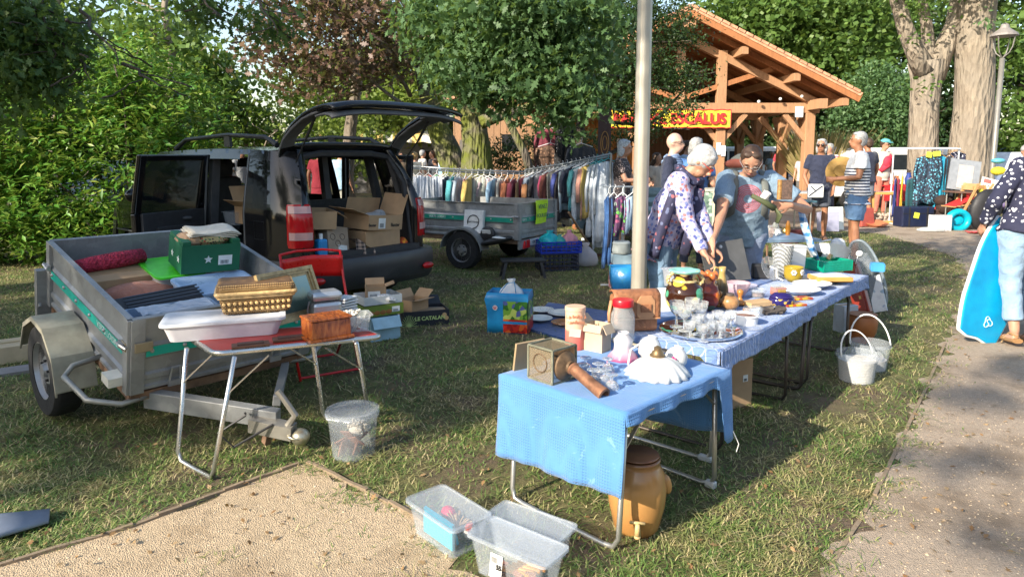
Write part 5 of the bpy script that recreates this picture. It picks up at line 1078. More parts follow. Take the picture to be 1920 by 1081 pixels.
mb=MB(); mb.tube([tilt@V(.04+.035*math.cos(a)*(1+.25*math.cos(3*a)),-.029,.14+.04*math.sin(a)*(1+.25*math.cos(3*a)))for a in[i*.25 for i in range(26)]],.0035,5,closed=True); mb.tube([tilt@V(.04+.015*math.sin(i*.9),-.029,.11+i*.008)for i in range(9)],.0035,5); mb.build('printed_logo',mat('logo_white',(.55,.75,.88),.5),bb)
mb=MB(); mb.tube([tilt@V(.20,-.03,.45),tilt@V(.12,-.06,.55),tilt@V(.10,-.05,.7),tilt@V(.16,-.03,.86)],.012,6,flat=.5); mb.build('leash',BLACKM,bb)
w3=person('woman in navy t-shirt, shorts and sunglasses standing by the pavilion path',V(5.58,12.6,0),R(-10),1.82,head=(0,-25),fat=1.05,top=NAVY,bot=('shorts',fabric('slate_shorts',(.07,.08,.11))),hair=('bob',GREYH),skin=SKINT,vox=.014,arms={1:((.25,.02,1.10),(.20,-.08,.86)),-1:((-.25,.02,1.10),(-.20,-.10,.92))},shoes=mat('brown_sandal',(.12,.07,.05),.6),hem=-.06)
glasses(w3,BLACKM,True)
hb=thing('handbag','white handbag with navy lines worn by the woman in navy t-shirt','handbag',V(5.42,12.38,.80),R(-10)); mb=MB(); mb.box((0,0,.11),(.26,.06,.24)); mb.build('body',PAPER,hb,bevel=.02); mb=MB(); mb.tube([V(.10,-.04,.22),V(.14,-.10,.50),V(.30,.0,.88)],.018,6,flat=.3); mb.bar((-.12,-.034,.02),(.10,-.034,.2),.02,.006,V(0,1,0)); mb.bar((-.1,-.034,.2),(-.02,-.034,.12),.02,.006,V(0,1,0)); mb.build('strap',NAVY,hb)
STR=stripes('breton_stripes',(.76,.77,.79),(.02,.025,.07),26,.42,.75,1.245)
mn=person('grey haired man in blue and white striped t-shirt holding a straw hat',V(4.92,9.9,0),R(-108),1.86,head=(0,0),fat=1.18,top=STR,bot=('shorts',fabric('blue_shorts',(.12,.23,.42))),hair=('short',GREYH),skin=SKINT,vox=.013,arms={1:((.24,-.02,1.13),(.12,-.28,1.10)),-1:((-.26,.0,1.12),(-.18,-.25,1.10))},shoes=BLACKM,hem=-.12)
ht=thing('straw_hat','wide yellow straw hat held by the man in striped t-shirt','hat',V(4.93,10.42,1.30),0); mb=MB(); mb.lathe([(.001,.09),(.08,.085),(.095,0),(.22,-.01),(.225,0),(.10,.015),(.085,.095),(.001,.10)],28,m=TR(0,0,0,82,0,-35)); mb.build('straw',mat('straw_weave',(.34,.20,.045),.7,bump=.5,bs=120),ht,smooth='auto')
person('man in navy polo shirt standing half behind the striped t-shirt man',V(7.95,15.6,0),R(-160),1.9,top=NAVY,bot=('shorts',fabric('grey_shorts',(.16,.18,.22))),hair=('short',BRHAIR),skin=SKINT,vox=.017,shoes=BLACKM,hem=-.06)
cm=person('bearded man in turquoise cap and cream shirt with a red baby sling',V(9.25,17.4,0),R(15),1.92,top=fabric('cream_shirt',(.58,.54,.46)),bot=('long',fabric('coral_trousers',(.50,.15,.10))),hair=('short',BRHAIR),vox=.017,shoes=BLACKM,hem=-.1,head=(5,15))
mb=MB(); H=cm['HM']; mb.ell(H@V(0,0,.075),(.092,.105,.055),cm['Hm'].to_4x4(),12,8); mb.ell(H@V(0,-.12,.055),(.06,.06,.012),cm['Hm'].to_4x4(),10,6); mb.build('cap',mat('turquoise_cap',(.10,.38,.42),.8),cm['t'],smooth=True); glasses(cm,BLACKM,True)
mb=MB(); S_=cm['S']; mb.tube([S_(.14,.02,.50),S_(.05,-.14,.38),S_(-.05,-.17,.22),S_(-.15,-.10,.08)],[.04,.07,.09,.04],8,flat=.5); mb.ell(S_(-.02,-.16,.28),(.11,.07,.14)); mb.build('sling',mat('sling_red',(.48,.03,.06),.8),cm['t'],smooth=True)
person('person in red and white striped top behind the pampas clump',V(8.1,17.8,0),R(-60),1.82,top=stripes('red_stripes',(.7,.66,.66),(.5,.03,.06),18),bot=('long',NAVY),hair=('short',GREYH),vox=.02,hem=-.06)
sw=person('grey haired woman in white t-shirt and glasses seated behind the right hand stall',V(10.0,13.6,0),R(-15),1.80,hipz=.86,top=WHITE,bot=('long',NAVY),hair=('short',GREYH),vox=.015,head=(4,0),hem=-.06,arms={1:((.24,-.05,1.10),(.10,-.25,.98)),-1:((-.24,-.05,1.10),(-.10,-.25,.98))},legs=None); glasses(sw,BLACKM)
DRESS=pattern('speckled_dress',(.05,.04,.045),[(.5,.4,.38),(.05,.04,.04),(.42,.33,.32)],42,.3)
person('silver haired woman in speckled dress looking at the hanging clothes',V(1.62,10.3,0),R(70),1.76,head=(10,0),top=DRESS,bot=('skirt',DRESS),hair=('bob',mat('silver_hair',(.55,.58,.62),.6,vs=40,var=.4,bump=.6,bs=70)),vox=.014,arms={1:((.22,-.12,1.14),(.16,-.34,1.10)),-1:((-.22,-.10,1.14),(-.14,-.32,1.14))},hem=-.05)
bm_=person('bald person in navy jumper with blue scarf and glasses behind the floral shirt woman',V(1.98,8.6,0),R(66),1.80,head=(2,0),top=NAVY,sleeve='long',bot=('long',NAVY),hair=('bald',mat('bald_brow',(.45,.3,.22),.7)),skin=mat('skin_pink',(.62,.38,.29),.5,vs=20,var=.1),vox=.014,hem=-.06); glasses(bm_,BLACKM)
mb=MB(); S_=bm_['S']
for i in range(3):mb.tube([S_((.085+.012*i)*math.cos(a),.005+(.08+.012*i)*math.sin(a),.50+.02*math.sin(a*2+i)-i*.022)for a in[j*.524 for j in range(12)]],.026,7,closed=True)
mb.tube([S_(-.08,-.08,.47),S_(-.14,-.13,.36),S_(-.15,-.14,.2)],[.04,.06,.05],8,flat=.4); mb.build('scarf',stripes('blue_scarf',(.25,.34,.5),(.12,.18,.32),40,.5),bm_['t'],smooth=True)
person('grey haired person in blue shirt with back turned behind the floral shirt woman',V(2.42,9.2,0),R(150),1.76,top=fabric('mid_blue',(.08,.20,.48)),bot=('long',NAVY),hair=('bob',GREYH),vox=.016,hem=-.06)
person('dark haired man in pale blue shirt near the pavilion bar',V(3.55,14.2,0),R(60),1.82,top=LBLUE,bot=('long',NAVY),hair=('short',BRHAIR),vox=.02,hem=-.06,sleeve='long')
person('long haired brunette in cream top seated under the pavilion',V(2.9,14.0,-.12),R(40),1.70,top=fabric('cream_top',(.5,.42,.36)),bot=('long',NAVY),hair=('long',BRHAIR),vox=.02,hem=-.06)
person('person in dark top seated at the wooden table under the pavilion',V(1.75,14.6,-.25),R(30),1.72,top=fabric('dark_top',(.04,.04,.05)),bot=('long',NAVY),hair=('short',BRHAIR),vox=.02,hem=-.06)
person('person in red top seated deep inside the pavilion',V(1.25,15.0,-.2),R(-20),1.70,top=fabric('red_top',(.4,.08,.06)),bot=('long',NAVY),hair=('short',GREYH),vox=.02,hem=-.06)
def farp(lab,x,Y,rz,tc,bc,hc_,h=1.72,kind='long',hr='short',grp='visitors far behind the stalls'):
 X=(x-960)/1300*Y
 person(lab,V(X,Y,0),R(rz),h,top=fabric('cloth_%d'%x,tc),bot=(kind,fabric('leg_%d'%x,bc)),hair=(hr,hc_),vox=.024,hem=-.08,shoes=None,group=grp)
farp('visitor in pale blue top beyond the third pavilion post',1444,25,20,(.35,.5,.62),(.2,.2,.25),GREYH,1.66)
farp('visitor in red shirt and dark sleeves beyond the pavilion posts',1461,23,120,(.5,.04,.07),(.05,.06,.1),BRHAIR,1.86)
farp('visitor in navy jacket leaning beyond the pavilion posts',1479,22,90,(.02,.03,.07),(.1,.1,.12),BRHAIR,1.76)
farp('visitor in navy shorts and blue shirt right of the pavilion post',1493,22,160,(.05,.1,.25),(.04,.05,.09),GREYH,1.7,'shorts')
farp('visitor in pink top beside the white van',1503,20.5,-40,(.6,.42,.42),(.1,.1,.1),BRHAIR,1.6)
farp('visitor in cream top with fair hair under the yellow awning',779,19,150,(.68,.62,.5),(.3,.25,.2),mat('fair_hair',(.4,.25,.1),.7),1.60)
farp('visitor in white top and grey hair beneath the awning edge',793,21,120,(.7,.66,.6),(.2,.16,.12),GREYH,1.68)
farp('balding visitor in dark shirt beyond the awning',812,22,-60,(.06,.06,.08),(.2,.2,.2),BRHAIR,1.66)
farp('small visitor in white vest beside the plank shed',818,19.5,-90,(.7,.68,.66),(.2,.2,.25),BRHAIR,1.45)
farp('visitor in light blue shirt with fair curls beside the mossy oak',832,18.5,-90,(.28,.48,.68),(.3,.3,.35),mat('fair_hair',(.4,.25,.1),.7),1.62)
farp('visitor in tan jacket glimpsed beside the raised tailgate',752,18,30,(.35,.24,.14),(.1,.1,.12),BRHAIR,1.6)
farp('visitor in long red dress seen through the car windows',601,15,180,(.5,.05,.08),(.5,.05,.08),BRHAIR,1.7,'skirt')
farp('visitor in pale blue shirt and shorts seen through the car windows',640,14.5,150,(.3,.45,.6),(.3,.3,.26),GREYH,1.7,'shorts')
farp('visitor in white shirt seen through the front of the car',455,15,60,(.6,.62,.65),(.1,.12,.2),GREYH,1.7)
#  builders for goods
def plane(M,x,y,zl):
 Mi=M.inverted(); o=Mi@V(0,0,CH); d=Mi.to_3x3()@ray(x,y); return o+d*((zl-o.z)/d.z)
def item(name,lab,cat,loc,rz=0,group=None,e=None):
 t=thing(name,lab,cat,loc,R(rz),group)
 if e is not None:t.rotation_euler=e
 return t
def carton(lab,loc,d,rz=0,m=None,openf=None,txt=None,name='cardboard_box',e=None,label=None,group=None):
 m=m or CARD; t=item(name,lab,'box',loc,rz,group,e); x,y,z=d; mb=MB()
 if openf is None:mb.box((0,0,z/2),d); b=mb.build('box',m,t,bevel=.004); mb=MB(); mb.box((0,0,z+.0008),(x*.995,.045,.001)); mb.build('tape',mat('parcel_tape',(.36,.24,.13),.35),b)
 else:
  th=.005
  for sx in(-1,1):mb.box((sx*(x/2-th/2),0,z/2),(th,y,z)); mb.box((0,sx*(y/2-th/2),z/2),(x-2*th,th,z))
  mb.box((0,0,th/2),(x-.002,y-.002,th)); mb.build('box',m,t)
  for(ax,s_),ang in openf.items():
   L=(y if ax=='x' else x)*.96; D=(x if ax=='x' else y)*.46; mb=MB(); mb.box((D/2,0,0),(D,L,.004))
   rzz=0 if(ax,s_)==('x',1)else 180 if(ax,s_)==('x',-1)else 90 if s_>0 else-90
   M_=TR(s_*x/2 if ax=='x' else 0,s_*y/2 if ax=='y' else 0,z,0,0,rzz)@rot(0,-ang); mb.v=[M_@p for p in mb.v]; mb.build('flap',m,t)
 if txt:
  tx,sz,mm,sx=txt; textobj(tx,sz,mm,t,TR(0,-y/2-.002,z*.45,90),sx=1)
 if label:mb=MB(); mb.box((x*label[0],-y/2-.001,z*label[1]),(x*label[2],.002,z*label[3])); lb=mb.build('sticker',PAPER,t); mb=MB(); [mb.box((x*label[0]+x*label[2]*(-.3+.1*i),-y/2-.003,z*label[1]-z*label[3]*.2),(x*label[2]*.04,.001,z*label[3]*.4))for i in range(6)]; mb.build('barcode',INK,lb)
 return t
def tub(lab,loc,d,rz=0,m=None,lid=None,name='plastic_tub',cat='tub',taper=.86,th=.003,e=None,rim=.012):
 t=item(name,lab,cat,loc,rz,None,e); x,y,z=d; m=m or CLEARP
 def ring(k,zz,inset=0,n=6):
  hx,hy=x/2*k-inset,y/2*k-inset; r=min(hx,hy)*.28; o=[]
  for cx_,cy_,a0 in((hx-r,hy-r,0),(-hx+r,hy-r,90),(-hx+r,-hy+r,180),(hx-r,-hy+r,270)):
   for i in range(n+1):a=R(a0+90*i/n); o.append(V(cx_+r*math.cos(a),cy_+r*math.sin(a),zz))
  return o
 k1=1+rim*2/x
 mb=MB(); mb.loft([ring(taper,0),ring(taper+(1-taper)*.5,z*.5),ring(1,z*.93),ring(k1,z*.95),ring(k1,z),ring(1,z,th),ring(taper+(1-taper)*.5,z*.5,th),ring(taper,th,th)]); mb.build('tub',m,t,smooth='auto')
 if lid:
  mb=MB(); mb.loft([ring(k1*1.01,z-.008),ring(k1*1.01,z+.005),ring(k1*.93,z+.006),ring(k1*.9,z+.001),ring(k1*.5,z+.002)]); mb.build('lid',lid,t,smooth='auto')
 return t
def clearp(name,c,a,r_=.22):
 s=NT(name); s.fin(c,r_,0,Alpha=a); s.b.inputs['Specular IOR Level'].default_value=.25; return s.m
CLEARP=clearp('clear_polypropylene',(.55,.60,.66),.15); CLEARL=clearp('frosted_lid',(.52,.57,.63),.22,.35); WHITEP=mat('white_plastic',(.68,.70,.74),.35); THIN=clearp('thin_clear',(.75,.78,.8),.22,.1)
sg2=NT('crystal_glass'); GLASSC=sg2.fin((.93,.95,.96),.04,0,Transmission_Weight=.86,IOR=1.2)
def round_tub(lab,loc,r0,r1,h,m=None,lid=None,name='plastic_bucket',handle=None,cat='bucket',fill=None):
 t=item(name,lab,cat,loc); mb=MB(); m=m or CLEARP
 mb.lathe([(.001,.0),(r0,0),(r0+(r1-r0)*.86,h*.86),(r1+.006,h*.87),(r1+.006,h*.9),(r1,h*.92),(r1,h),(r1-.004,h),(r0+(r1-r0)*.86-.003,h*.86),(r0-.003,.004),(.001,.004)],36); mb.build('tub',m,t,smooth='auto')
 if lid:mb=MB(); mb.lathe([(r1+.008,h-.015),(r1+.008,h+.004),(r1-.01,h+.005),(r1-.015,h-.004),(.001,h-.003)],36); mb.build('lid',lid,t,smooth='auto')
 if handle:
  a0=handle[0]; mb=MB(); mb.tube([V(r1*1.03*math.cos(a)*math.cos(R(a0))+handle[1]*math.sin(a)*-math.sin(R(a0)),r1*1.03*math.cos(a)*math.sin(R(a0))+handle[1]*math.sin(a)*math.cos(R(a0)),h*.9+handle[2]*math.sin(a))for a in[i*math.pi/16 for i in range(17)]],.006,6,flat=.7); mb.build('handle',PAPER,t,smooth=True)
 if fill:mb=MB(); mb.lathe([(.001,.006),(r0-.008,.006),(r0+(r1-r0)*fill[0]-.01,h*fill[0]),(.001,h*fill[0]+.01)],24); mb.build('contents',fill[1],t,smooth='auto')
 return t
def coral(lab,loc,r,h,seed,name='white_coral'):
 t=item(name,lab,'coral',loc); rg=random.Random(seed); mb=MB()
 for i in range(60):
  a=rg.uniform(0,6.28); q=rg.uniform(0,r*.8); p=V(q*math.cos(a),q*math.sin(a),rg.uniform(0,h*.7)); e=p+V(rg.uniform(-1,1),rg.uniform(-1,1),rg.uniform(.2,1)).normalized()*rg.uniform(.02,.045); mb.tube([p,p.lerp(e,.6)+V(rg.uniform(-.006,.006),0,0),e],[.009,.008,.005],5)
  e2=p.lerp(e,.5)+V(rg.uniform(-1,1),rg.uniform(-1,1),rg.uniform(0,1)).normalized()*.02; mb.tube([p.lerp(e,.4),e2],[.007,.005],5)
 mb.ell((0,0,h*.35),(r*.7,r*.7,h*.35)); mb.build('coral',mat('bleached_coral',(.68,.63,.54),.8),t)
def folding_legs(t,M,L,Wd,H,mt,r=.012,splay=.04,ends=(0,1),foot=None,sides=1):
 """U shaped leg frames at both ends, local x along L, y along Wd, top at z=H"""
 for e in ends:
  x=-L/2+.08 if e==0 else L/2-.08; o=-splay if e==0 else splay; mb=MB(); yy=Wd/2-.03
  mb.tube([M@V(*p)for p in((x,-yy,H),(x+o,-yy,.05),(x+o*1.05,-yy+.02,.018),(x+o*1.05,-yy+.06,.012),(x+o*1.05,yy-.06,.012),(x+o*1.05,yy-.02,.018),(x+o,yy,.05),(x,yy,H))],r,8)
  mb.build('leg',mt,t,smooth=True)
  for s_ in(-1,1):sx=1 if e==0 else-1; mb=MB(); mb.bar(M@V(x+sx*.14,s_*yy,H-.01),M@V(x+o*.25,s_*(yy),H*.72),.016,.006); mb.ell(M@V(x+o*.25,s_*yy,H*.72),.010,nu=8,nv=4); mb.build('strut',mt,t)
  for s_ in((-1,1)if foot else()):mb=MB(); mb.box(M@V(x+o,s_*(yy-.03),.016),(.03,.07,.03),M.to_3x3().to_4x4()); mb.build('foot',foot,t,bevel=.006)
def rect(FLp,FRp,BLp):
 u=(FRp-FLp); u.z=0; L=u.length; a=math.atan2(u.y,u.x); n=V(-math.sin(a),math.cos(a),0); Wd=(BLp-FLp).dot(n); c=(FLp+FRp)/2+n*Wd/2; return c,L,Wd,a
 #  left: load of the near trailer
EU=TM.to_euler()
def inT(x,y,zl):return TM@(plane(TM,x,y,zl))
def tpos(x,y,ztop,h):p=plane(TM,x,y,ztop); p.z-=h; return TM@p
def eT(rz=0):return(TM.to_3x3().to_4x4()@Matrix.Rotation(R(rz),4,'Z')).to_euler()
carton('flat brown cardboard box under the red rolled blanket in the trailer',tpos(222,508,.30,.27),(.40,.26,.27),m=CARD,e=eT(2))
s=NT('red_matelasse'); s.bump(s.vor(60),.9,.02); RBL=s.fin(s.ramp(s.noise(30,3),[(.35,(.25,.008,.025)),(.65,(.50,.03,.07))]),.9)
t=item('rolled_blanket','red quilted blanket rolled up on the trailer load','blanket',tpos(205,485,.36,.06),e=eT(0)); mb=MB()
mb.tube([V(-.20,-.02,.03),V(-.1,0,.035),V(.05,.01,.045),V(.21,.03,.05)],[.055,.062,.066,.06],14,flat=.75); mb.tube([V(.212,.03+.03*(1-i/14)*math.cos(i*.9),.05+.025*(1-i/14)*math.sin(i*.9))for i in range(13)],.006,5); mb.build('roll',RBL,t,smooth=True)
tub('grey storage box with bright green lid in the trailer',tpos(322,500,.31,.28),(.30,.34,.28),m=mat('grey_box',(.42,.43,.42),.5),lid=mat('bright_green',(.08,.62,.03),.35),e=eT(0))
tub('pale blue lidded storage box in the middle of the trailer',tpos(408,530,.31,.26),(.46,.30,.26),m=mat('pale_blue_box',(.36,.47,.62),.4),lid=mat('pale_blue_lid',(.33,.46,.66),.3),e=eT(0))
t=item('black_case','ribbed black case lying across the trailer load','case',tpos(300,553,.33,.04),e=eT(-2)); mb=MB(); mb.box((0,0,.0),(.46,.17,.05),rot(8,-4)); b=mb.build('case',BLACKM,t,bevel=.012); mb=MB()
for i in range(4):mb.box((0.02,-.06+.035*i,.03+.005*i),(.42,.008,.006),rot(8,-4))
mb.build('rib',mat('case_edge',(.06,.07,.09),.4),t)
t=item('terracotta_cushion','faded terracotta cushion between the cardboard box and black case','cushion',tpos(262,540,.25,.05),e=eT(0)); mb=MB(); mb.ell((0,0,.02),(.22,.13,.06),nu=20); mb.build('cushion',fabric('terracotta',(.42,.16,.10)),t,smooth=True)
tub('shallow blue grey tray covered in crumpled clear film at the trailer front',tpos(325,577,.33,.16),(.46,.15,.16),m=mat('tray_blue',(.25,.33,.45),.4),e=eT(0))
t=item('plastic_film','crumpled clear plastic film lying in the trailer front tray','film',tpos(330,574,.345,0),e=eT(0)); mb=MB(); rg=random.Random(2); mb.grid(lambda u,v:(-.2+.4*u,-.06+.12*v,.010*noise.noise(V(u*9,v*4,0))+.012*noise.noise(V(u*3,v*2,3))),40,14); mb.build('film',clearp('film',(.75,.8,.88),.5,.15),t,smooth=True)
t=carton('green fruit crate with white stars standing on the trailer load',tpos(385,447,.52,.19),(.37,.26,.19),m=mat('green_card',(.008,.12,.055),.6,vs=3),openf={},e=eT(-6),label=(.24,.42,.24,.34),name='fruit_crate')
def star(mb,M,r):mb.prism([(r*(1 if i%2==0 else.45)*math.sin(i*math.pi/5),r*(1 if i%2==0 else.45)*math.cos(i*math.pi/5))for i in range(10)],.002,M)
mb=MB(); star(mb,TR(-.02,-.131,.09,90),.028); star(mb,TR(-.186,.05,.09,90,0,-90),.026); star(mb,TR(-.186,-.07,.085,90,0,-90),.026); mb.build('star',mat('star_white',(.65,.7,.68),.6),t)
mb=MB()
for sx in(-1,1):mb.box((sx*.155,0,.20),(.05,.255,.03)); 
mb.build('corner_ledge',mat('green_card',(.008,.12,.055),.6),t)
t2_=item('woven_basket','flat woven basket in red and green diamonds on the green crate','basket',wm(t)@V(.02,.0,.17),e=eT(-6)); mb=MB(); mb.lathe([(.001,0),(.11,0),(.13,.03),(.12,.06),(.001,.06)],20,sx=1.1,sy=.8); mb.build('basket',pattern('diamond_weave',(.42,.34,.16),[(.35,.06,.04),(.06,.16,.07),(.03,.03,.03),(.5,.4,.2)],70,.5),t2_)
t2_=item('folded_cloths','folded cream cloths lying on the woven basket','cloth',wm(t)@V(.02,.0,.232),e=eT(-6)); mb=MB()
for i in range(4):mb.grid(lambda u,v:(-.15+.30*u+.01*i,-.09+.18*v,.007*i+.008*math.sin(u*6+i)-.03*max(0,u-.85)*4),10,6)
mb.build('cloth',fabric('cream_linen',(.62,.56,.46)),t2_,smooth=True,thick=.006)
t2_=item('brown_paper','crumpled brown packing paper at the left end of the green crate','paper',wm(t)@V(-.11,.0,.17),e=eT(-6)); mb=MB(); mb.ell((0,0,.02),(.08,.09,.05),nu=9,nv=6); mb.ell((.03,-.05,.03),(.05,.04,.04),nu=7,nv=5); mb.build('paper',mat('kraft_paper',(.36,.23,.14),.8),t2_)
carton('long pale cardboard box on a grey board at the left edge',P(25,672),(.48,.30,.13),38,m=mat('pale_card',(.50,.40,.26),.8))
t=item('grey_board','weathered grey board lying on the grass by the trailer wheel','board',P(80,690),35); mb=MB(); mb.box((-.2,0,.012),(1.1,.18,.024)); mb.build('board',mat('silvered_wood',(.22,.21,.21),.8),t)
t=item('plastic_mat','blue grey moulded plastic corner at the lower left edge','mat',P(-30,1010),25); mb=MB(); mb.tube([V(-.3,.0,.03),V(.0,.02,.035),V(.22,.04,.03)],[.12,.11,.06],14,flat=.3); mb.build('mat',mat('blue_grey_plastic',(.22,.25,.31),.5),t,smooth=True)
#  camping table with red top
FLc,FRc,BLc=P(378,660,.64),P(694,628,.64),P(312,634,.64); c,L,Wd,a=rect(FLc,FRc,BLc)
rtb=thing('camping_table','folding camping table with red top and aluminium tube legs','table',(c.x,c.y,0),a)
SHR=Matrix(((1,-.33,0,0),(0,1,0,0),(0,0,1,0),(0,0,0,1)))
mb=MB(SHR); mb.box((0,0,.628),(L-.02,Wd-.02,.018)); mb.build('tabletop',mat('red_formica',(.45,.035,.025),.35,vs=5,var=.2),rtb)
def rr(L,Wd,r,z,k=5):return[V(sx*(L/2-r)+r*math.cos(R(a0+90*i/k)),sy*(Wd/2-r)+r*math.sin(R(a0+90*i/k)),z)for sx,sy,a0 in((1,1,0),(-1,1,90),(-1,-1,180),(1,-1,270))for i in range(k+1)]
mb=MB(SHR); mb.tube(rr(L,Wd,.04,.625),.014,8,closed=True,flat=1.0); mb.build('rim',CHROME,rtb,smooth=True)
for A_,B_,C_,D_,kx in((P(440,668,.62),P(402,903),P(335,866),P(350,652,.62),1),(P(668,642,.62),P(693,800),P(606,790),P(585,634,.62),-1)):
 mb=MB(world=True); u1=(C_-B_).normalized(); mb.tube([A_,B_+V(0,0,.06),B_+u1*.03+V(0,0,.014),B_.lerp(C_,.5)+V(0,0,.012),C_-u1*.03+V(0,0,.014),C_+V(0,0,.06),D_],.0115,8); mb.build('leg',CHROME,rtb,smooth=True)
 ux=V(math.cos(a),math.sin(a),0)*kx
 for q0_,q1_ in((A_,B_),(D_,C_)):mb=MB(world=True); mb.bar(q0_+ux*.15-V(0,0,.01),q0_.lerp(q1_,.28),.016,.006); mb.ell(q0_.lerp(q1_,.28),.010,nu=8,nv=4); mb.build('strut',CHROME,rtb)
TB=wm(rtb); TBZ=math.degrees(a)
def rt_(x,y,z=.639):return P(x,y,z)
tub('white under bed tub with milky lid on the red camping table',rt_(424,622),(.56,.30,.085),TBZ-4,m=mat('milky_white',(.62,.60,.64),.4),lid=mat('milky_lid',(.66,.67,.70),.4),taper=.9)
def wicker():
 s=NT('wicker'); a=s.wave(34,'X',1.0); b=s.wave(34,'Z',1.0); h=s.math('MULTIPLY',a,b); c=s.wave(34,'Y',1.0); h2=s.math('MAXIMUM',h,s.math('MULTIPLY',c,b))
 s.bump(h2,1,.006); return s.fin(s.ramp(s.math('ADD',s.math('MULTIPLY',h2,.7),s.math('MULTIPLY',s.noise(30,3),.4)),[(.2,(.11,.055,.018)),(.5,(.34,.19,.065)),(.8,(.55,.36,.15))]),.55)
WICK=wicker()
t=item('wicker_hamper','golden wicker picnic hamper with lid on the white tub','basket',rt_(470,618)+V(-.0,.10,.092),TBZ-2); mb=MB(); 
mb.loft([[V(sx*x/2,sy*y/2,z)for sx,sy in((-1,-1),(1,-1),(1,1),(-1,1))]for x,y,z in((.27,.19,0),(.30,.215,.075))]); mb.build('body',WICK,t,bevel=.012)
mb=MB(); mb.box((0,0,.105),(.315,.23,.05)); lidb=mb.build('lid',WICK,t,bevel=.018); mb=MB(); mb.tube(rr(.30,.215,.01,.078),.010,6,closed=True); mb.tube(rr(.318,.232,.01,.090),.009,6,closed=True)
for i in range(13):
 for j in range(2):mb.ell((-.13+i*.0217,-.103-.004*j,.022+j*.026),(.0075,.006,.008),nu=6,nv=4)
mb.build('braid',mat('pale_cane',(.60,.40,.17),.4,vs=40,var=.4),t)
t=item('framed_painting','landscape painting in ribbed gilt frame leaning behind the hamper','painting',rt_(540,607)+V(.04,.06,0),TBZ+38); Mf=rot(-22)
mb=MB()
for i,(w_,o,z)in enumerate(((.020,.0,.022),(.016,.018,.014),(.016,.033,.006))):
 hw,hh=.20-o,.145-o; 
 for sx in(-1,1):mb.box(Mf@V(sx*(hw-w_/2),-z/2,.15),(w_,z,hh*2),Mf); mb.box(Mf@V(0,-z/2,.15+sx*(hh-w_/2)),((hw-w_)*2,z,w_),Mf)
mb.build('frame',mat('gilt_frame',(.40,.28,.13),.4,.3,vs=30,var=.4),t)
s=NT('painted_landscape'); sep=s.n('ShaderNodeSeparateXYZ'); s.l(s.tc,sep.inputs[0]); z=s.math('MULTIPLY',s.math('ADD',sep.outputs[2],s.math('MULTIPLY',s.noise(14,4),.09)),3.4)
mb=MB(); mb.box(Mf@V(0,-.003,.15),(.31,.004,.2),Mf); mb.build('canvas',s.fin(s.ramp(z,[(.30,(.03,.05,.04)),(.48,(.06,.11,.08)),(.58,(.42,.46,.30)),(.72,(.30,.45,.42)),(.95,(.36,.50,.46))]),.5),t)
t=item('aluminium_lunchbox','dented aluminium lunch box with lid on the red table','lunch box',rt_(610,596),TBZ+8); ALU=mat('aluminium',(.55,.56,.57),.35,.7,vs=6)
mb=MB(); mb.box((0,0,.045),(.145,.11,.09)); mb.build('body',ALU,t,bevel=.02); mb=MB(); mb.box((0,0,.115),(.150,.115,.045)); mb.build('lid',ALU,t,bevel=.018); mb=MB(); mb.tube([V(-.075,0,.09),V(-.085,0,.05),V(-.08,0,.01)],.004,5); mb.build('clip',STEEL,t)
t=item('tin_stack','stack of thin white tin lids behind the aluminium lunch box','lids',rt_(636,596)+V(.02,.06,0),TBZ); mb=MB(); [mb.box((.003*(i%3),0,.008+i*.016),(.11,.09,.010),rot(0,0,i*7))for i in range(7)]; mb.build('lid',mat('white_tin',(.6,.62,.64),.4),t,bevel=.003)
tub('clear open container full of white coral on the red table',rt_(662,618),(.17,.13,.085),TBZ,m=THIN,taper=.85)
coral('bleached coral heaped in the clear container on the red table',rt_(660,618)+V(0,0,.005),.055,.12,3)
t=item('wooden_box','polished red brown wooden box on the corner of the red table','box',rt_(612,632),TBZ+14); s=NT('varnished_mahogany'); MAH=s.fin(s.ramp(s.noise(4,4,.6,.8,s.mapv((14,4,4))),[(.3,(.14,.03,.008)),(.55,(.38,.10,.02)),(.75,(.55,.20,.04))]),.22)
mb=MB(); mb.box((0,0,.008),(.20,.15,.012)); mb.build('base',MAH,t,bevel=.002); mb=MB(); mb.box((0,0,.050),(.175,.125,.072)); mb.build('body',MAH,t,bevel=.002); mb=MB(); mb.box((0,0,.094),(.185,.135,.010)); mb.build('lid',MAH,t,bevel=.002)
for x,y,lab in((470,648,'carved dark wooden plaque nearer the end of the red table'),(545,636,'carved dark wooden plaque beside the polished wooden box')):
 t=item('wooden_plaque',lab,'plaque',rt_(x,y),TBZ); mb=MB(); mb.box((0,0,.006),(.17,.07,.012)); mb.build('plaque',mat('dark_walnut',(.13,.055,.03),.5,bump=.8,bs=40),t,bevel=.002); mb=MB(); mb.box((0,0,.015),(.12,.04,.006)); mb.build('carving',mat('carved_wood',(.10,.05,.035),.6,bump=1,bs=90),t)
round_tub('translucent bucket with lid holding coral beside the tow hitch',P(655,866)+V(0,.10,0),.108,.13,.24,lid=CLEARL)
coral('white coral and shards inside the translucent bucket',P(655,866)+V(.02,.10,.10),.06,.10,5)
t=item('terracotta_shards','broken terracotta shards inside the translucent bucket','shards',P(655,866)+V(-.01,.09,.01)); mb=MB(); rg=random.Random(4); [mb.box((rg.uniform(-.05,.05),rg.uniform(-.05,.05),rg.uniform(.02,.12)),(.07,.006,.06),rot(rg.uniform(0,90),rg.uniform(0,90),rg.uniform(0,180)))for i in range(9)]; mb.build('shard',mat('terracotta_shard',(.30,.14,.09),.8),t)
ch=item('folding_chair','red metal folding chair between the trailer and the car bumper','chair',P(600,690),32); CHM=mat('red_chair_enamel',(.62,.012,.012),.3)
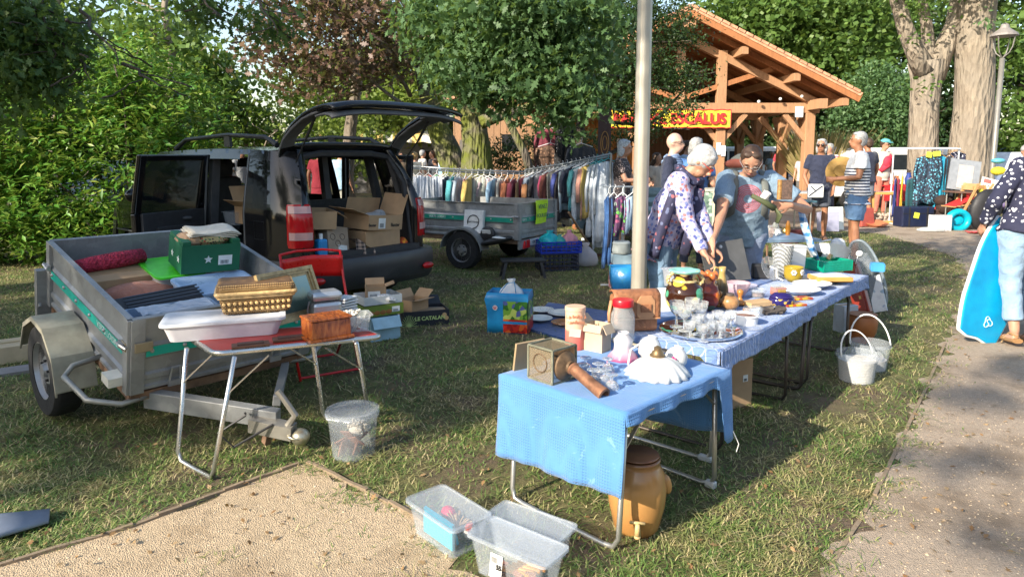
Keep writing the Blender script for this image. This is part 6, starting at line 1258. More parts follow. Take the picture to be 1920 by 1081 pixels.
mb=MB(); mb.grid(lambda u,v:(-.22+.44*u,.10+.05*math.cos((u-.5)*3)-.03*v,.66+.16*v-.02*abs(u-.5)),12,4); mb.build('backrest',CHM,ch,smooth=True,thick=.008)
mb=MB(); mb.grid(lambda u,v:(-.20+.40*u,-.28+.36*v,.42-.012*math.sin(u*3.14)),8,6); mb.build('seat',CHM,ch,smooth=True,thick=.01)
for s_ in(-1,1):
 mb=MB(); mb.tube([V(s_*.22,.14,.84),V(s_*.22,.08,.64),V(s_*.22,-.05,.36),V(s_*.21,-.26,.012)],.010,7); mb.build('leg',CHM,ch,smooth=True); mb=MB(); mb.tube([V(s_*.205,-.28,.41),V(s_*.205,.05,.22),V(s_*.20,.24,.012)],.010,7); mb.build('leg',CHM,ch,smooth=True)
mb=MB(); mb.tube([V(-.2,.235,.02),V(.2,.235,.02)],.009,6); mb.build('crossbar',CHM,ch); mb=MB(); mb.tube([V(-.21,-.25,.03),V(.21,-.25,.03)],.009,6); mb.build('crossbar',CHM,ch); mb=MB(); mb.tube([V(-.22,.14,.835),V(-.1,.175,.85),V(.1,.175,.85),V(.22,.14,.835)],.010,6); mb.build('crossbar',CHM,ch)
t=item('pink_bowl','pink plastic bowl tipped on the red folding chair','bowl',wm(ch)@V(-.12,.02,.50),20); mb=MB(); mb.lathe([(.001,0),(.07,.01),(.13,.10),(.135,.105),(.125,.10),(.065,.015),(.001,.008)],24,m=rot(-60,-30)); mb.build('bowl',mat('hot_pink',(.75,.03,.28),.35),t,smooth='auto')
GRC=mat('olive_green_card',(.16,.23,.03),.6,vs=3)
cs=P(697,640); carton('pale blue printed carton with open flap at the bottom of the crate stack',cs+V(.05,.14,0),(.26,.22,.20),34,m=mat('sky_card',(.36,.55,.64),.6),openf={('y',-1):-60,('x',-1):0}); 
t=carton('green mango crate in the middle of the crate stack',cs+V(.02,.18,.205),(.36,.26,.09),36,m=GRC,openf={},label=(.3,.5,.2,.5),name='fruit_crate')
mb=MB(); [mb.ell((-.12+.055*i,-.131,.03),(.028,.003,.02),nu=10,nv=6)for i in range(4)]; mb.build('printed_fruit',mat('print_mango',(.32,.13,.03),.6),t)
t=carton('white fruit tray with orange mark on top of the crate stack',cs+V(.02,.20,.298),(.34,.25,.07),33,m=mat('white_card',(.62,.63,.62),.6),openf={},name='fruit_crate'); mb=MB(); star(mb,TR(.07,-.127,.035,90),.016); mb.build('printed_mark',mat('print_orange',(.7,.25,.02),.6),t)
carton('small open brown box with printed label tipped in the white tray',cs+V(.0,.21,.315),(.17,.14,.12),15,openf={('y',1):50,('x',1):20},label=(-.1,.5,.6,.4))
t=item('newspaper','crumpled newspaper in the white fruit tray','paper',cs+V(.11,.17,.335),10); mb=MB(); mb.ell((0,0,0),(.09,.07,.035),rot(0,15),9,6); mb.build('paper',pattern('newsprint',(.6,.6,.6),[(.15,.15,.15),(.5,.5,.5)],60,.3),t)
cc_=P(790,612); t=carton('black crate lettered in pale green lying below the car bumper',cc_+V(0,.16,0),(.42,.28,.14),20,m=mat('black_card',(.02,.022,.03),.5),openf={('y',1):30},name='fruit_crate')
textobj('LE CATALAN',.048,mat('print_pale_green',(.50,.62,.22),.6),t,TR(.03,-.143,.07,90),bold=.0015)
mb=MB()
for i in range(13):a_=math.pi*(i/12); mb.bar((-.165+.02*math.cos(a_),-.142,.01+.02*math.sin(a_)),(-.165+.075*math.cos(a_),-.142,.01+.10*math.sin(a_)),.004,.002,V(0,1,0))
mb.ell((-.165,-.142,.012),(.022,.002,.02)); mb.build('printed_sun',mat('print_pale_green',(.50,.62,.22),.6),t)
mb=MB(); mb.ell((.165,-.142,.09),(.022,.002,.022)); mb.ell((.185,-.142,.06),(.02,.002,.02)); mb.build('printed_fruit',mat('print_apricot',(.55,.36,.16),.6),t)
carton('torn brown carton crushed inside the black lettered crate',cc_+V(-.10,.20,.06),(.22,.18,.16),55,openf={('y',-1):10,('x',1):40,('y',1):60}); carton('flattened grey brown carton leaning on the black lettered crate',cc_+V(.07,.18,.10),(.26,.20,.02),10,m=CARDG)
#  cargo in the car
eC=lambda rz=0,rx=0,ry=0:(CM.to_3x3().to_4x4()@rot(rx,ry,rz)).to_euler()
carton('big plain brown box at the bottom right of the car boot',LC(.22,.22,.525),(.46,.34,.27),e=eC(4))
t=carton('open brown box printed with a company name on top in the car boot',LC(.22,.20,.80),(.50,.34,.15),e=eC(10,3,4),openf={('x',-1):15,('y',1):100,('x',1):70},label=(-.12,.45,.2,.7)); textobj('Baxter',.05,INK,t,TR(.14,-.172,.05,90),bold=.001); textobj('Baxter',.04,INK,t,TR(-.20,-.172,.05,90),bold=.001)
t2_=item('bubble_wrap','grey bubble wrap stuffed in the printed box','packing',wm(t)@V(0,0,.12),e=eC(0)); mb=MB(); mb.ell((0,0,.01),(.14,.10,.04),nu=9,nv=6); mb.ell((.08,.02,.02),(.07,.07,.05),nu=7,nv=6); mb.build('wrap',clearp('bubble',(.35,.36,.37),.8,.2),t2_)
carton('small open brown box at the upper left of the car boot',LC(-.42,.22,.86),(.26,.30,.17),e=eC(-14,4,3),openf={('x',1):-30,('x',-1):25}); carton('squat brown box under the small open box in the boot',LC(-.42,.42,.56),(.36,.30,.28),e=eC(2))
t=carton('tall grey brown box with round stamps leaning at the left of the boot',LC(-.32,.10,.53),(.26,.15,.33),e=eC(6,-16,10),m=CARDG,label=(.18,.3,.42,.28)); mb=MB(); [mb.tube([V(x+.03*math.cos(i*.63),-.077,z+.03*math.sin(i*.63))for i in range(10)],.003,4,closed=True)for x,z in((-.07,.22),(.05,.23),(-.01,.16))]; mb.build('printed_stamp',mat('stamp_brown',(.16,.11,.08),.8),t)
t=item('blue_cool_box','slim blue container at the left edge of the car boot','container',LC(-.52,.02,.53),e=eC(0)); mb=MB(); mb.box((0,0,.12),(.10,.09,.24)); mb.build('body',mat('azure_plastic',(.01,.22,.52),.4),t,bevel=.02); mb=MB(); mb.lathe([(.018,.24),(.018,.29),(.001,.29)],12); mb.build('cap',PAPER,t)
s=NT('tartan_wool'); sep=s.n('ShaderNodeSeparateXYZ'); s.l(s.tc,sep.inputs[0]); A_=s.math('LESS_THAN',s.math('FRACT',s.math('MULTIPLY',sep.outputs[0],26)),.45); B_=s.math('LESS_THAN',s.math('FRACT',s.math('MULTIPLY',sep.outputs[2],26)),.45); TART=s.fin(s.mix(s.math('MULTIPLY',s.math('ADD',A_,B_),.5),(.40,.30,.24),(.02,.02,.025)),.95)
t=item('tartan_blanket','black and cream tartan blanket with fringe between the boot boxes','blanket',LC(-.04,.06,.53),e=eC(0)); mb=MB(); mb.grid(lambda u,v:(-.10+.26*u,-.05+.03*math.sin(u*14)-.02*v,.005+.20*(1-v)*(1-.75*u)+.02*math.sin(u*9)),16,8); mb.grid(lambda u,v:(-.10+.26*u,-.05+.14*v,.005+.20*(1-.75*u)),8,3); mb.build('blanket',TART,t,smooth=True); mb=MB(); [mb.tube([V(-.09+.02*i,-.07,.02),V(-.088+.02*i,-.085,-.0)],.003,4)for i in range(13)]; mb.build('fringe',mat('cream_fringe',(.5,.42,.34),.9),t)
t=item('orange_cloth','orange and red patterned cloth at the right of the car boot','cloth',LC(.53,.12,.53),e=eC(0)); mb=MB(); mb.ell((0,0,.07),(.06,.08,.09),nu=8,nv=6); mb.ell((.02,-.04,.03),(.05,.05,.05),nu=8,nv=6); mb.build('cloth',pattern('flame_print',(.55,.10,.02),[(.7,.3,.02),(.45,.02,.02),(.65,.2,.0)],30,.5),t,smooth=True)
carton('brown box with raised flap showing through the open rear door',LC(-.50,1.15,.84),(.30,.5,.18),e=eC(0),openf={('y',1):60,('x',-1):30}); tub('clear plastic tub resting by the brown box inside the rear door',LC(-.58,1.42,.82),(.3,.22,.14),m=CLEARP,e=eC(0))
#  clothes rail behind the second trailer
RAILM=mat('dull_rail',(.35,.38,.40),.4,.6)
def rail(lab,A,B,feet=True):
 t=item('clothes_rail',lab,'clothes rail',(A.x,A.y,0)); mb=MB(world=True)
 for o in(0,.035):mb.tube([A+V(0,o,-o),A.lerp(B,.5)+V(0,o,-.02-o),B+V(0,o,-o)],.014,7)
 mb.build('rail',RAILM,t,smooth=True)
 for p in(A,B):mb=MB(world=True); mb.tube([V(p.x,p.y,0),p],.016,7); mb.tube([V(p.x,p.y-.3,.02),V(p.x,p.y+.3,.02)],.014,6); mb.build('upright',RAILM,t)
 return t
RA,RB,RC=Z(766,311,10.6),Z(985,322,10.9),Z(1146,288,10.2)
rail('long left clothes rail sagging behind the green banded trailer',RA,RB); rail('right clothes rail rising towards the long white dresses',RB+V(0,.06,.03),RC)
rng_=random.Random(11)
def garment(lab,p,d,wd,ln,m,kind='shirt',grp='garments hanging on the two clothes rails',hg=(.75,.76,.78),name='hanging_garment',phase=0):
 t=item(name,lab,'garment',p,math.degrees(math.atan2(d.y,d.x)),grp); w2=wd/2
 def fn(u,v):
  x=(u*2-1); top=-.10-.06*abs(x)**1.4; wv=w2*(1+.06*v); return(x*wv+.01*math.sin(v*5+phase),.020*math.sin(u*13+phase+v*1.5)*(.3+v)+.012*math.sin(u*27+phase),top-ln*v-.012*math.sin(u*11+phase)*v)
 mb=MB(); mb.grid(fn,18,8)
 if kind=='shirt':
  for s_ in(-1,1):mb.tube([V(s_*w2*.92,0,-.17),V(s_*(w2+.03),.01,-.17-ln*.30),V(s_*(w2+.015),.02,-.17-ln*.62)],[.045,.04,.032],8,flat=.5)
 mb.build('cloth',m,t,smooth=True,thick=.008)
 mb=MB(); mb.tube([V(.0,0,.03),V(.018,0,.028),V(.02,0,.008),V(0,0,-.02),V(0,0,-.06)],.004,5); mb.tube([V(-w2*.85,0,-.13),V(0,0,-.06),V(w2*.85,0,-.13)],.007,5); mb.build('hanger',mat('hanger_%d'%int(hg[0]*100),hg,.4),t); return t
cols=[('dark navy dotted',(.03,.04,.08)),('bright turquoise',(.03,.42,.48)),('white and blue sprigged',(.45,.55,.66)),('coral striped',(.60,.25,.18)),('mustard yellow',(.62,.42,.05)),('beige knitted',(.48,.44,.38)),('pale green grey',(.42,.47,.42)),('dusty mauve',(.46,.34,.40)),('sky blue',(.18,.36,.56)),('off white cotton',(.58,.58,.52)),('burnt orange',(.52,.14,.03)),('wine red',(.28,.02,.06)),('tan brown',(.36,.20,.08)),('orange checked',(.58,.22,.05)),('deep crimson',(.36,.02,.06)),('slate blue',(.12,.17,.26)),('light steel blue',(.26,.34,.46)),('almost black',(.02,.02,.03)),('grey white',(.5,.52,.55)),('magenta',(.52,.01,.12)),('dark brick',(.25,.05,.03)),('cream',(.6,.52,.4)),('royal blue',(.03,.06,.35)),('black floral',(.06,.05,.06)),('pale denim',(.30,.42,.52))]
n=30
for i in range(n):
 f_=i/(n-1)
 if f_<.45:p=RA.lerp(RB,.33+f_/.45*.67)+V(0,0,-.02); d=(RB-RA)
 else:p=(RB+V(0,.06,.03)).lerp(RC,(f_-.45)/.55*.80); d=(RC-RB)
 nm,c_=cols[i%25]; d=Matrix.Rotation(R(rng_.uniform(52,78)),3,'Z')@V(d.x,d.y,0)
 if i in(5,6,7):d=V(1,.15,0)
 extra='' if i<25 else ' second'
 garment('%s%s garment hanging above the green banded trailer'%(nm,extra),p,d,rng_.uniform(.34,.48)if i not in(5,6,7)else.34,rng_.uniform(.45,.82),fabric('g%d'%i,tuple(q_*.72+sum(c_)/3*.2 for q_ in c_)),'shirt' if i%3 else 'plain',phase=i*1.7)
for i in range(5):
 p=RA.lerp(RB,.02+.072*i)+V(0,0,-.03); garment('%s white trousers clipped at the far left end of the rail'%('first','second','third','fourth','fifth')[i],p,V(1,.1,0),.20,.78,fabric('palewhite%d'%(i%2),(.56,.62,.72)if i%2 else(.60,.64,.70)),'plain',phase=i*2.1)
garment('grey skirt clipped on the rail beside the white trousers',RA.lerp(RB,.41)+V(0,0,-.03),V(1,.1,0),.22,.76,fabric('greyskirt',(.33,.35,.38)),'plain')
for i,(f_,w_,ln,lab)in enumerate(((.84,.26,1.05,'short sleeved white nightdress'),(.90,.28,1.25,'long white nightdress with full sleeves'),(.97,.34,1.15,'long white linen shirt dress nearest the rail end'))):garment(lab+'',(RB+V(0,.06,.03)).lerp(RC,f_),V(1,.25-.1*i,0),w_,ln,fabric('whitelinen',(.62,.68,.76)),'shirt',hg=(.05,.45,.5),phase=i*3)
for x,y,Y,wd,ln,m,lab in((1032,262,13.2,.55,.75,pattern('tweed_pattern',(.10,.055,.035),[(.28,.16,.1),(.05,.03,.02)],22,.4),'brown patterned tweed jacket hung in the tree shade'),(1030,232,13.3,.5,.7,fabric('maroon',(.18,.03,.05)),'dark maroon dress hung high in the oak shade'),(1090,262,12.8,.5,.6,fabric('charcoal',(.04,.045,.055)),'charcoal jumper with white motif on a white hanger')):garment(lab,Z(x,y,Y),V(1,.1,0),wd,ln,m,'shirt',grp='clothes hung from the oak branches')
garment('black dress with small white dots hung against the thin trunk',Z(1058,215,13.1),V(1,0,0),.34,1.0,pattern('dotted_black',(.01,.01,.012),[(.6,.6,.6)],16,.14),'plain',grp='clothes hung from the oak branches')
FS=item('footstool','black folding plastic step stool on the grass before the blue crate','stool',P(980,520),6); mb=MB(); mb.box((0,0,.225),(.56,.24,.03)); mb.build('step',BLACKM,FS,bevel=.008)
for s_ in(-1,1):
 for y in(-.10,.10):mb=MB(); mb.bar((s_*.22,y,.21),(s_*.27,y*1.3,0),.035,.035); mb.build('leg',BLACKM,FS)
 mb=MB(); mb.bar((s_*.25,-.12,.08),(s_*.25,.12,.08),.02,.02); mb.build('crossbar',BLACKM,FS)
def slat_crate(lab,loc,d,rz,m,n=4):
 t=item('plastic_crate',lab,'crate',loc,rz); x,y,z=d; mb=MB(); mb.box((0,0,.008),(x,y,.012))
 for k in range(n):zz=.02+(z-.03)*k/(n-1); [mb.box((0,s_*(y/2-.006),zz),(x,.012,.018))for s_ in(-1,1)]; [mb.box((s_*(x/2-.006),0,zz),(.012,y-.03,.018))for s_ in(-1,1)]
 for i in range(9):xx=-x/2+x*i/8; [mb.box((xx*.985,s_*(y/2-.005),z/2),(.012,.008,z-.02))for s_ in(-1,1)]
 for i in range(6):yy=-y/2+y*i/5; [mb.box((s_*(x/2-.005),yy*.97,z/2),(.008,.012,z-.02))for s_ in(-1,1)]
 mb.build('crate',m,t); return t
cp_=P(1045,508)+V(0,.16,0)
slat_crate('dark slatted crate carrying the bright blue crate',cp_,(.52,.36,.24),10,mat('dark_blue_plastic',(.02,.025,.05),.5),5); slat_crate('bright blue slatted crate full of wrapped bric a brac',cp_+V(.02,0,.24),(.56,.38,.16),10,mat('royal_blue_plastic',(.01,.04,.42),.4),4)
def sack(name,lab,loc,r,m,seed=1,tall=1.0,n=12,cat='bag'):
 t=item(name,lab,cat,loc); rg=random.Random(seed); mb=MB(); ph=[rg.uniform(0,6)for _ in range(4)]
 mb.lathe([(r*k,z*r*tall)for k,z in((.5,.0),(.95,.08),(1.0,.5),(.85,.95),(.5,1.25),(.22,1.45),(.36,1.7),(.1,1.72))],22,flute=lambda a,z:1+.13*math.sin(3*a+ph[0]+z*9)+.08*math.sin(7*a+ph[1]-z*13)); mb.build('bag',m,t,smooth=True); return t
sack('turquoise_bag','crumpled turquoise plastic bag heaped in the blue crate',cp_+V(-.10,-.02,.33),.15,clearp('turq_film',(.02,.42,.50),.9,.2),2,.8); sack('pink_bag','translucent pink bag at the right of the blue crate',cp_+V(.17,.02,.33),.11,clearp('pink_film',(.62,.28,.36),.75,.2),3,1.1); sack('patterned_bundle','green and teal bundle poking out of the blue crate',cp_+V(.04,-.05,.33),.09,mat('teal_bundle',(.02,.30,.28),.5),5)
sack('clear_sack','clear plastic sack slumped on the grass right of the blue crate',P(1100,500)+V(0,.1,0),.16,clearp('sack_film',(.66,.62,.66),.6,.2),7,1.2)
t=item('dust_sheet','white plastic sheet lying on the ground below the long dresses','sheet',P(1122,452)+V(0,0,.02)); mb=MB(); mb.grid(lambda u,v:(-.3+.6*u,-.25+.5*v,.10*math.sin(u*3.1)*math.sin(v*3.1)+.02*math.sin(u*20+v*9)),24,16); mb.build('sheet',mat('white_film',(.6,.63,.68),.3),t,smooth=True)
t=item('broom','wooden broom handle leaning on the trailer tail above the blue crate','broom',P(1118,482)); mb=MB(); a_=P(1118,482); b_=Z(1066,398,9.6); mb.tube([V(0,0,.02),b_-a_],.016,8); mb.build('handle',mat('broom_wood',(.30,.18,.10),.7),t); mb=MB(); mb.box((b_-a_).normalized()*.05,(.24,.05,.06)); mb.build('brush',mat('broom_bristle',(.10,.05,.03),.9),t)
def bagU():
 t=item('shopping_bag','big blue reusable shopping bag with fruit print and red tomatoes on grass','bag',P(955,628)+V(0,.16,0),-12); x,y,z=.36,.24,.36
 def fn(k,zz):return[V(sx*x/2*k+.012*math.sin(sx+zz*20),sy*y/2*k,zz)for sx,sy in((-1,-1),(1,-1),(1,1),(-1,1))]
 mb=MB(); mb.loft([fn(.92,0),fn(1.0,.1),fn(.97,.2),fn(1.02,.3),fn(.97,z)],cap=False); b=mb.build('body',mat('supermarket_blue',(.01,.22,.48),.4),t,smooth='auto',thick=.003)
 s=NT('printed_fruit'); sep=s.n('ShaderNodeSeparateXYZ'); s.l(s.tc,sep.inputs[0]); hi=s.ramp(s.vor(26,out='Color'),[(0,(.03,.12,.01)),(1,(.03,.12,.01))]); cc=s.vor(26,out='Color'); bw=s.n('ShaderNodeSeparateColor'); s.l(cc,bw.inputs[0])
 g=s.ramp(bw.outputs[0],[(0,(.03,.14,.02)),(.35,(.16,.34,.04)),(.6,(.08,.10,.30)),(.8,(.45,.55,.12))],True); r_=s.ramp(bw.outputs[1],[(0,(.45,.02,.01)),(.5,(.25,.01,.01)),(.8,(.6,.12,.02))],True)
 mm=s.fin(s.mix(s.math('LESS_THAN',sep.outputs[2],.13),g,r_),.4)
 mb=MB(); mb.grid(lambda u,v:(-.03+.215*u,-y/2*(.93+.07*v)-.006,.01+.28*v),4,4); mb.grid(lambda u,v:(x/2*1.0+.012,-y/2+y*u,.01+.28*v),4,4); mb.build('printed_panel',mm,b)
 mb=MB(); mb.lathe([(.022,0),(.022,.002),(.001,.002)],16,(-.10,-y/2-.008,.23),rot(90)); lo=mb.build('logo_disc',PAPER,b); textobj('U',.035,mat('logo_red',(.6,.02,.04),.5),lo,TR(-.10,-y/2-.013,.23,90),bold=.002)
 mb=MB(); mb.tube([V(.08,-.1,z),V(.07,-.12,z+.1),V(.0,-.10,z+.08),V(-.06,-.11,z)],.008,5,flat=.5); mb.build('handle',mat('supermarket_blue',(.01,.22,.48),.4),t)
 sack('clear_bag','clear plastic bag bunched in the mouth of the blue shopping bag',wm(t)@V(.02,0,z-.10),.11,clearp('bag_film',(.72,.76,.8),.65,.2),9,1.1)
bagU()
t=item('ground_cloth','dark blue cloth spread on the grass under the dinner plates','cloth',P(1040,605)); cl=[P(985,618),P(1028,570),P(1150,588),P(1150,650),P(1080,645)]; mb=MB(); c0=P(1040,605)
for i in range(len(cl)):pass
mb.add([p-c0+V(0,0,.022)for p in cl]+[p-c0+V(0,0,0)for p in cl],[(0,4,3,2,1)]+[(i,(i+1)%5,5+(i+1)%5,5+i)for i in range(5)]); mb.build('cloth',fabric('deep_blue_cloth',(.03,.08,.24)),t)
PLATE=mat('glazed_plate',(.66,.66,.63),.2); PRIM=pattern('plate_rim_print',(.66,.66,.63),[(.2,.3,.12),(.25,.1,.15),(.15,.2,.35)],60,.28,rough=.2)
def plate(lab,loc,r=.12,rz=0,tilt=0,m=None,sx=1.0,name='dinner_plate',group=None):
 t=item(name,lab,'plate',loc,rz,group); mb=MB(); mb.lathe([(.001,.004),(r*.55,.004),(r*.66,.008),(r,.024),(r*.985,.028),(r*.64,.014),(r*.55,.010),(.001,.010)],32,m=rot(tilt),sx=sx); mb.build('plate',m or PLATE,t,smooth='auto'); return t
plate('white plate with green rim print at the back of the dark blue cloth',P(1016,584,.03),.12,m=PRIM); plate('plain white plate in front on the dark blue cloth',P(1012,600,.03),.12); plate('large white oval plate on the dark blue cloth',P(1062,590,.03),.15,m=PLATE,sx=1.2); plate('terracotta dish at the edge of the dark blue cloth',P(1058,608,.03),.12,m=mat('terra_glaze',(.34,.14,.05),.25))
#  near blue table
ALUT=mat('aluminium_tube',(.50,.49,.46),.35,.8,vs=5)
H1=.58
FRc,FLc,BRc=P(1172,778,H1),P(940,703,H1),P(1352,688,H1)
c,L1,W1,a1=rect(FLc,FRc,FLc+(BRc-FRc))
s_=(BRc-FRc); s_.z=0; W1=abs((BRc-FRc).dot(V(-math.sin(a1),math.cos(a1),0)))
c=(FLc+FRc)/2+V(-math.sin(a1),math.cos(a1),0)*W1/2
bt=thing('folding_table','low folding table under the sky blue waffle cloth nearest the camera','table',(c.x,c.y,0),a1)
mb=MB(); mb.box((0,0,H1-.012),(L1-.01,W1-.01,.016)); mb.build('tabletop',mat('table_board',(.45,.42,.38),.6),bt)
mb=MB(); mb.tube(rr(L1-.01,W1-.01,.03,H1-.02),.011,8,closed=True); mb.build('rim',ALUT,bt,smooth=True)
for e in(-1,1):
 y=e*(W1/2-.06); mb=MB(); xx=L1/2-.04
 mb.tube([V(-xx,y,H1-.02),V(-xx,y+e*.03,.06),V(-xx+.02,y+e*.035,.02),V(-xx+.07,y+e*.035,.012),V(xx-.07,y+e*.035,.012),V(xx-.02,y+e*.035,.02),V(xx,y+e*.03,.06),V(xx,y,H1-.02)],.0115,8); mb.build('leg',ALUT,bt,smooth=True)
 for sx in(-1,1):mb=MB(); mb.bar((sx*xx,y-e*.15,H1-.03),(sx*xx,y+e*.005,H1*.72),.016,.005); mb.build('strut',ALUT,bt)
 for sx in((-1,1)if e>0 else()):mb=MB(); mb.box((sx*(xx-.02),y+.035,.018),(.05,.035,.032)); mb.build('foot',mat('pale_foot',(.5,.5,.48),.5),bt,bevel=.006)
def waffle():
 s=NT('sky_blue_waffle'); a=s.wave(26,'X'); b=s.wave(26,'Y'); d=s.wave(26,'Z'); h=s.math('MAXIMUM',s.math('MAXIMUM',a,b),d)
 f=s.noise(5,3); cc=s.ramp(f,[(.3,(.05,.175,.43)),(.7,(.07,.21,.48))]); cc=s.mix(s.math('MULTIPLY',h,.35),cc,(.11,.28,.56))
 st=s.ramp(s.noise(3.3,5,.8,2),[(.62,(0,0,0)),(.66,(1,1,1))]); cc=s.mix(s.math('MULTIPLY',st,.18),cc,(.4,.6,.8))
 s.bump(s.math('ADD',s.math('MULTIPLY',h,.25),s.math('MULTIPLY',s.noise(7,3),.8)),.6,.02); return s.fin(cc,.9,Sheen_Weight=.2)
WAF=waffle()
cl=thing('tablecloth','sky blue waffle weave cloth draped over the low near table','tablecloth',(c.x,c.y,0),a1)
hx,hy=L1/2+.006,W1/2+.006
mb=MB(); z=H1+.003
mb.grid(lambda u,v:(-hx+2*hx*u,-hy+2*hy*v,z+.0015*math.sin(u*19)*math.sin(v*13)),20,20)
def front(u,v):
 dr=(.36-.035*u)*v; return(-hx+2*hx*u+.006*math.sin(v*3),-hy-.012*math.sin(v*1.5)-.018*v*(1+math.sin(u*12+.7))*.5-.006*v*math.sin(u*31),z-dr)
mb.grid(front,36,12)
def right(u,v):
 dr=(.045+.02*u+(.0 if u<.84 else.26*min(1,(u-.84)/.05)))*v
 return(hx+.006*v+.012*v*math.sin(u*22)+(.015*v if u>.84 else 0),-hy+2*hy*u,z-dr)
mb.grid(right,44,8)
mb.grid(lambda u,v:(-hx+2*hx*u,hy+.012*v*math.sin(u*15)+.02*v,z-(.34+.03*math.sin(u*4))*v),20,8)
mb.grid(lambda u,v:(-hx-.004-.01*v*math.sin(u*13),-hy+2*hy*u,z-.12*v),20,5)
mb.build('cloth',WAF,cl,smooth=True,thick=.0025)
mb=MB(); mb.tube([V(hx-.2,hy+.03,.5),V(hx-.18,hy+.035,.40),V(hx-.22,hy+.02,.33),V(hx-.19,hy+.04,.22)],.002,4); mb.tube([V(hx+.03,hy-.02,.3),V(hx+.05,hy,.24),V(hx+.04,hy,.2)],.002,4); mb.build('loose_thread',PAPER,cl)
def b_(x,y,z=H1+.005):return P(x,y,z)
A1=math.degrees(a1)
GL=clearp('old_glass',(.30,.24,.16),.38,.1); RBR=mat('rusty_brass',(.16,.10,.055),.65,.4,vs=25,var=.5)
t=item('carriage_lamp','antique rusty carriage lamp with glass panes lying on its side','lantern',b_(1035,708),A1-2); S_=.145
mb=MB(); 
for sx in(-1,1):
 for sz in(0,1):
  mb.bar((sx*S_/2,-S_/2,sz*S_+.004),(sx*S_/2,S_/2,sz*S_+.004),.008,.008)
  for sy in(-1,1):pass
for sy in(-1,1):
 for sx in(-1,1):mb.bar((sx*S_/2,sy*S_/2,.004),(sx*S_/2,sy*S_/2,S_+.004),.008,.008,V(1,0,0))
 for sz in(0,1):mb.bar((-S_/2,sy*S_/2,sz*S_+.004),(S_/2,sy*S_/2,sz*S_+.004),.008,.008)
mb.build('frame',mat('verdigris_frame',(.22,.22,.16),.6,.3,vs=20,var=.4),t)
mb=MB(); mb.box((0,-S_/2,S_/2),(S_-.01,.002,S_-.01)); mb.box((-S_/2,0,S_/2),(.002,S_-.01,S_-.01)); mb.box((0,0,S_),(S_-.01,S_-.01,.002)); mb.build('pane',GL,t)
mb=MB(); mb.box((0,S_/2-.002,S_/2),(S_-.01,.003,S_-.01)); mb.tube([V(.04*math.cos(i*.4),-S_/2-.002,S_/2+.01+.04*math.sin(i*.4))for i in range(16)],.003,5,closed=True); mb.build('back_plate',RBR,t)
mb=MB(); m=TR(S_/2,0,S_/2,0,90); mb.lathe([(.001,0),(.065,0),(.062,.012),(.050,.022),(.028,.034),(.026,.045)],24,m=m); mb.build('collar',RBR,t,smooth='auto')
mb=MB(); mb.lathe([(.024,0),(.029,.004),(.029,.012),(.024,.018),(.026,.16),(.028,.19),(.030,.195),(.030,.205),(.020,.207),(.018,.19)],18,m=TR(S_/2+.045,0,S_/2,0,108,-6)); mb.build('candle_tube',mat('rusty_copper',(.30,.14,.075),.6,.4,vs=22,var=.5),t,smooth='auto')
t=item('lamp_door','thin wooden framed pane standing behind the carriage lamp','frame',b_(992,690),A1+80); mb=MB(); mb.box((0,0,.065),(.16,.012,.13),rot(10)); mb.build('frame',mat('pale_wood_edge',(.35,.25,.14),.6),t)
t=item('candle_tin','tall peach coloured tube box with handwritten lettering','tin',b_(1078,652)); s=NT('peach_tube'); sep=s.n('ShaderNodeSeparateXYZ'); s.l(s.tc,sep.inputs[0]); PEA=s.fin(s.ramp(s.math('MULTIPLY',sep.outputs[2],6),[(0,(.50,.10,.08)),(.45,(.62,.16,.12)),(.5,(.72,.42,.28)),(1,(.70,.44,.30))]),.4)
mb=MB(); mb.lathe([(.001,0),(.040,0),(.040,.155),(.042,.157),(.042,.170),(.040,.172),(.001,.172)],28); mb.build('tube',PEA,t,smooth='auto'); m3=TR(0,-.0415,.13,90,0,-4); textobj('La boîte à',.020,mat('gold_script',(.50,.18,.08),.5),t,m3@TR(0,.008,0)); textobj('confettis',.020,mat('gold_script',(.50,.18,.08),.5),t,m3@TR(0,-.015,0)); mb=MB(); mb.box((-.004,-.0405,.072),(.045,.003,.032),rot(0,6)); mb.build('label',mat('pale_pink_label',(.72,.52,.44),.5),t)
carton('small white cardboard box with two raised brown flaps on the blue cloth',b_(1120,655),(.105,.085,.135),A1+6,m=mat('pale_box',(.50,.38,.26),.7),openf={('x',-1):42,('y',-1):-72,('x',1):-60},label=(-.3,.8,.25,.2))
t=item('glass_jar','tall glass jar with red screw lid on the blue cloth','jar',b_(1167,640)); mb=MB(); mb.lathe([(.001,0),(.044,0),(.048,.01),(.048,.11),(.036,.14),(.036,.15),(.034,.15),(.034,.14),(.045,.11),(.045,.012),(.001,.006)],28); mb.build('jar',GLASSC,t,smooth='auto'); mb=MB(); mb.lathe([(.001,.172),(.040,.172),(.042,.168),(.042,.146),(.038,.144),(.001,.146)],32); mb.build('lid',mat('red_lid',(.55,.008,.02),.3),t,smooth='auto')
t=item('tulip_lampshade','frosted tulip glass lampshade with pink rim standing upside down','lampshade',b_(1168,672)); mb=MB(); mb.lathe([(.058,0),(.054,.012),(.036,.035),(.034,.055),(.037,.075),(.020,.098),(.022,.104),(.018,.104),(.033,.072),(.030,.055),(.032,.035),(.050,.01)],40,flute=lambda a,z:1+(.05*math.sin(a*9)if z<.03 else.015*math.sin(a*20))); s=NT('pink_frost'); sep=s.n('ShaderNodeSeparateXYZ'); s.l(s.tc,sep.inputs[0]); s.fin(s.ramp(s.math('MULTIPLY',sep.outputs[2],12),[(0,(.60,.08,.22)),(.35,(.66,.42,.50)),(.7,(.68,.66,.70))]),.25,Alpha=.75); mb.build('shade',s.m,t,smooth=True)
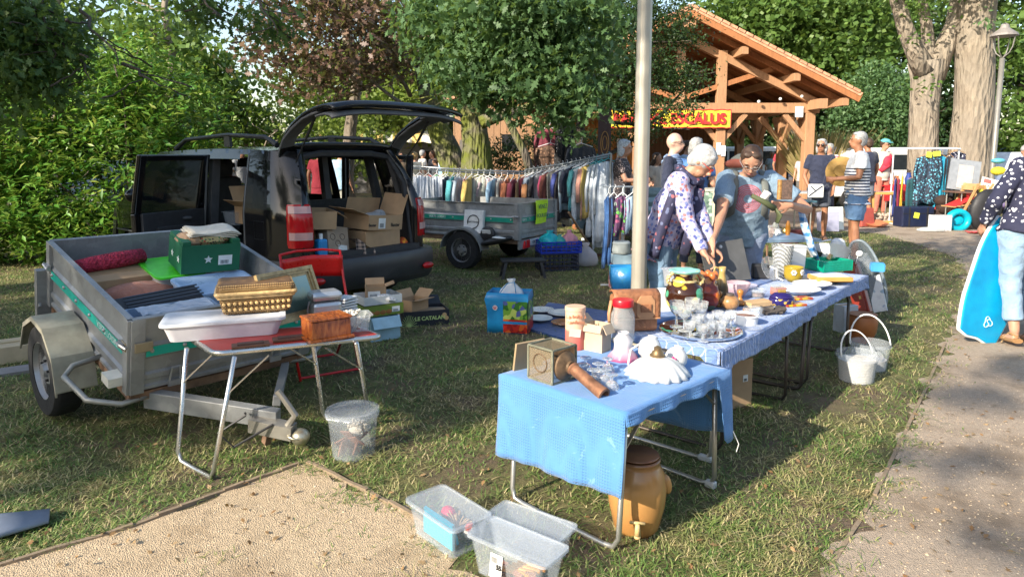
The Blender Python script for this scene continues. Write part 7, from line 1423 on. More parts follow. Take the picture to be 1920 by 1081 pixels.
def goblet(lab,loc,inv_=False,h=.085,r=.026,group=None,cut=.05,tiltx=0):
 t=item('cut_glass',lab,'glass',loc,0,group); pr=[(.001,0),(r*.95,.001),(r*.9,.004),(.006,.010),(.005,h*.42),(.010,h*.48),(r*.8,h*.58),(r,h*.78),(r*1.08,h),(r*1.0,h),(r*.92,h*.78),(r*.66,h*.6),(.001,h*.52)]
 m=rot(180)if inv_ else rot(tiltx); m=(Matrix.Translation((0,0,h))@m)if inv_ else m; mb=MB(); mb.lathe(pr,24,m=m,flute=lambda a,z:1+cut*math.cos(a*8)); mb.build('glass',GLASSC,t,smooth='auto'); return t
for i,(x,y)in enumerate(((1098,688),(1122,700),(1112,712),(1140,690),(1134,712),(1147,722),(1092,702))):goblet('upturned cut stem glass by the carriage lamp, %s'%('second from left','behind the middle pair','in the middle','at the back right','front right of the middle','nearest and rightmost','leftmost')[i],b_(x,y+6),True,.05,.022,'upturned cut glasses on the blue cloth')
OPAL=mat('opal_glass',(.58,.58,.57),.12,vs=3,var=.05)
t=item('opal_lampshade','white opal glass hanging shade with ruffled pleated rim and brass top','lampshade',b_(1232,700)); RUF=lambda a,z:1+(.055*math.sin(a*16)*max(0,(.055-z)/.055)if z<.055 else 0)
mb=MB(); mb.lathe([(.128,.002),(.112,.022),(.088,.045),(.060,.062),(.026,.072),(.020,.074)],112,flute=RUF); mb.build('shade',OPAL,t,smooth=True,thick=.003); mb=MB(); mb.lathe([(.030,.072),(.032,.078),(.024,.085),(.022,.092),(.014,.100),(.016,.108),(.005,.115),(.001,.116)],20); mb.build('brass_top',mat('old_brass',(.30,.20,.10),.4,.8),t,smooth='auto')
mb=MB(); mb.tube([V(-.115,.02,.03),V(-.10,.05,.085),V(-.06,.06,.108),(V(-.02,.04,.10)),V(0,.02,.08)],.004,6); mb.build('cord',PAPER,t,smooth=True)
for x,y,r,lab,pk in((1262,690,.052,'round white porcelain globe painted with a pink flower',1),(1212,672,.056,'round white opal globe behind the ruffled shade',0)):
 t=item('globe_shade',lab,'lampshade',b_(x,y),0); mb=MB(); m=rot(-18,20); mb.lathe([(.4*r,0),(.8*r,.25*r),(r,.8*r),(.92*r,1.35*r),(.6*r,1.75*r),(.42*r,1.8*r),(.46*r,2.0*r),(.40*r,2.0*r),(.36*r,1.78*r)],28,m=m); mb.build('globe',OPAL,t,smooth=True)
 if pk:mb=MB(); [mb.ell((-.015+.012*math.cos(k*1.26),-r*.92,r*1.05+.010*math.sin(k*1.26)),(.007,.004,.006),nu=8,nv=5)for k in range(5)]; mb.build('painted_flower',mat('pink_paint',(.55,.05,.22),.4),t)
 #  long table
H2_=.60; A_=P(1349,659,H2_); B_=P(1624,517,H2_); u_=(B_-A_).normalized(); n_=V(-u_.y,u_.x,0); L2_=(B_-A_).length; W2_=.74
c=A_+u_*L2_/2+n_*W2_/2; a2=math.atan2(u_.y,u_.x); A2=math.degrees(a2)
DARKT=mat('dark_tube',(.09,.075,.065),.4,.7)
for k in range(2):
 cc_=A_+u_*L2_*(.25+.5*k)+n_*W2_/2; t=thing('trestle_table',('nearer trestle table under the long periwinkle cloth','farther trestle table under the long periwinkle cloth')[k],'table',(cc_.x,cc_.y,0),a2); LL=L2_/2-.02
 mb=MB(); mb.box((0,0,H2_-.014),(LL,W2_-.02,.022)); mb.build('tabletop',mat('table_board',(.45,.42,.38),.6),t)
 folding_legs(t,Matrix(),LL,W2_-.04,H2_-.02,ALUT if k==0 else DARKT,.013,.03,ends=(0,),foot=mat('pale_foot',(.5,.5,.48),.5)if k==0 else None); folding_legs(t,Matrix(),LL-.3,W2_-.06,H2_-.02,DARKT,.011,.03,ends=(0,1))
def peri():
 s=NT('periwinkle_cloth'); f=s.noise(4,3); cc=s.ramp(f,[(.3,(.13,.22,.45)),(.7,(.165,.26,.50))])
 v=s.wave(9,'DIAGONAL',1.5,vec=s.mapv((1,1,0))); w_=s.wave(9,'DIAGONAL',1.5,vec=s.mapv((1,-1,0),loc=(.3,0,0))); ln=s.math('MAXIMUM',s.math('GREATER_THAN',v,.985),s.math('GREATER_THAN',w_,.985))
 sep=s.n('ShaderNodeSeparateXYZ'); s.l(s.tc,sep.inputs[0]); near=s.math('LESS_THAN',sep.outputs[0],-.90); cc=s.mix(s.math('MULTIPLY',s.math('MULTIPLY',ln,near),.6),cc,(.6,.66,.8))
 s.bump(s.math('ADD',s.noise(9,4,.6,1.2),s.math('MULTIPLY',s.noise(2.5,2),1.2)),.9,.045); return s.fin(cc,.9,Sheen_Weight=.25)
PERI=peri()
cl=thing('tablecloth','long periwinkle blue cloth covering the joined trestle tables','tablecloth',(c.x,c.y,0),a2); hx,hy=L2_/2+.01,W2_/2+.01; z=H2_+.003
def cr(x,y):return.003*math.sin(x*21+3*math.sin(y*5))+.002*math.sin(x*47-y*13)
mb=MB(); mb.grid(lambda u,v:(-hx+2*hx*u,-hy+2*hy*v,z+.3*abs(cr(u*3,v))),90,24)
def rfold(u,v):x=-hx+2*hx*u; dr=(.085+.02*math.sin(u*7)+(.05*max(0,.04-u)/.04))*v; return(x,-hy-.004-.010*v-v*(.010*noise.noise(V(x*14,0,0))+.007*noise.noise(V(x*34,v*2,2))+cr(x,v)),z-dr)
mb.grid(rfold,180,10)
mb.grid(lambda u,v:(-hx-.005-.02*v*abs(math.sin(u*9)),-hy+2*hy*u,z-(.035+.10*max(0,.12-u)/.12)*v),24,6)
mb.grid(lambda u,v:(hx+.01+.05*v+.02*v*math.sin(u*17),-hy+2*hy*u,z-.13*v),24,6)
mb.build('cloth',PERI,cl,smooth=True,thick=.002)
t=item('dark_cloth','deep blue cloth spread along the far side of the long table','cloth',V((c+n_*.12).x,(c+n_*.12).y,H2_+.009),A2); mb=MB(); mb.grid(lambda u,v:(-1.2+2.3*u,-.02+.26*v+.01*math.sin(u*20),.002*math.sin(u*40+v*9)),40,6); mb.build('cloth',fabric('ultramarine_cloth',(.04,.12,.34)),t,smooth=True,thick=.003)
def l_(x,y,z=H2_+.008):return P(x,y,z)
LEA=mat('crackled_tan_leather',(.30,.125,.055),.5,vs=14,var=.4,bump=1,bs=45,bd=.008); LEAP=mat('pale_leather_edge',(.46,.24,.12),.5)
t=item('leather_satchel','tan leather satchel with tooled clasp standing on the table corner','satchel',l_(1187,618),8); mb=MB(); mb.box((0,0,.10),(.25,.09,.20)); mb.build('body',LEA,t,bevel=.018)
mb=MB(); mb.grid(lambda u,v:(-.127+.254*u,(.04-.10*min(1,v/.35))if v<.35 else-.062-.006*math.sin((v-.35)*4),.205+.018*math.sin(min(1,v/.35)*3.14)if v<.35 else.205-.13*(v-.35)/.65),14,14); mb.build('flap',LEA,t,smooth=True,thick=.008)
mb=MB(); mb.prism([(-.05,.0),(-.05,.07),(-.03,.10),(.03,.10),(.05,.07),(.05,.0),(.035,-.02),(-.035,-.02)],.006,TR(.045,-.068,.10,90)); mb.build('clasp_patch',LEAP,t,bevel=.002); mb=MB(); mb.box((.045,-.078,.135),(.06,.008,.045)); mb.build('clasp',LEA,t,bevel=.006); mb=MB(); mb.tube([V(-.13,-.02,.17),V(-.145,-.03,.10),(V(-.14,-.03,.02))],.018,8,flat=.5); mb.tube([V(-.11,-.07,.17),V(-.08,-.075,.19),V(-.05,-.07,.17)],.007,6); mb.build('side_gusset',LEAP,t,smooth=True); mb=MB(); mb.tube([V(-.125,-.071,.075),V(.125,-.071,.078)],.004,5); mb.build('edge_binding',LEAP,t)
carton('white polystyrene box behind the satchel and the ceramic vase',l_(1240,582)+V(.02,.05,0),(.20,.16,.115),14,m=mat('polystyrene',(.80,.80,.78),.8,vs=60,var=.05),openf={})
tub('frosted plastic tub rising behind the yellow and green vase',l_(1272,556)+V(.04,.16,.04),(.20,.16,.12),5,m=clearp('frosted_tub',(.55,.57,.62),.4,.3))
s=NT('majolica_glaze'); cc=s.vor(17,out='Color',rnd=.9); d_=s.vor(17,rnd=.9); bw=s.n('ShaderNodeSeparateColor'); s.l(cc,bw.inputs[0]); g=s.ramp(bw.outputs[0],[(0,(.08,.34,.20)),(.3,(.62,.48,.05)),(.5,(.30,.48,.16)),(.65,(.62,.44,.04)),(.85,(.55,.40,.18))],True); cc2=s.mix(s.ramp(s.math('ADD',d_,s.math('MULTIPLY',s.noise(30,3),.15)),[(.50,(1,1,1)),(.58,(0,0,0))]),(.035,.012,.006),g); s.bump(d_,-.6,.01); MAJ=s.fin(cc2,.1)
t=item('majolica_vase','bulbous brown vase with yellow and green leaves and rope handle','vase',l_(1282,590)); mb=MB(); mb.lathe([(.001,0),(.045,0),(.050,.01),(.078,.05),(.088,.09),(.080,.13),(.055,.155),(.046,.165),(.047,.175),(.058,.195),(.070,.205),(.066,.207),(.042,.175),(.001,.17)],36,flute=lambda a,z:1+(.06*math.sin(a*7)if z>.19 else 0)); mb.build('body',MAJ,t,smooth=True)
mb=MB(); mb.lathe([(.060,.195),(.071,.206),(.067,.209),(.05,.196)],36,flute=lambda a,z:1+.05*math.sin(a*7)); mb.build('rim',mat('turquoise_glaze',(.25,.55,.48),.15),t,smooth=True)
mb=MB(); mb.lathe([(.052,.152),(.058,.158),(.052,.165)],30); 
for s__ in(-1,1):
 for k in range(2):mb.tube([V(s__*(.050+.03*math.sin(i/9*3.14)+.005*math.sin(i*1.7+k*3.1)),-.01+.006*math.cos(i*1.7+k*3.1),.13+.07*i/9)for i in range(10)],.006,6)
mb.build('rope_handle',mat('cream_glaze',(.55,.42,.2),.15,vs=60,var=.5),t,smooth=True)
t=item('pumpkin_vase','dark red vase moulded with orange fruit beside the big vase','vase',l_(1325,580)); mb=MB(); mb.lathe([(.001,0),(.035,0),(.058,.04),(.064,.08),(.05,.12),(.035,.135),(.045,.17),(.04,.17),(.03,.135)],30,flute=lambda a,z:1+.08*math.sin(a*5)); mb.build('body',pattern('red_fruit_glaze',(.20,.03,.02),[(.50,.14,.03),(.10,.14,.08),(.42,.06,.02),(.5,.18,.05)],24,.45,rough=.15),t,smooth=True); mb=MB(); [mb.ell((.035*math.cos(k*1.26),.035*math.sin(k*1.26),.17),(.018,.018,.022),nu=10,nv=7)for k in range(5)]; mb.build('moulded_fruit',mat('orange_glaze',(.58,.15,.04),.2),t,smooth=True)
t=item('oil_jug','slim brown and ochre glazed jug with handle','jug',l_(1352,570)); mb=MB(); mb.lathe([(.001,0),(.030,0),(.036,.03),(.034,.09),(.020,.14),(.015,.17),(.020,.20),(.017,.20),(.012,.17),(.001,.16)],26); s=NT('two_tone_glaze'); sep=s.n('ShaderNodeSeparateXYZ'); s.l(s.tc,sep.inputs[0]); s.fin(s.ramp(s.math('MULTIPLY',sep.outputs[2],5),[(.5,(.10,.075,.05)),(.72,(.42,.28,.10))]),.2); mb.build('body',s.m,t,smooth=True); mb=MB(); mb.tube([V(-.014,0,.19),V(-.038,0,.20),V(-.044,0,.17),V(-.040,0,.13),V(-.02,0,.13)],.006,6); mb.build('handle',mat('ochre_glaze',(.42,.28,.10),.25),t,smooth=True)
t=item('pink_bowl','translucent pale pink glass bowl behind the slim jug','bowl',l_(1382,556)); mb=MB(); mb.lathe([(.001,0),(.035,0),(.06,.04),(.074,.085),(.071,.085),(.056,.04),(.001,.006)],28); mb.build('bowl',clearp('pink_glass',(.60,.42,.46),.6),t,smooth=True)
t=item('mirror_tray','round polished steel tray carrying the stemmed glasses','tray',l_(1313,622)); MIR=mat('polished_steel',(.75,.75,.75),.06,1.0,vs=2,var=.05); mb=MB(); mb.lathe([(.001,.004),(.14,.004),(.150,.010),(.165,.016),(.168,.012),(.165,.006),(.150,.0),(.001,0)],56); mb.build('tray',MIR,t,smooth='auto')
gl_=[(1268,610,.115,.030),(1283,618,.112,.030),(1297,606,.118,.031),(1313,610,.112,.030),(1308,625,.085,.024),(1328,622,.08,.024),(1345,615,.08,.024),(1358,622,.078,.024),(1336,634,.075,.023),(1318,638,.07,.022),(1350,634,.072,.023),(1294,632,.07,.022),(1370,612,.075,.023)]
GON=['first','second','third','fourth','third','fifth','seventh','eighth','sixth','second','ninth','first','last']
for x,y,h,r in gl_:goblet(('tall' if h>.1 else 'short')+' cut crystal glass on the steel tray, %s from left of those'%GON.pop(0),l_(x,y+2,H2_+.013),False,h,r,'glasses crowded on the steel tray',.05)
def bowlish(lab,x,y,r,h,m,name='plastic_box',cat='container',lid=None,fill=None):return round_tub(lab,l_(x,y),r*.9,r,h,m,lid,name,None,cat,fill)
SHELL=mat('shells',(.22,.12,.09),.8,vs=60,var=.6)
bowlish('white oval plastic tub of brown shells in the middle of the long table',1398,606,.070,.055,WHITEP,fill=(.8,SHELL)); bowlish('clear saucer lid under the white oval tub',1402,614,.078,.008,CLEARL,'saucer','lid'); bowlish('clear shallow tub behind the white oval tub',1412,590,.055,.045,CLEARP); bowlish('small clear round tub with cloudy lid near the red box',1421,556,.050,.05,CLEARP,lid=CLEARL,fill=(.5,SHELL))
t=item('wooden_spice_mill','round wooden coffee grinder with turned knob','grinder',l_(1368,580)); mb=MB(); mb.ell((0,0,.035),(.045,.042,.037)); mb.build('body',mat('olive_wood',(.42,.22,.09),.35,vs=20,var=.4),t,smooth=True); mb=MB(); mb.lathe([(.020,.068),(.020,.078),(.001,.08)],16); mb.build('cap',mat('pewter',(.25,.2,.16),.4,.7),t); 
for x,y,lab,k in((1347,575,'small turned wooden pestle with ball knob',1.),(1387,572,'wooden spinning top with pointed knob',1.1)):t=item('turned_wood',lab,'woodware',l_(x,y)); mb=MB(); mb.lathe([(.001,0),(.025,.004),(.030,.015),(.012,.03),(.008,.045),(.016,.06),(.015,.074),(.001,.08)],20); mb.build('body',mat('varnished_pine',(.45,.18,.04),.25),t,smooth=True)
t=item('wooden_board','pale wooden crate lid with printed strip lying flat mid table','board',l_(1420,572),A2-25); mb=MB(); mb.box((0,0,.012),(.16,.08,.024)); mb.build('board',mat('pale_pine',(.55,.36,.18),.6),t,bevel=.002)
t=item('pebble','rounded brown pebble beside the wooden coffee grinder','stone',l_(1400,584)); mb=MB(); mb.ell((0,0,.012),(.026,.018,.013)); mb.build('stone',mat('brown_stone',(.28,.17,.10),.6),t,smooth=True)
t=item('porcelain_box','small cobalt and gold lidded porcelain box','box',l_(1465,571)); COB=pattern('cobalt_gold',(.02,.015,.10),[(.50,.33,.08),(.03,.02,.14),(.42,.28,.06)],55,.42,rough=.12); mb=MB(); mb.lathe([(.001,0),(.045,0),(.052,.01),(.052,.028),(.047,.032),(.001,.032)],28,sx=1.05,sy=.8); mb.build('body',COB,t,smooth=True); mb=MB(); mb.lathe([(.049,.032),(.050,.036),(.032,.052),(.001,.056)],28,sx=1.05,sy=.8); mb.build('lid',mat('cobalt_glaze',(.02,.012,.10),.1),t,smooth=True); mb=MB(); mb.box((0,0,.060),(.035,.012,.014)); mb.build('knob',mat('gold_glaze',(.48,.32,.08),.25,.5),t,bevel=.004)
t=item('driftwood','piece of dark knotty driftwood lying near the table edge','driftwood',l_(1446,588),10); mb=MB(); rg=random.Random(8); [mb.tube([V(rg.uniform(-.05,.05),rg.uniform(-.02,.02),.008),V(rg.uniform(-.05,.05),rg.uniform(-.02,.02),.016+rg.uniform(0,.012)),V(rg.uniform(-.06,.07),rg.uniform(-.03,.03),.008)],[.010,.012,.006],6)for _ in range(9)]; mb.build('wood',mat('charred_wood',(.06,.05,.045),.8,bump=1,bs=60),t)
carton('clear box with orange folded packet inside near the table middle',l_(1459,552),(.085,.065,.05),A2-40,m=mat('orange_packet',(.62,.13,.04),.4),openf=None); tub('clear plastic lid box over the orange packet',l_(1459,552),(.10,.08,.062),A2-40,m=CLEARP)
for x,y,lab in((1500,560,'glossy picture tile with yellow and red glaze nearer the fish dish'),(1488,572,'glossy picture tile with orange glaze nearer the table edge')):t=item('picture_tile',lab,'tile',l_(x,y),A2-35); mb=MB(); mb.box((0,0,.005),(.12,.06,.010)); mb.build('tile',pattern('warm_tile_%d'%x,(.40,.06,.02),[(.62,.40,.02),(.5,.1,.02),(.55,.25,.05)],28,.5,rough=.15),t)
for x,y,lab in((1522,540,'white dish drawn with dark lines at the back of the pair'),(1500,551,'white dish drawn with dark lines at the front of the pair')):plate(lab,l_(x,y),.078,m=pattern('line_drawn_glaze',(.70,.69,.66),[(.1,.1,.12),(.6,.6,.6)],34,.12,rough=.15),sx=1.25,rz=A2-40,name='oval_dish')
t=item('yellow_cachepot','mustard glazed ceramic pot with white flowers on the long table','pot',l_(1487,527)); mb=MB(); mb.lathe([(.001,0),(.030,0),(.046,.02),(.052,.045),(.050,.075),(.054,.082),(.050,.083),(.046,.045),(.001,.01)],32,flute=lambda a,z:1+.015*math.sin(a*18)); mb.build('pot',mat('mustard_glaze',(.36,.25,.02),.15),t,smooth=True); mb=MB()
for a_ in(-1.9,-.9,.2):
 for k in range(6):mb.ell((.051*math.cos(a_)+.010*math.cos(k*1.05)*-math.sin(a_),.051*math.sin(a_)+.010*math.cos(k*1.05)*math.cos(a_),.055+.010*math.sin(k*1.05)),(.007,.007,.007),nu=7,nv=5)
mb.build('moulded_flower',OPAL,t,smooth=True)
t=item('crystal_vase','tall cut crystal vase with chevron pattern','vase',l_(1465,520)); mb=MB(); mb.lathe([(.001,0),(.034,0),(.038,.02),(.050,.13),(.054,.165),(.056,.17),(.050,.17),(.046,.13),(.034,.025),(.001,.018)],64,flute=lambda a,z:1+.03*math.sin(a*18+8*abs(math.sin(z*60)))); s=NT('cut_crystal'); cc=s.wave(30,'DIAGONAL',2,vec=s.mapv((1,1,1.2))); s.bump(cc,.8,.01); s.fin(s.ramp(cc,[(.2,(.30,.31,.31)),(.7,(.72,.74,.74))]),.06,0,Alpha=.62); mb.build('vase',s.m,t,smooth='auto')
t=item('white_jug','tall translucent white plastic container behind the crystal vase','container',l_(1492,512)); mb=MB(); mb.loft([[V(sx*x,sy*y,z_)for sx,sy in((-1,-1),(1,-1),(1,1),(-1,1))]for x,y,z_ in((.035,.030,0),(.042,.036,.145),(.046,.040,.150),(.046,.040,.157),(.038,.032,.158))]); mb.build('body',clearp('milk_plastic',(.66,.69,.70),.8,.3),t,bevel=.006)
t=item('slate_board','dark grey slate board with white round knob leaning mid table','board',l_(1368,530),4); mb=MB(); m_=rot(-16,-9); mb.box(m_@V(0,0,.155),(.33,.012,.31),m_); mb.build('board',mat('slate',(.07,.072,.075),.55,vs=4,var=.35),t,bevel=.002); mb=MB(); mb.lathe([(.001,.012),(.010,.010),(.014,.0)],16,m=m_@TR(-.01,-.006,.275,90)); mb.build('knob',OPAL,t)
t=item('camera_bag','small black camera case by the foot of the crystal vase','case',l_(1425,522),-8); mb=MB(); mb.box((0,0,.04),(.085,.06,.08)); mb.build('case',BLACKM,t,bevel=.010); mb=MB(); mb.tube([V(.04,-.03,.07),V(.07,-.05,.06),V(.07,-.06,.02),V(.10,-.07,.005)],.004,5); mb.build('strap',PAPER,t)
t=item('glass_dish','pressed glass dish leaning against the crystal vase','dish',l_(1440,524),20); mb=MB(); mb.lathe([(.001,0),(.05,.004),(.075,.02),(.073,.022),(.05,.008),(.001,.004)],24,m=TR(0,0,.06,62,20)); mb.build('dish',GLASSC,t,smooth='auto'); 
t=item('glass_platter','ribbed lilac glass platter lying beyond the jug','platter',l_(1402,540),A2); mb=MB(); mb.lathe([(.001,.004),(.08,.005),(.10,.018),(.098,.020),(.08,.009),(.001,.008)],60,sy=.6,flute=lambda a,z:1+.03*math.sin(a*20)); mb.build('platter',clearp('lilac_glass',(.42,.42,.55),.65,.1),t,smooth='auto')
GRN=mat('jade_plastic',(.0,.30,.19),.4); slat_crate('jade green perforated crate of bric a brac on the table end',l_(1552,505),(.30,.22,.09),A2-30,GRN,4)
q0=l_(1552,500)
t=item('white_basin','white plastic basin full of odds and ends in the jade crate','basin',q0+V(.03,.06,.04),0); mb=MB(); mb.lathe([(.001,0),(.10,0),(.15,.10),(.155,.105),(.145,.10),(.095,.008),(.001,.008)],30,m=rot(-25,10),sx=1.2); mb.build('basin',mat('white_basin',(.66,.67,.69),.4),t,smooth='auto')
for k,(dx,dy,dz,m_,sz,lab)in enumerate(((-.10,-.02,.10,BLACKM,(.05,.03,.08),'small dark box tipped at the left of the white basin'),(.06,0,.10,mat('grey_felt',(.2,.19,.2),.9),(.07,.03,.06),'grey felt block inside the white basin'),(0,-.03,.09,mat('beige_block',(.5,.36,.2),.7),(.03,.03,.05),'little wooden block inside the white basin'))):t=item('bric_a_brac',lab,'oddment',q0+V(dx,dy,dz),20*k); mb=MB(); mb.box((0,0,0),sz,rot(20,15)); mb.build('block',m_,t,bevel=.005)
t=item('plastic_grapes','bunch of purple plastic grapes in the white basin','ornament',q0+V(-.01,.03,.14)); mb=MB(); [mb.ell((.012*math.cos(k*2.4)*(1+k*.12),.010*math.sin(k*2.4),.004*(k%3)),.009,nu=8,nv=6)for k in range(10)]; mb.build('grapes',mat('purple_plastic',(.22,.01,.28),.3),t,smooth=True)
t=item('green_sprig','green plastic twig on the rim of the white basin','ornament',q0+V(.08,.02,.15)); mb=MB(); mb.tube([V(-.03,0,.03),V(0,0,0),V(.05,0,-.03)],.006,6); mb.tube([V(0,0,0),V(-.01,0,.04)],.005,6); mb.build('twig',mat('bright_green2',(.02,.40,.10),.4),t)
for i,(x,y,sz,m_,lab)in enumerate(((1510,524,(.17,.10,.022),mat('cream_board',(.62,.56,.46),.6),'cream picture box lying left of the two framed boxes'),(1562,526,(.19,.13,.030),mat('honey_wood',(.58,.30,.08),.5),'lower honey wood picture box at the table end'),(1555,524,(.21,.14,.026),mat('honey_wood',(.58,.30,.08),.5),'upper honey wood picture box with printed top'))):
 t=item('picture_box',lab,'box',l_(x,y,H2_+.008+(.032 if i==2 else 0)),A2-48); mb=MB(); mb.box((0,0,sz[2]/2),sz); mb.build('box',m_,t,bevel=.002); mb=MB(); mb.box((0,0,sz[2]+.001),(sz[0]*.9,sz[1]*.86,.002)); mb.build('print',pattern('sketch_print%d'%i,(.66,.60,.55),[(.45,.3,.3),(.5,.6,.65),(.6,.5,.5)],40,.22),t)
e0=P(1625,590)
t=item('wrapped_mirror','oval mirror wrapped in bubble plastic leaning at the table end','mirror',P(1655,590)+V(.02,.1,.02),-30); mb=MB(); m_=TR(0,.02,0,-10,-21,0); n=30
ol=[(.125*math.copysign(abs(math.cos(a))**.8,math.cos(a)),.36+.36*math.sin(a))for a in[i*2*math.pi/n for i in range(n)]]
mb.prism(ol,.03,m_@rot(90)); mb.build('glass',clearp('grey_wrap',(.13,.16,.18),.62,.12),t,bevel=.01); mb=MB(); mb.tube([m_@V(x*1.02,-.015,z_)for x,z_ in ol],.016,7,closed=True); mb.build('wrapping',clearp('wrap_edge',(.35,.42,.47),.6,.15),t,smooth=True)
t=item('red_guitar_case','dark red wooden case with brass catches leaning by the table end','case',P(1628,600)+V(.0,.05,.0),-52); mb=MB(); m_=TR(0,0,0,-10,-24,0); mb.box(m_@V(0,0,.30),(.15,.06,.50),m_); mb.box(m_@V(.0,-.035,.30),(.11,.02,.46),m_); mb.build('case',mat('oxblood_lacquer',(.20,.022,.012),.3),t,bevel=.006); mb=MB(); [mb.box(m_@V(.03,-.05,z_),(.02,.01,.03),m_)for z_ in(.2,.35,.48)]; mb.build('catch',mat('brass',(.5,.36,.15),.35,.8),t)
t=item('poster_sleeve','white and blue packet leaning behind the dark red case','packet',P(1642,590)+V(.08,.05,0),-50); mb=MB(); m_=TR(0,0,0,-12,-20,0); mb.box(m_@V(0,0,.2),(.13,.02,.36),m_); mb.build('packet',pattern('blue_white_pack',(.66,.68,.70),[(.05,.18,.42),(.6,.62,.66),(.3,.4,.5)],14,.3),t)
t=item('clear_canister','clear bottle with white spout stuffed beside the wrapped mirror','bottle',P(1622,600)+V(.02,.12,.42)); mb=MB(); mb.lathe([(.001,0),(.07,0),(.075,.03),(.07,.14),(.03,.18),(.03,.2),(.001,.2)],20); mb.build('bottle',CLEARP,t,smooth='auto'); mb=MB(); mb.ell((-.06,-.02,.2),(.035,.015,.03)); mb.tube([V(-.06,0,.19),V(-.08,0,.1)],.006,6); mb.build('spout',PAPER,t,smooth=True)
slat_crate('little sky blue woven basket beside the wrapped mirror',P(1632,600)+V(.06,.05,.46),(.11,.09,.08),-20,mat('azure_basket',(.06,.32,.66),.4),4)
t=item('white_kettle','white enamel can standing beyond the jade crate','can',q0+V(.16,.18,.02)); mb=MB(); mb.lathe([(.001,0),(.07,0),(.075,.10),(.055,.18),(.03,.2),(.001,.2)],22); mb.build('can',mat('white_enamel',(.64,.66,.68),.3),t,smooth='auto'); mb=MB(); mb.tube([V(-.07,0,.05),V(-.15,0,.10),V(-.16,0,.17),V(-.06,0,.19)],.008,6); mb.build('handle',PAPER,t,smooth=True)
t=item('clay_pot','orange clay pot on the ground under the far table end','pot',P(1628,648)+V(0,.12,0)); mb=MB(); mb.lathe([(.001,0),(.09,0),(.14,.12),(.15,.22),(.13,.28),(.14,.30),(.12,.30),(.001,.28)],26); mb.build('pot',mat('orange_clay',(.33,.11,.03),.5),t,smooth='auto')
carton('tall white printed carton under the far end of the long table',P(1592,625)+V(0,.08,0),(.16,.12,.24),20,m=mat('white_carton',(.50,.52,.56),.7),openf=None); carton('brown cardboard box with open side flap under the blue cloth end',P(1365,762)+V(.03,.06,0),(.20,.16,.30),28,openf={('x',-1):-80},label=(.2,.6,.2,.14))
round_tub('nearer white handled bucket of stacked plates on the sunny grass',P(1620,722)+V(0,.11,0),.115,.135,.20,lid=None,handle=(20,.06,.16),fill=(.75,stripes('stacked_plates',(.58,.56,.52),(.42,.40,.37),90)))
round_tub('farther white handled bucket partly behind the plate bucket',P(1640,700)+V(.02,.12,0),.115,.135,.20,handle=(-8,.10,.20),fill=(.4,mat('grey_contents',(.5,.48,.46),.7)))
s=NT('salt_glaze'); sep=s.n('ShaderNodeSeparateXYZ'); s.l(s.tc,sep.inputs[0]); z_=s.math('ADD',s.math('MULTIPLY',sep.outputs[2],3.0),s.math('MULTIPLY',s.noise(5,4),.12)); CRK=s.fin(s.ramp(z_,[(.0,(.36,.17,.05)),(.62,(.44,.23,.08)),(.80,(.40,.20,.07)),(.92,(.22,.10,.045))]),.22)
t=item('stoneware_crock','ochre stoneware crock with two lugs and a wooden tap on the grass','crock',P(1200,1012)+V(0,.09,0),-4)
mb=MB(); mb.lathe([(.001,0),(.075,0),(.088,.02),(.108,.11),(.112,.17),(.102,.235),(.085,.262),(.080,.272),(.087,.282),(.086,.292),(.074,.293),(.070,.27),(.08,.2),(.001,.1)],44); mb.build('body',CRK,t,smooth=True); mb=MB(); mb.lathe([(.001,.286),(.04,.285),(.068,.290),(.082,.300),(.080,.304),(.001,.296)],36); mb.build('lid',mat('brown_glaze_lid',(.24,.11,.06),.2),t,smooth=True)
for s__ in(-1,1):mb=MB(); mb.ell((s__*.112,0,.185),(.020,.018,.040),rot(0,s__*-12),12,8); mb.build('lug',CRK,t,smooth=True)
mb=MB(); mb.tube([V(-.01,-.098,.075),V(-.01,-.135,.068)],.010,8); mb.tube([V(-.01,-.130,.09),V(-.01,-.130,.045)],[.008,.012],8); mb.tube([V(-.038,-.122,.092),V(.018,-.122,.088)],.006,6); mb.ell((-.01,-.13,.04),(.013,.013,.010)); mb.build('tap',mat('boxwood',(.56,.40,.18),.5),t,smooth=True)
z0=V(0,0,.006)
def clearbox(lab,x,y,d,rz):
 p=P(x,y,.006); return tub(lab,p,d,rz,m=CLEARP,lid=CLEARL,taper=.82,rim=.014),p
CL=[]
for lab,pts_,h in(('clear lidded box holding turquoise packet and red net, left of the three',((800,995),(862,1030),(938,962),(870,922)),.13),('empty clear lidded box behind the other two boxes',((960,985),(1055,1035),(1090,990),(985,950)),.12),('clear lidded box with orange candles and a printed label, nearest',((930,1052),(1035,1100),(1062,1045),(962,990)),.13)):CL.append((lab,pts_,h))
def lidrect(cs,h):c4=[P(x,y,h)for x,y in cs]; c=sum(c4,V(0,0,0))/4; u1=(c4[1]-c4[0]+c4[2]-c4[3])/2; u2=(c4[3]-c4[0]+c4[2]-c4[1])/2; return c,u1.length,u2.length,math.degrees(math.atan2(u1.y,u1.x))
boxes=[]
for lab,cs,h in((CL[0][0],((762,938),(852,1000),(920,962),(828,906)),.14),(CL[1][0],((905,968),(1050,1020),(1078,982),(950,938)),.13),(CL[2][0],((874,1002),(1030,1068),(1058,1022),(925,966)),.15)):
 c_,l1,l2,an_=lidrect(cs,h); boxes.append((V(c_.x,c_.y,.006),an_)); tub(lab,V(c_.x,c_.y,.006),(l1*.95,l2*.93,h-.006),an_,m=CLEARP,lid=CLEARL,taper=.84,rim=.014)
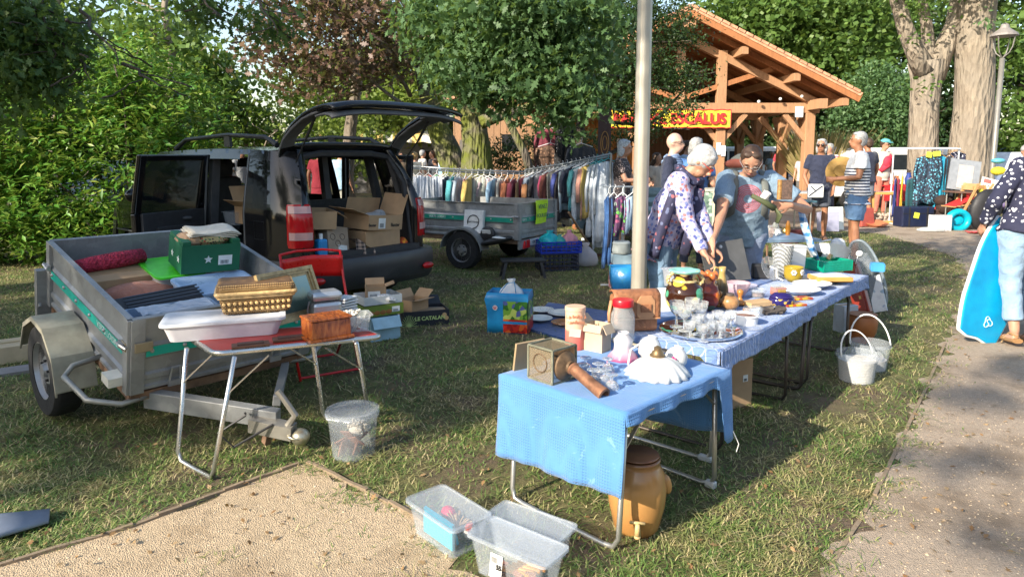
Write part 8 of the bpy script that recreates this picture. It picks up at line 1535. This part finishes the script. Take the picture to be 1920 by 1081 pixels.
p,an_=boxes[0]; t=item('turquoise_packet','turquoise packet inside the leftmost clear box','packet',p+V(0,0,.006),an_); mb=MB(); mb.box((0,-.045,.040),(.20,.012,.075)); mb.box((-.02,-.02,.05),(.20,.012,.09),rot(14)); mb.build('packet',mat('cyan_card',(.0,.36,.52),.4),t)
t=item('red_net','red netting and dried straw flowers inside the leftmost clear box','ornament',p+V(0,.01,.02),an_); mb=MB(); mb.ell((-.04,.03,.06),(.035,.03,.025),nu=9,nv=6); mb.build('net',mat('crimson_net',(.65,.02,.09),.6),t)
t=item('dried_flowers','dried straw flowers inside the leftmost clear box','ornament',p+V(.04,.0,.03),an_); mb=MB(); rg=random.Random(5); [mb.tube([V(0,0,.02),V(rg.uniform(-.06,.06),rg.uniform(-.04,.04),.05+rg.uniform(0,.02))],.003,4)for _ in range(26)]; mb.build('straw',mat('straw_stem',(.42,.28,.16),.8),t); 
t=item('rag','white and red rag in the corner of the leftmost clear box','rag',p+V(.09,-.03,.02),an_); mb=MB(); mb.ell((0,0,.03),(.025,.03,.035),nu=8,nv=6); mb.build('rag',pattern('rag_print',(.62,.6,.58),[(.6,.08,.04),(.6,.6,.6)],14,.5),t)
p,an_=boxes[2]
for i in range(4):t=item('orange_candle','orange candle lying inside the nearest clear box, %s of four'%('first from the left','second','third','rightmost')[i],'candle',p+V(.02*i-.01,.012*i-.02,.035),an_+12,'candles in the nearest clear box'); mb=MB(); mb.tube([V(-.05,0,.0),V(.06,0,.0)],.010,10); mb.build('candle',mat('orange_wax',(.68,.28,.05),.5),t,smooth=True)
t=item('terracotta_pot','rusty terracotta fragments at the bottom of the nearest clear box','pot',p+V(-.02,.0,.008),an_); mb=MB(); [mb.box((-.06+.035*i,.01*(-1)**i,.012),(.05,.04,.015),rot(10,20*i,30*i))for i in range(5)]; mb.build('fragment',mat('dark_terracotta',(.24,.09,.05),.8),t)
t=item('price_label','white barcode label stuck on the front of the nearest clear box','label',p+V(0,0,.0),an_); mb=MB(); mb.box((-.03,-.086,.075),(.055,.002,.085),rot(-8)); lb=mb.build('paper',PAPER,t); mb=MB(); [mb.box((-.048+.005*i,-.090,.10),(.002,.001,.02),rot(-8))for i in range(6)]; mb.build('barcode',INK,lb)
textobj('55',.024,INK,lb,TR(-.015,-.090,.075,82),bold=.001)
rk_=item('clothes_tree','low hanging rack of dark clothes and bags left of the middle lamp post','clothes rack',P(1172,545)+V(0,.25,0)); mb=MB(); mb.tube([V(0,0,0),V(0,0,1.18)],.018,7); mb.tube([V(-.24,0,1.18),V(.3,0,1.18)],.012,6); mb.tube([V(-.25,0,.02),V(.25,0,.02)],.015,6); mb.tube([V(0,-.25,.02),V(0,.25,.02)],.015,6); mb.build('frame',RAILM,rk_)
rp=wm(rk_)@V(0,0,1.2)
for dx,wd,ln,m_,lab in((-.12,.16,.55,NAVY,'long navy garment on the low rack left of the lamp post'),(-.02,.20,.42,pattern('green_scribble',(.10,.04,.10),[(.15,.5,.08),(.5,.6,.5),(.12,.35,.10),(.4,.1,.2)],18,.4),'green and purple patterned garment on the low rack'),(.10,.2,.4,fabric('lightjean',(.28,.38,.5)),'light denim garment right of the lamp post on the low rack'),(-.18,.1,.8,fabric('dblue',(.05,.14,.36)),'narrow blue striped garment at the left edge of the low rack')):garment(lab,rp+V(dx,-.06,-.02),V(1,.1,0),wd,ln,m_,'plain',grp='garments on the low rack')
t=item('paint_tin_stack','pale round tins stacked below the low rack','tins',rk_.location+V(-.03,-.12,.42)); mb=MB(); mb.lathe([(.001,0),(.10,0),(.11,.03),(.10,.10),(.105,.12),(.09,.14),(.001,.13)],24); mb.build('tin',mat('sage_tin',(.38,.42,.42),.4),t,smooth='auto')
carton('pale blue shelf box under the round tins by the lamp post',rk_.location+V(-.02,-.10,.30),(.24,.2,.11),5,m=mat('sky_card2',(.30,.42,.50),.6),openf=None); carton('pink flowered box beneath the low rack',rk_.location+V(-.03,-.11,.0),(.24,.2,.29),5,m=pattern('pink_floral_box',(.45,.2,.22),[(.6,.45,.4),(.3,.05,.08),(.1,.1,.15)],30,.4),openf=None)
t=item('shopping_bag','large blue and white reusable bag hanging behind the lamp post','bag',P(1177,585)+V(0,.15,.02)); mb=MB(); mb.loft([[V(sx*x,sy*.10,z_)for sx,sy in((-1,-1),(1,-1),(1,1),(-1,1))]for x,z_ in((.07,0),(.12,.12),(.15,.27),(.16,.42))],cap=False); mb.build('body',pattern('blue_white_bag',(.02,.20,.48),[(.62,.68,.72),(.10,.30,.20),(.02,.22,.5)],9,.42,rough=.35),t,thick=.003,smooth=True)
SCL={'wicker_hamper':1.22,'wooden_box':1.15,'clay_pot':.8,'aluminium_lunchbox':1.15,'crystal_vase':1.5,'white_jug':1.45,'majolica_vase':1.3,'pumpkin_vase':1.25,'oil_jug':1.2,'camera_bag':1.45,'yellow_cachepot':1.35,'oval_dish':1.45,'picture_box':1.2,'porcelain_box':1.45,'driftwood':1.4,'wooden_spice_mill':1.3,'turned_wood':1.3,'picture_tile':1.2,'wooden_board':1.2,'mirror_tray':1.3,'candle_tin':1.25,'glass_jar':1.3,'tulip_lampshade':1.25,'opal_lampshade':1.1,'glass_dish':1.3,'stoneware_crock':1.08,'pink_bowl':1.15}
for o in list(C.objects):
 if o.parent is None:
  k=SCL.get(o.name.split('.')[0])
  if o.name.startswith('cut_glass'):k=1.25 if 'steel tray' in o['label']else 1.25
  if o.name.startswith('plastic_bucket')and 'oval plastic tub' in o.get('label',''):k=1.2
  if k:o.scale=(k,k,k)
  #  goods tables behind the couple
def stall(lab,x,y,Y,w_,d_,h,m,rz=0,name='stall_table'):
 X=(x-960)/1300*Y; t=thing(name,lab,'table',(X,Y,0),R(rz)); mb=MB(); mb.box((0,0,h-.015),(w_,d_,.03)); mb.build('tabletop',m,t)
 for sx in(-1,1):
  mb=MB(); mb.tube([V(sx*(w_/2-.08),-d_/2+.05,h),V(sx*(w_/2-.08),-d_/2+.05,0)],.014,6); mb.build('leg',ALUT,t); mb=MB(); mb.tube([V(sx*(w_/2-.08),d_/2-.05,h),V(sx*(w_/2-.08),d_/2-.05,0)],.014,6); mb.build('leg',ALUT,t)
 return t
tA=stall('pale blue topped trestle crowded with glassware behind the bending couple',1370,0,7.6,1.7,.8,.66,mat('blue_top',(.25,.36,.48),.5),8); MA=wm(tA)
stall('dark teal covered table beyond the pavilion near post',1400,0,12.5,2.2,.8,.75,mat('teal_top',(.05,.12,.16),.6)); 
rg=random.Random(21)
for i,(dx,tilt,w_,h_,lab,fm)in enumerate(((-.28,-12,.20,.50,'tall narrow wooden framed picture leaning between the couple',mat('pale_frame',(.45,.38,.28),.5)),(-.08,-14,.26,.52,'green leafy painting in a pale frame between the couple',mat('grey_frame',(.30,.30,.26),.5)),(-.46,-10,.26,.34,'small fern print in cream mount on the glassware table',mat('cream_frame',(.5,.45,.36),.5)))):
 t=item('framed_picture',lab,'picture',MA@V(dx,.05,.68),8+24*(i-1)); m_=rot(tilt); mb=MB()
 for sx in(-1,1):mb.box(m_@V(sx*w_/2,0,h_/2),(.025,.02,h_),m_); mb.box(m_@V(0,0,h_/2+sx*(h_/2-.012)),(w_,.018,.025),m_)
 mb.build('frame',fm,t); mb=MB(); mb.box(m_@V(0,.004,h_/2),(w_-.02,.006,h_-.04),m_); mb.build('picture',pattern('leafy_print%d'%i,(.10,.16,.12),[(.20,.28,.22),(.35,.40,.34),(.05,.09,.07)],22,.45),t)
KINDS=[('white china cup','cup',PLATE,.04,.07),('clear glass carafe','carafe',GLASSC,.045,.13),('brown pottery jar','jar',mat('brown_jar',(.20,.09,.04),.3),.05,.09),('blue glazed bowl','bowl',mat('blue_bowl',(.12,.22,.40),.3),.07,.05),('amber glass bottle','bottle',mat('amber',(.40,.16,.02),.15),.03,.16),('small brass pot','pot',mat('brass',(.5,.36,.15),.35,.8),.045,.07)]
WHERE=['at the left end','left of the middle','in the middle','right of the middle','at the right end']
for i in range(26):
 k=i%6; nm,cat_,m_,r,h_=KINDS[k]; q=i//6; dx=-.75+1.5*((i*7)%26)/25; dy=-.32+.16*(i%4); t=item(nm.replace(' ','_'),'%s on the glassware table, %s of the %ss there'%(nm,('first from left','second from left','third from left','fourth from left','last')[min(4,q)],cat_),cat_,MA@V(dx,dy,.66))
 mb=MB(); mb.lathe([(.001,0),(r*.7,0),(r,h_*.35),(r*.8,h_*.75),(r*(.45 if k in(1,4)else 1.0),h_),(r*.4,h_),(.001,h_*.9)],16); mb.build('body',m_,t,smooth='auto')
t=item('wooden_letter_rack','small wooden chest with golden letters on the glassware table','chest',MA@V(-.42,-.2,.66),6); mb=MB(); mb.box((0,0,.07),(.20,.12,.14)); mb.build('chest',mat('chestnut_box',(.24,.09,.03),.4),t,bevel=.005); textobj('110',.07,mat('gold_letter',(.6,.32,.05),.4),t,TR(.02,-.062,.06,90))
for i,(dx,dy)in enumerate(((.1,-.5),(.3,-.45),(.5,-.42))):t=item('wooden_easel','small wooden easel leaning below the glassware table, %s from left'%('first','second','third')[i],'easel',MA@V(dx,dy,0),20*i); mb=MB(); [mb.bar((sx,0,0),(sx*.3,.08,.6),.02,.015)for sx in(-.12,.12)]; mb.bar((-.1,.03,.2),(.1,.03,.2),.02,.015); mb.build('frame',mat('easel_wood',(.26,.15,.09),.6),t)
for i,(x,y,lab)in enumerate(((1500,430,'maroon record box lying on the grass by the navy woman'),(1478,438,'second maroon record box on the grass nearer the long table'))):t=item('record_box',lab,'box',P(x,y+20)+V(0,.2,0),15*i); mb=MB(); mb.box((0,0,.09),(.38,.28,.18)); mb.build('box',mat('maroon_box',(.12,.03,.035),.5),t,bevel=.008)
tB=stall('small folding table between the pavilion and the navy woman',1492,0,15.2,1.1,.6,.75,mat('grey_top',(.5,.5,.5),.5))
t=item('brass_bowl','round brass bowl on the little table beyond the man','bowl',wm(tB)@V(-.1,0,.75)); mb=MB(); mb.lathe([(.001,0),(.08,.01),(.14,.1),(.13,.1),(.001,.03)],20); mb.build('bowl',mat('brass',(.5,.36,.15),.35,.8),t,smooth=True)
for i,(x,y,Y,m_,lab)in enumerate(((1553,400,14,clearp('lil_box',(.45,.45,.6),.7),'lilac plastic tub behind the striped t-shirt man'),(1568,398,14.4,mat('white_frame_',(.6,.64,.62),.5),'white framed print leaning behind the striped t-shirt man'),(1620,400,15.0,mat('red_tub',(.4,.08,.06),.5),'red tub on the gravel behind the striped t-shirt man'))):
 p=Z(x,y,Y); t=item('stall_goods',lab,'goods',V(p.x,Y,0),10*i); mb=MB(); mb.box((0,0,.2),(.36,.22,.4)if i!=1 else(.34,.04,.55),rot(-8)); mb.build('body',m_,t,bevel=.01)
 #  right hand stalls
def at(x,Y,z=0):return V((x-960)/1300*Y,Y,z)
t=item('wooden_cabinet_frame','white sided cabinet with open honey wood frame front standing on gravel','cabinet',at(1660,15.6),-14); mb=MB(); mb.box((.26,.25,.36),(.03,.5,.72)); mb.box((-.26,.25,.36),(.03,.5,.72)); mb.box((0,.25,.70),(.55,.5,.03)); mb.build('carcass',mat('white_melamine',(.64,.63,.6),.5),t)
mb=MB(); [mb.box((sx*.25,0,.36),(.06,.03,.70))for sx in(-1,1)]; [mb.box((0,0,z_),(.44,.03,.06))for z_ in(.04,.69)]; mb.build('frame',mat('honey_wood2',(.50,.27,.08),.5),t,bevel=.004)
t=item('shell_heap','heap of pale pebbles inside the honey wood frame','pebbles',at(1658,15.8)); mb=MB(); rg=random.Random(3); [mb.ell((rg.uniform(-.18,.18),rg.uniform(-.05,.1),rg.uniform(.03,.2)),.04,nu=6,nv=4)for _ in range(40)]; mb.build('pebbles',mat('pale_pebbles',(.45,.36,.30),.7,vs=30,var=.6),t)
t=item('orange_dish','flat orange oval dish on the gravel before the cabinet','dish',at(1645,14.9)); mb=MB(); mb.lathe([(.001,.02),(.16,.02),(.24,.10),(.22,.10),(.001,.04)],24,m=rot(20),sy=.7); mb.build('dish',mat('orange_ceramic',(.48,.16,.07),.5),t,smooth='auto')
cs0=at(1733,15.4); RZ_=-4
st_=item('clothes_stand','white tubular clothes stand with summer dresses in front of the planes','clothes stand',cs0,RZ_); mb=MB()
for z_ in(1.68,):mb.tube([V(-.65,0,z_),V(.75,.1,z_)],.016,6); mb.tube([V(-.65,.35,z_+.02),V(.75,.45,z_+.02)],.014,6); mb.tube([V(-.65,0,z_),V(-.65,.35,z_+.02)],.014,6); mb.tube([V(.75,.1,z_),V(.75,.45,z_+.02)],.014,6)
for x in(-.65,.75):mb.tube([V(x,.15,0),V(x,.15,1.68)],.016,6); mb.tube([V(x,-.2,.02),V(x,.5,.02)],.016,6)
mb.build('frame',mat('white_tube',(.66,.67,.68),.4),st_)
WH=(.40,.24,.12)
def g2(lab,x,z_,wd,ln,m_,kind='plain',y=0.0,d=None,nm='hanging_dress',ph=0):garment(lab,wm(st_)@V(x,y-.06,z_),d or V(1,-.05,0),wd,ln,m_,kind,grp='clothes on the white clothes stand',hg=WH,name=nm,phase=ph)
BLFL=pattern('blue_black_floral',(.02,.03,.05),[(.10,.36,.50),(.03,.06,.09),(.14,.42,.55),(.05,.12,.2)],24,.42)
g2('blue and black floral tunic dress at the front of the white stand',-.02,1.64,.50,1.05,BLFL,'shirt',-.06,ph=1); g2('bright turquoise long dress beside the floral tunic',.28,1.62,.24,1.10,fabric('cyan_dress',(.01,.30,.48)),ph=2)
g2('dark teal skirt panel behind the floral tunic',-.14,1.15,.48,.75,fabric('deep_teal',(.01,.07,.09)),y=.1,ph=3); g2('almost black dress right of the turquoise dress',.45,1.62,.20,1.15,fabric('inky',(.01,.012,.02)),ph=4); g2('navy dress scattered with white print on the right of the stand',.76,1.72,.40,.85,LEAFP,y=.3,ph=5)
g2('yellow garment edge on at the left of the stand',-.52,1.18,.16,.75,fabric('mustard2',(.62,.36,.02)),d=V(.5,1,0),ph=6); g2('deep blue garment left of the yellow one',-.66,1.15,.30,.80,fabric('cobalt2',(.02,.04,.22)),d=V(.6,1,0),ph=7); g2('dark red garment between the blue and yellow ones',-.60,1.14,.16,.72,fabric('wine2',(.2,.01,.04)),d=V(.5,1,0),ph=8)
t=item('price_card','yellow price cards pinned over the wooden hangers','card',wm(st_)@V(.02,-.16,1.52),RZ_); mb=MB(); mb.box((-.06,0,.03),(.12,.006,.12),rot(0,8)); mb.box((.10,0,.05),(.16,.006,.11),rot(0,-6)); mb.build('card',mat('pale_yellow_card',(.62,.66,.06),.6),t)
garment('olive trousers draped over a stand before the thick plane trunk',at(1789,15.4,1.16),V(1,.1,0),.55,.85,fabric('olive_cloth',(.10,.11,.05)),'plain',grp='clothes on the white clothes stand',hg=WH,phase=9)
t=item('folding_bags','large dark navy suitcase standing below the clothes stand','suitcase',at(1715,15.0),4); mb=MB(); mb.box((0,0,.22),(.72,.34,.44)); mb.build('case',mat('ink_suitcase',(.012,.018,.05),.4),t,bevel=.03); mb=MB(); [mb.box((x,-.175,.22),(.03,.01,.42))for x in(-.2,.2)]; mb.box((0,-.175,.30),(.7,.01,.015)); mb.build('strap',BLACKM,t); mb=MB(); mb.box((-.05,-.182,.26),(.12,.004,.12),rot(0,10)); mb.build('price_card',mat('pale_yellow_card',(.62,.66,.06),.6),t)
sack('brown_plush','dark brown plush toy heap right of the navy suitcase',at(1757,15.0),.22,mat('brown_plush',(.035,.018,.014),.95),4,1.0); 
for x,z_,s__ in((1768,.55,.13),(1775,.4,.16)):t=item('plush_toy','dark brown plush animal head %s'%('above the white basin' if s__==.13 else 'behind the white basin'),'toy',at(x,15.2,z_)); mb=MB(); mb.ell((0,0,0),(s__*1.3,s__,s__)); mb.ell((s__,-.05,.05),(s__*.5,)*3); mb.build('head',mat('brown_plush',(.035,.018,.014),.95),t,smooth=True)
t=item('baby_bath','long white plastic baby bath behind the wooden folding chair','bath',at(1800,15.6,.22),6); mb=MB(); mb.lathe([(.001,0),(.34,0),(.44,.24),(.48,.25),(.47,.27),(.42,.24),(.32,.02),(.001,.02)],28,sy=.45); mb.build('bath',WHITEP,t,smooth='auto')
carton('white plastic jerrycan shaped box on the gravel before the baby bath',at(1766,14.2),(.36,.22,.32),8,m=mat('white_can',(.60,.61,.62),.5),openf=None); t=item('plastic_sheet','crumpled clear sheet at the foot of the white box','sheet',at(1750,14.0)); mb=MB(); mb.ell((0,0,.04),(.3,.12,.06),nu=9,nv=5); mb.build('sheet',clearp('crumple',(.6,.62,.62),.6),t)
t=item('toilet_seat','turquoise plastic ring seat under the wooden folding chair','seat',at(1800,14.3,.20),0); mb=MB(); mb.tube([V(.20*math.cos(a),0,.18*math.sin(a))for a in[i*.349 for i in range(18)]],.085,8,closed=True,flat=.8); mb.ell((0,.02,0),(.14,.04,.1)); mb.build('ring',mat('turquoise_plastic',(.0,.36,.50),.4),t,smooth=True)
t=item('wooden_chair','folding beech chair with red seat at the edge of the gravel','chair',at(1812,14.6),0); BE=mat('beech',(.48,.28,.12),.5,vs=14); CHR=1.02
for y in(-.2,.2):
 mb=MB(); mb.bar((-.34,y,0),(.10,y,.95),.04,.03,V(0,1,0)); mb.build('leg',BE,t); mb=MB(); mb.bar((.24,y*.9,0),(.02,y*.9,.90),.04,.03,V(0,1,0)); mb.build('leg',BE,t); mb=MB(); mb.bar((.42,y*.95,.95),(.08,y*.95,.45),.04,.03,V(0,1,0)); mb.build('stay',BE,t)
mb=MB()
for i in range(6):mb.box((-.36+.09*i,0,.47+.055*i*.3),(.06,.42,.02))
mb.build('seat',BE,t); mb=MB(); mb.box((-.15,0,.56),(.46,.38,.03),rot(0,-26)); mb.build('seat_pad',mat('red_cushion',(.42,.02,.02),.8),t,bevel=.01); mb=MB(); mb.box((.05,0,.88),(.03,.44,.14),rot(0,20)); mb.build('backrest',BE,t); mb=MB(); mb.box((.26,0,.86),(.03,.4,.12),rot(0,-20)); mb.build('top_rail',BE,t); mb=MB(); mb.box((0,-.2,.18),(.5,.02,.03)); mb.build('stretcher',BE,t)
tR=stall('red covered table behind the capped man',1697,0,17.6,1.5,.8,.80,mat('red_cloth_top',(.45,.01,.02),.7)); mb=MB(); mb.box((0,-.40,.6),(1.5,.01,.38)); mb.build('cloth_drop',fabric('red_drop',(.42,.01,.015)),tR)
for i,(dx,m_,h_,lab)in enumerate(((-.3,mat('orange_jar',(.5,.14,.05),.4),.22,'orange jar on the red covered table'),(0,mat('blue_jug',(.03,.06,.25),.3),.3,'cobalt jug on the red covered table'),(.25,mat('red_jar',(.45,.03,.02),.4),.2,'red jar on the red covered table'))):t=item('pottery',lab,'jar',wm(tR)@V(dx,-.1,.80)); mb=MB(); mb.lathe([(.001,0),(.07,0),(.09,h_*.5),(.05,h_*.85),(.06,h_),(.001,h_)],16); mb.build('body',m_,t,smooth='auto')
t=item('red_ceramic_pot','red orange lidded ceramic pot on a red box beside the plane trunk','pot',at(1786,17.0,.95)); mb=MB(); mb.lathe([(.001,0),(.12,0),(.18,.12),(.16,.22),(.05,.27),(.03,.32),(.05,.36),(.001,.38)],20); mb.build('pot',mat('red_ceramic',(.46,.06,.015),.25),t,smooth='auto'); carton('tall red box supporting the lidded ceramic pot',at(1786,17.0),(.62,.4,.95),3,m=mat('red_box',(.42,.02,.015),.5),openf=None)
tS=stall('narrow brown stall table carrying books and yellow card at right',1830,0,14.8,1.1,.6,.78,mat('brown_top',(.14,.08,.06),.6)); MSs=wm(tS)
t=item('framed_board','tall grey framed board standing on the brown stall table','board',MSs@V(-.25,.1,.78),-6); m_=rot(-8,8); mb=MB(); mb.box(m_@V(0,0,.34),(.62,.03,.66),m_); mb.build('panel',mat('grey_panel',(.26,.28,.31),.4),t); mb=MB(); mb.box(m_@V(.02,-.02,.30),(.3,.01,.5),m_); mb.build('glass',mat('pale_pane',(.50,.46,.42),.15),t)
t=item('book','white magazine with dark bold letters propped on the brown stall table','magazine',MSs@V(.18,-.12,.82),-18); m_=rot(-30,16); mb=MB(); mb.box(m_@V(0,0,.12),(.34,.02,.28),m_); mb.build('cover',mat('magazine_cover',(.68,.66,.62),.4),t); textobj('DARK',.10,INK,t,m_@TR(0,-.012,.06,90,0,0)); mb=MB(); mb.box(m_@V(-.06,-.012,.18),(.14,.004,.10),m_); mb.build('printed_photo',mat('print_red',(.4,.12,.1),.5),t)
t=item('price_card','yellow price card on the edge of the brown stall table','card',MSs@V(.0,-.30,.74)); mb=MB(); mb.box((0,0,.05),(.30,.01,.10)); mb.build('card',mat('pale_yellow_card',(.62,.66,.06),.6),t)
for i,(x,z_,m_,sz,lab)in enumerate(((1868,1.20,mat('yellow_cloth',(.60,.50,.03),.8),(.26,.2,.16),'bright yellow bag heaped behind the brown stall table'),(1866,1.42,mat('cyan_box',(.10,.38,.50),.5),(.24,.2,.10),'pale turquoise box on top of the yellow bag'),(1878,1.0,mat('slate_cloth',(.12,.16,.26),.8),(.34,.2,.3),'slate blue bag behind the brown stall table'),(1845,.7,mat('mauve_cloth',(.22,.20,.26),.8),(.3,.2,.62),'mauve grey garment bag hanging under the stall table'),(1880,.5,mat('purple_cloth',(.16,.12,.26),.8),(.3,.3,.2),'purple cushion under the right hand stall'))):t=item('stall_goods',lab,'goods',at(x,14.9,z_-sz[2]/2),12*i); mb=MB(); mb.ell((0,0,sz[2]/2),(sz[0]*.62,sz[1]*.6,sz[2]*.6),nu=10,nv=7); mb.build('body',m_,t,smooth=True)
stall('wooden trestle behind the seated grey haired woman',1872,0,15.2,1.0,.6,.85,mat('pine_top',(.3,.2,.12),.6))
t=item('guitar_bag','rounded black bag leaning behind the wooden folding chair','bag',at(1850,14.3),0); mb=MB(); mb.ell((0,0,.42),(.34,.12,.44),rot(0,14)); mb.build('bag',mat('black_nylon',(.015,.015,.018),.6),t,smooth=True)
t=item('red_mat','flat red cloth and papers on the gravel right of the chair','cloth',at(1868,13.6)); mb=MB(); mb.grid(lambda u,v:(-.45+.9*u,-.1+.3*v,.03+.015*math.sin(u*20+v*9)),20,6); mb.build('cloth',fabric('red_mat',(.40,.03,.03)),t,smooth=True,thick=.01)
for x,Y,lab in((1128,15.2,'wooden beer table at the left of the pavilion'),(1225,15.6,'wooden beer table behind the bald person')):
 tt=stall(lab,x,0,Y,1.8,.7,.78,T_LT,4,'beer_table'); mb=MB(); mb.box((0,-.65,.44),(1.8,.25,.04)); mb.box((-.7,-.65,.21),(.05,.22,.42)); mb.box((.7,-.65,.21),(.05,.22,.42)); mb.build('bench',T_OR,tt)
 t=item('white_bucket','white bucket on the %s'%lab,'bucket',wm(tt)@V(0,-.1,.78)); mb=MB(); mb.lathe([(.001,0),(.10,0),(.12,.24),(.11,.24),(.001,.02)],18); mb.build('bucket',PAPER,t,smooth='auto')
t=item('carved_panel','tall dark hanging textile panel with gold oval motif by the pavilion','panel',Z(1133,285,12.2),4); t.location.z=0; mb=MB(); mb.box((0,0,1.25),(.22,.05,2.2)); mb.build('panel',mat('dark_panel',(.06,.03,.025),.7),t); mb=MB(); [mb.tube([V(rx*math.cos(a),-.03,1.75+rz_*math.sin(a))for a in[i*.4 for i in range(16)]],.008,4,closed=True)for rx,rz_ in((.07,.2),(.04,.12))]; mb.build('motif',mat('gold_motif',(.35,.18,.05),.5),t)
for x,Y,lab in((800,17.5,'stall table crowded with bright objects beyond the rail'),(850,17.2,'stall table beyond the clothes rail near the oak')):
 tt=stall(lab,x,0,Y,2.0,.8,.8,mat('pale_table',(.6,.55,.5),.6)); rg=random.Random(x)
 for i in range(7):t=item('ornament','%s ornament on the %s, number of pieces from left %s'%(('white','red','cream','brown','green','pink','blue')[i],'far stall' if x==800 else 'far oak stall',('one','two','three','four','five','six','seven')[i]),'ornament',wm(tt)@V(-.85+.28*i,rg.uniform(-.2,.2),.8)); mb=MB(); mb.lathe([(.001,0),(.08,0),(.10,.1),(.05,.18),(.06,.24),(.001,.25)],12); mb.build('body',mat('orn%d'%i,((.7,.68,.65),(.5,.05,.04),(.6,.5,.35),(.25,.12,.06),(.1,.3,.15),(.6,.3,.35),(.15,.3,.55))[i],.4),t)
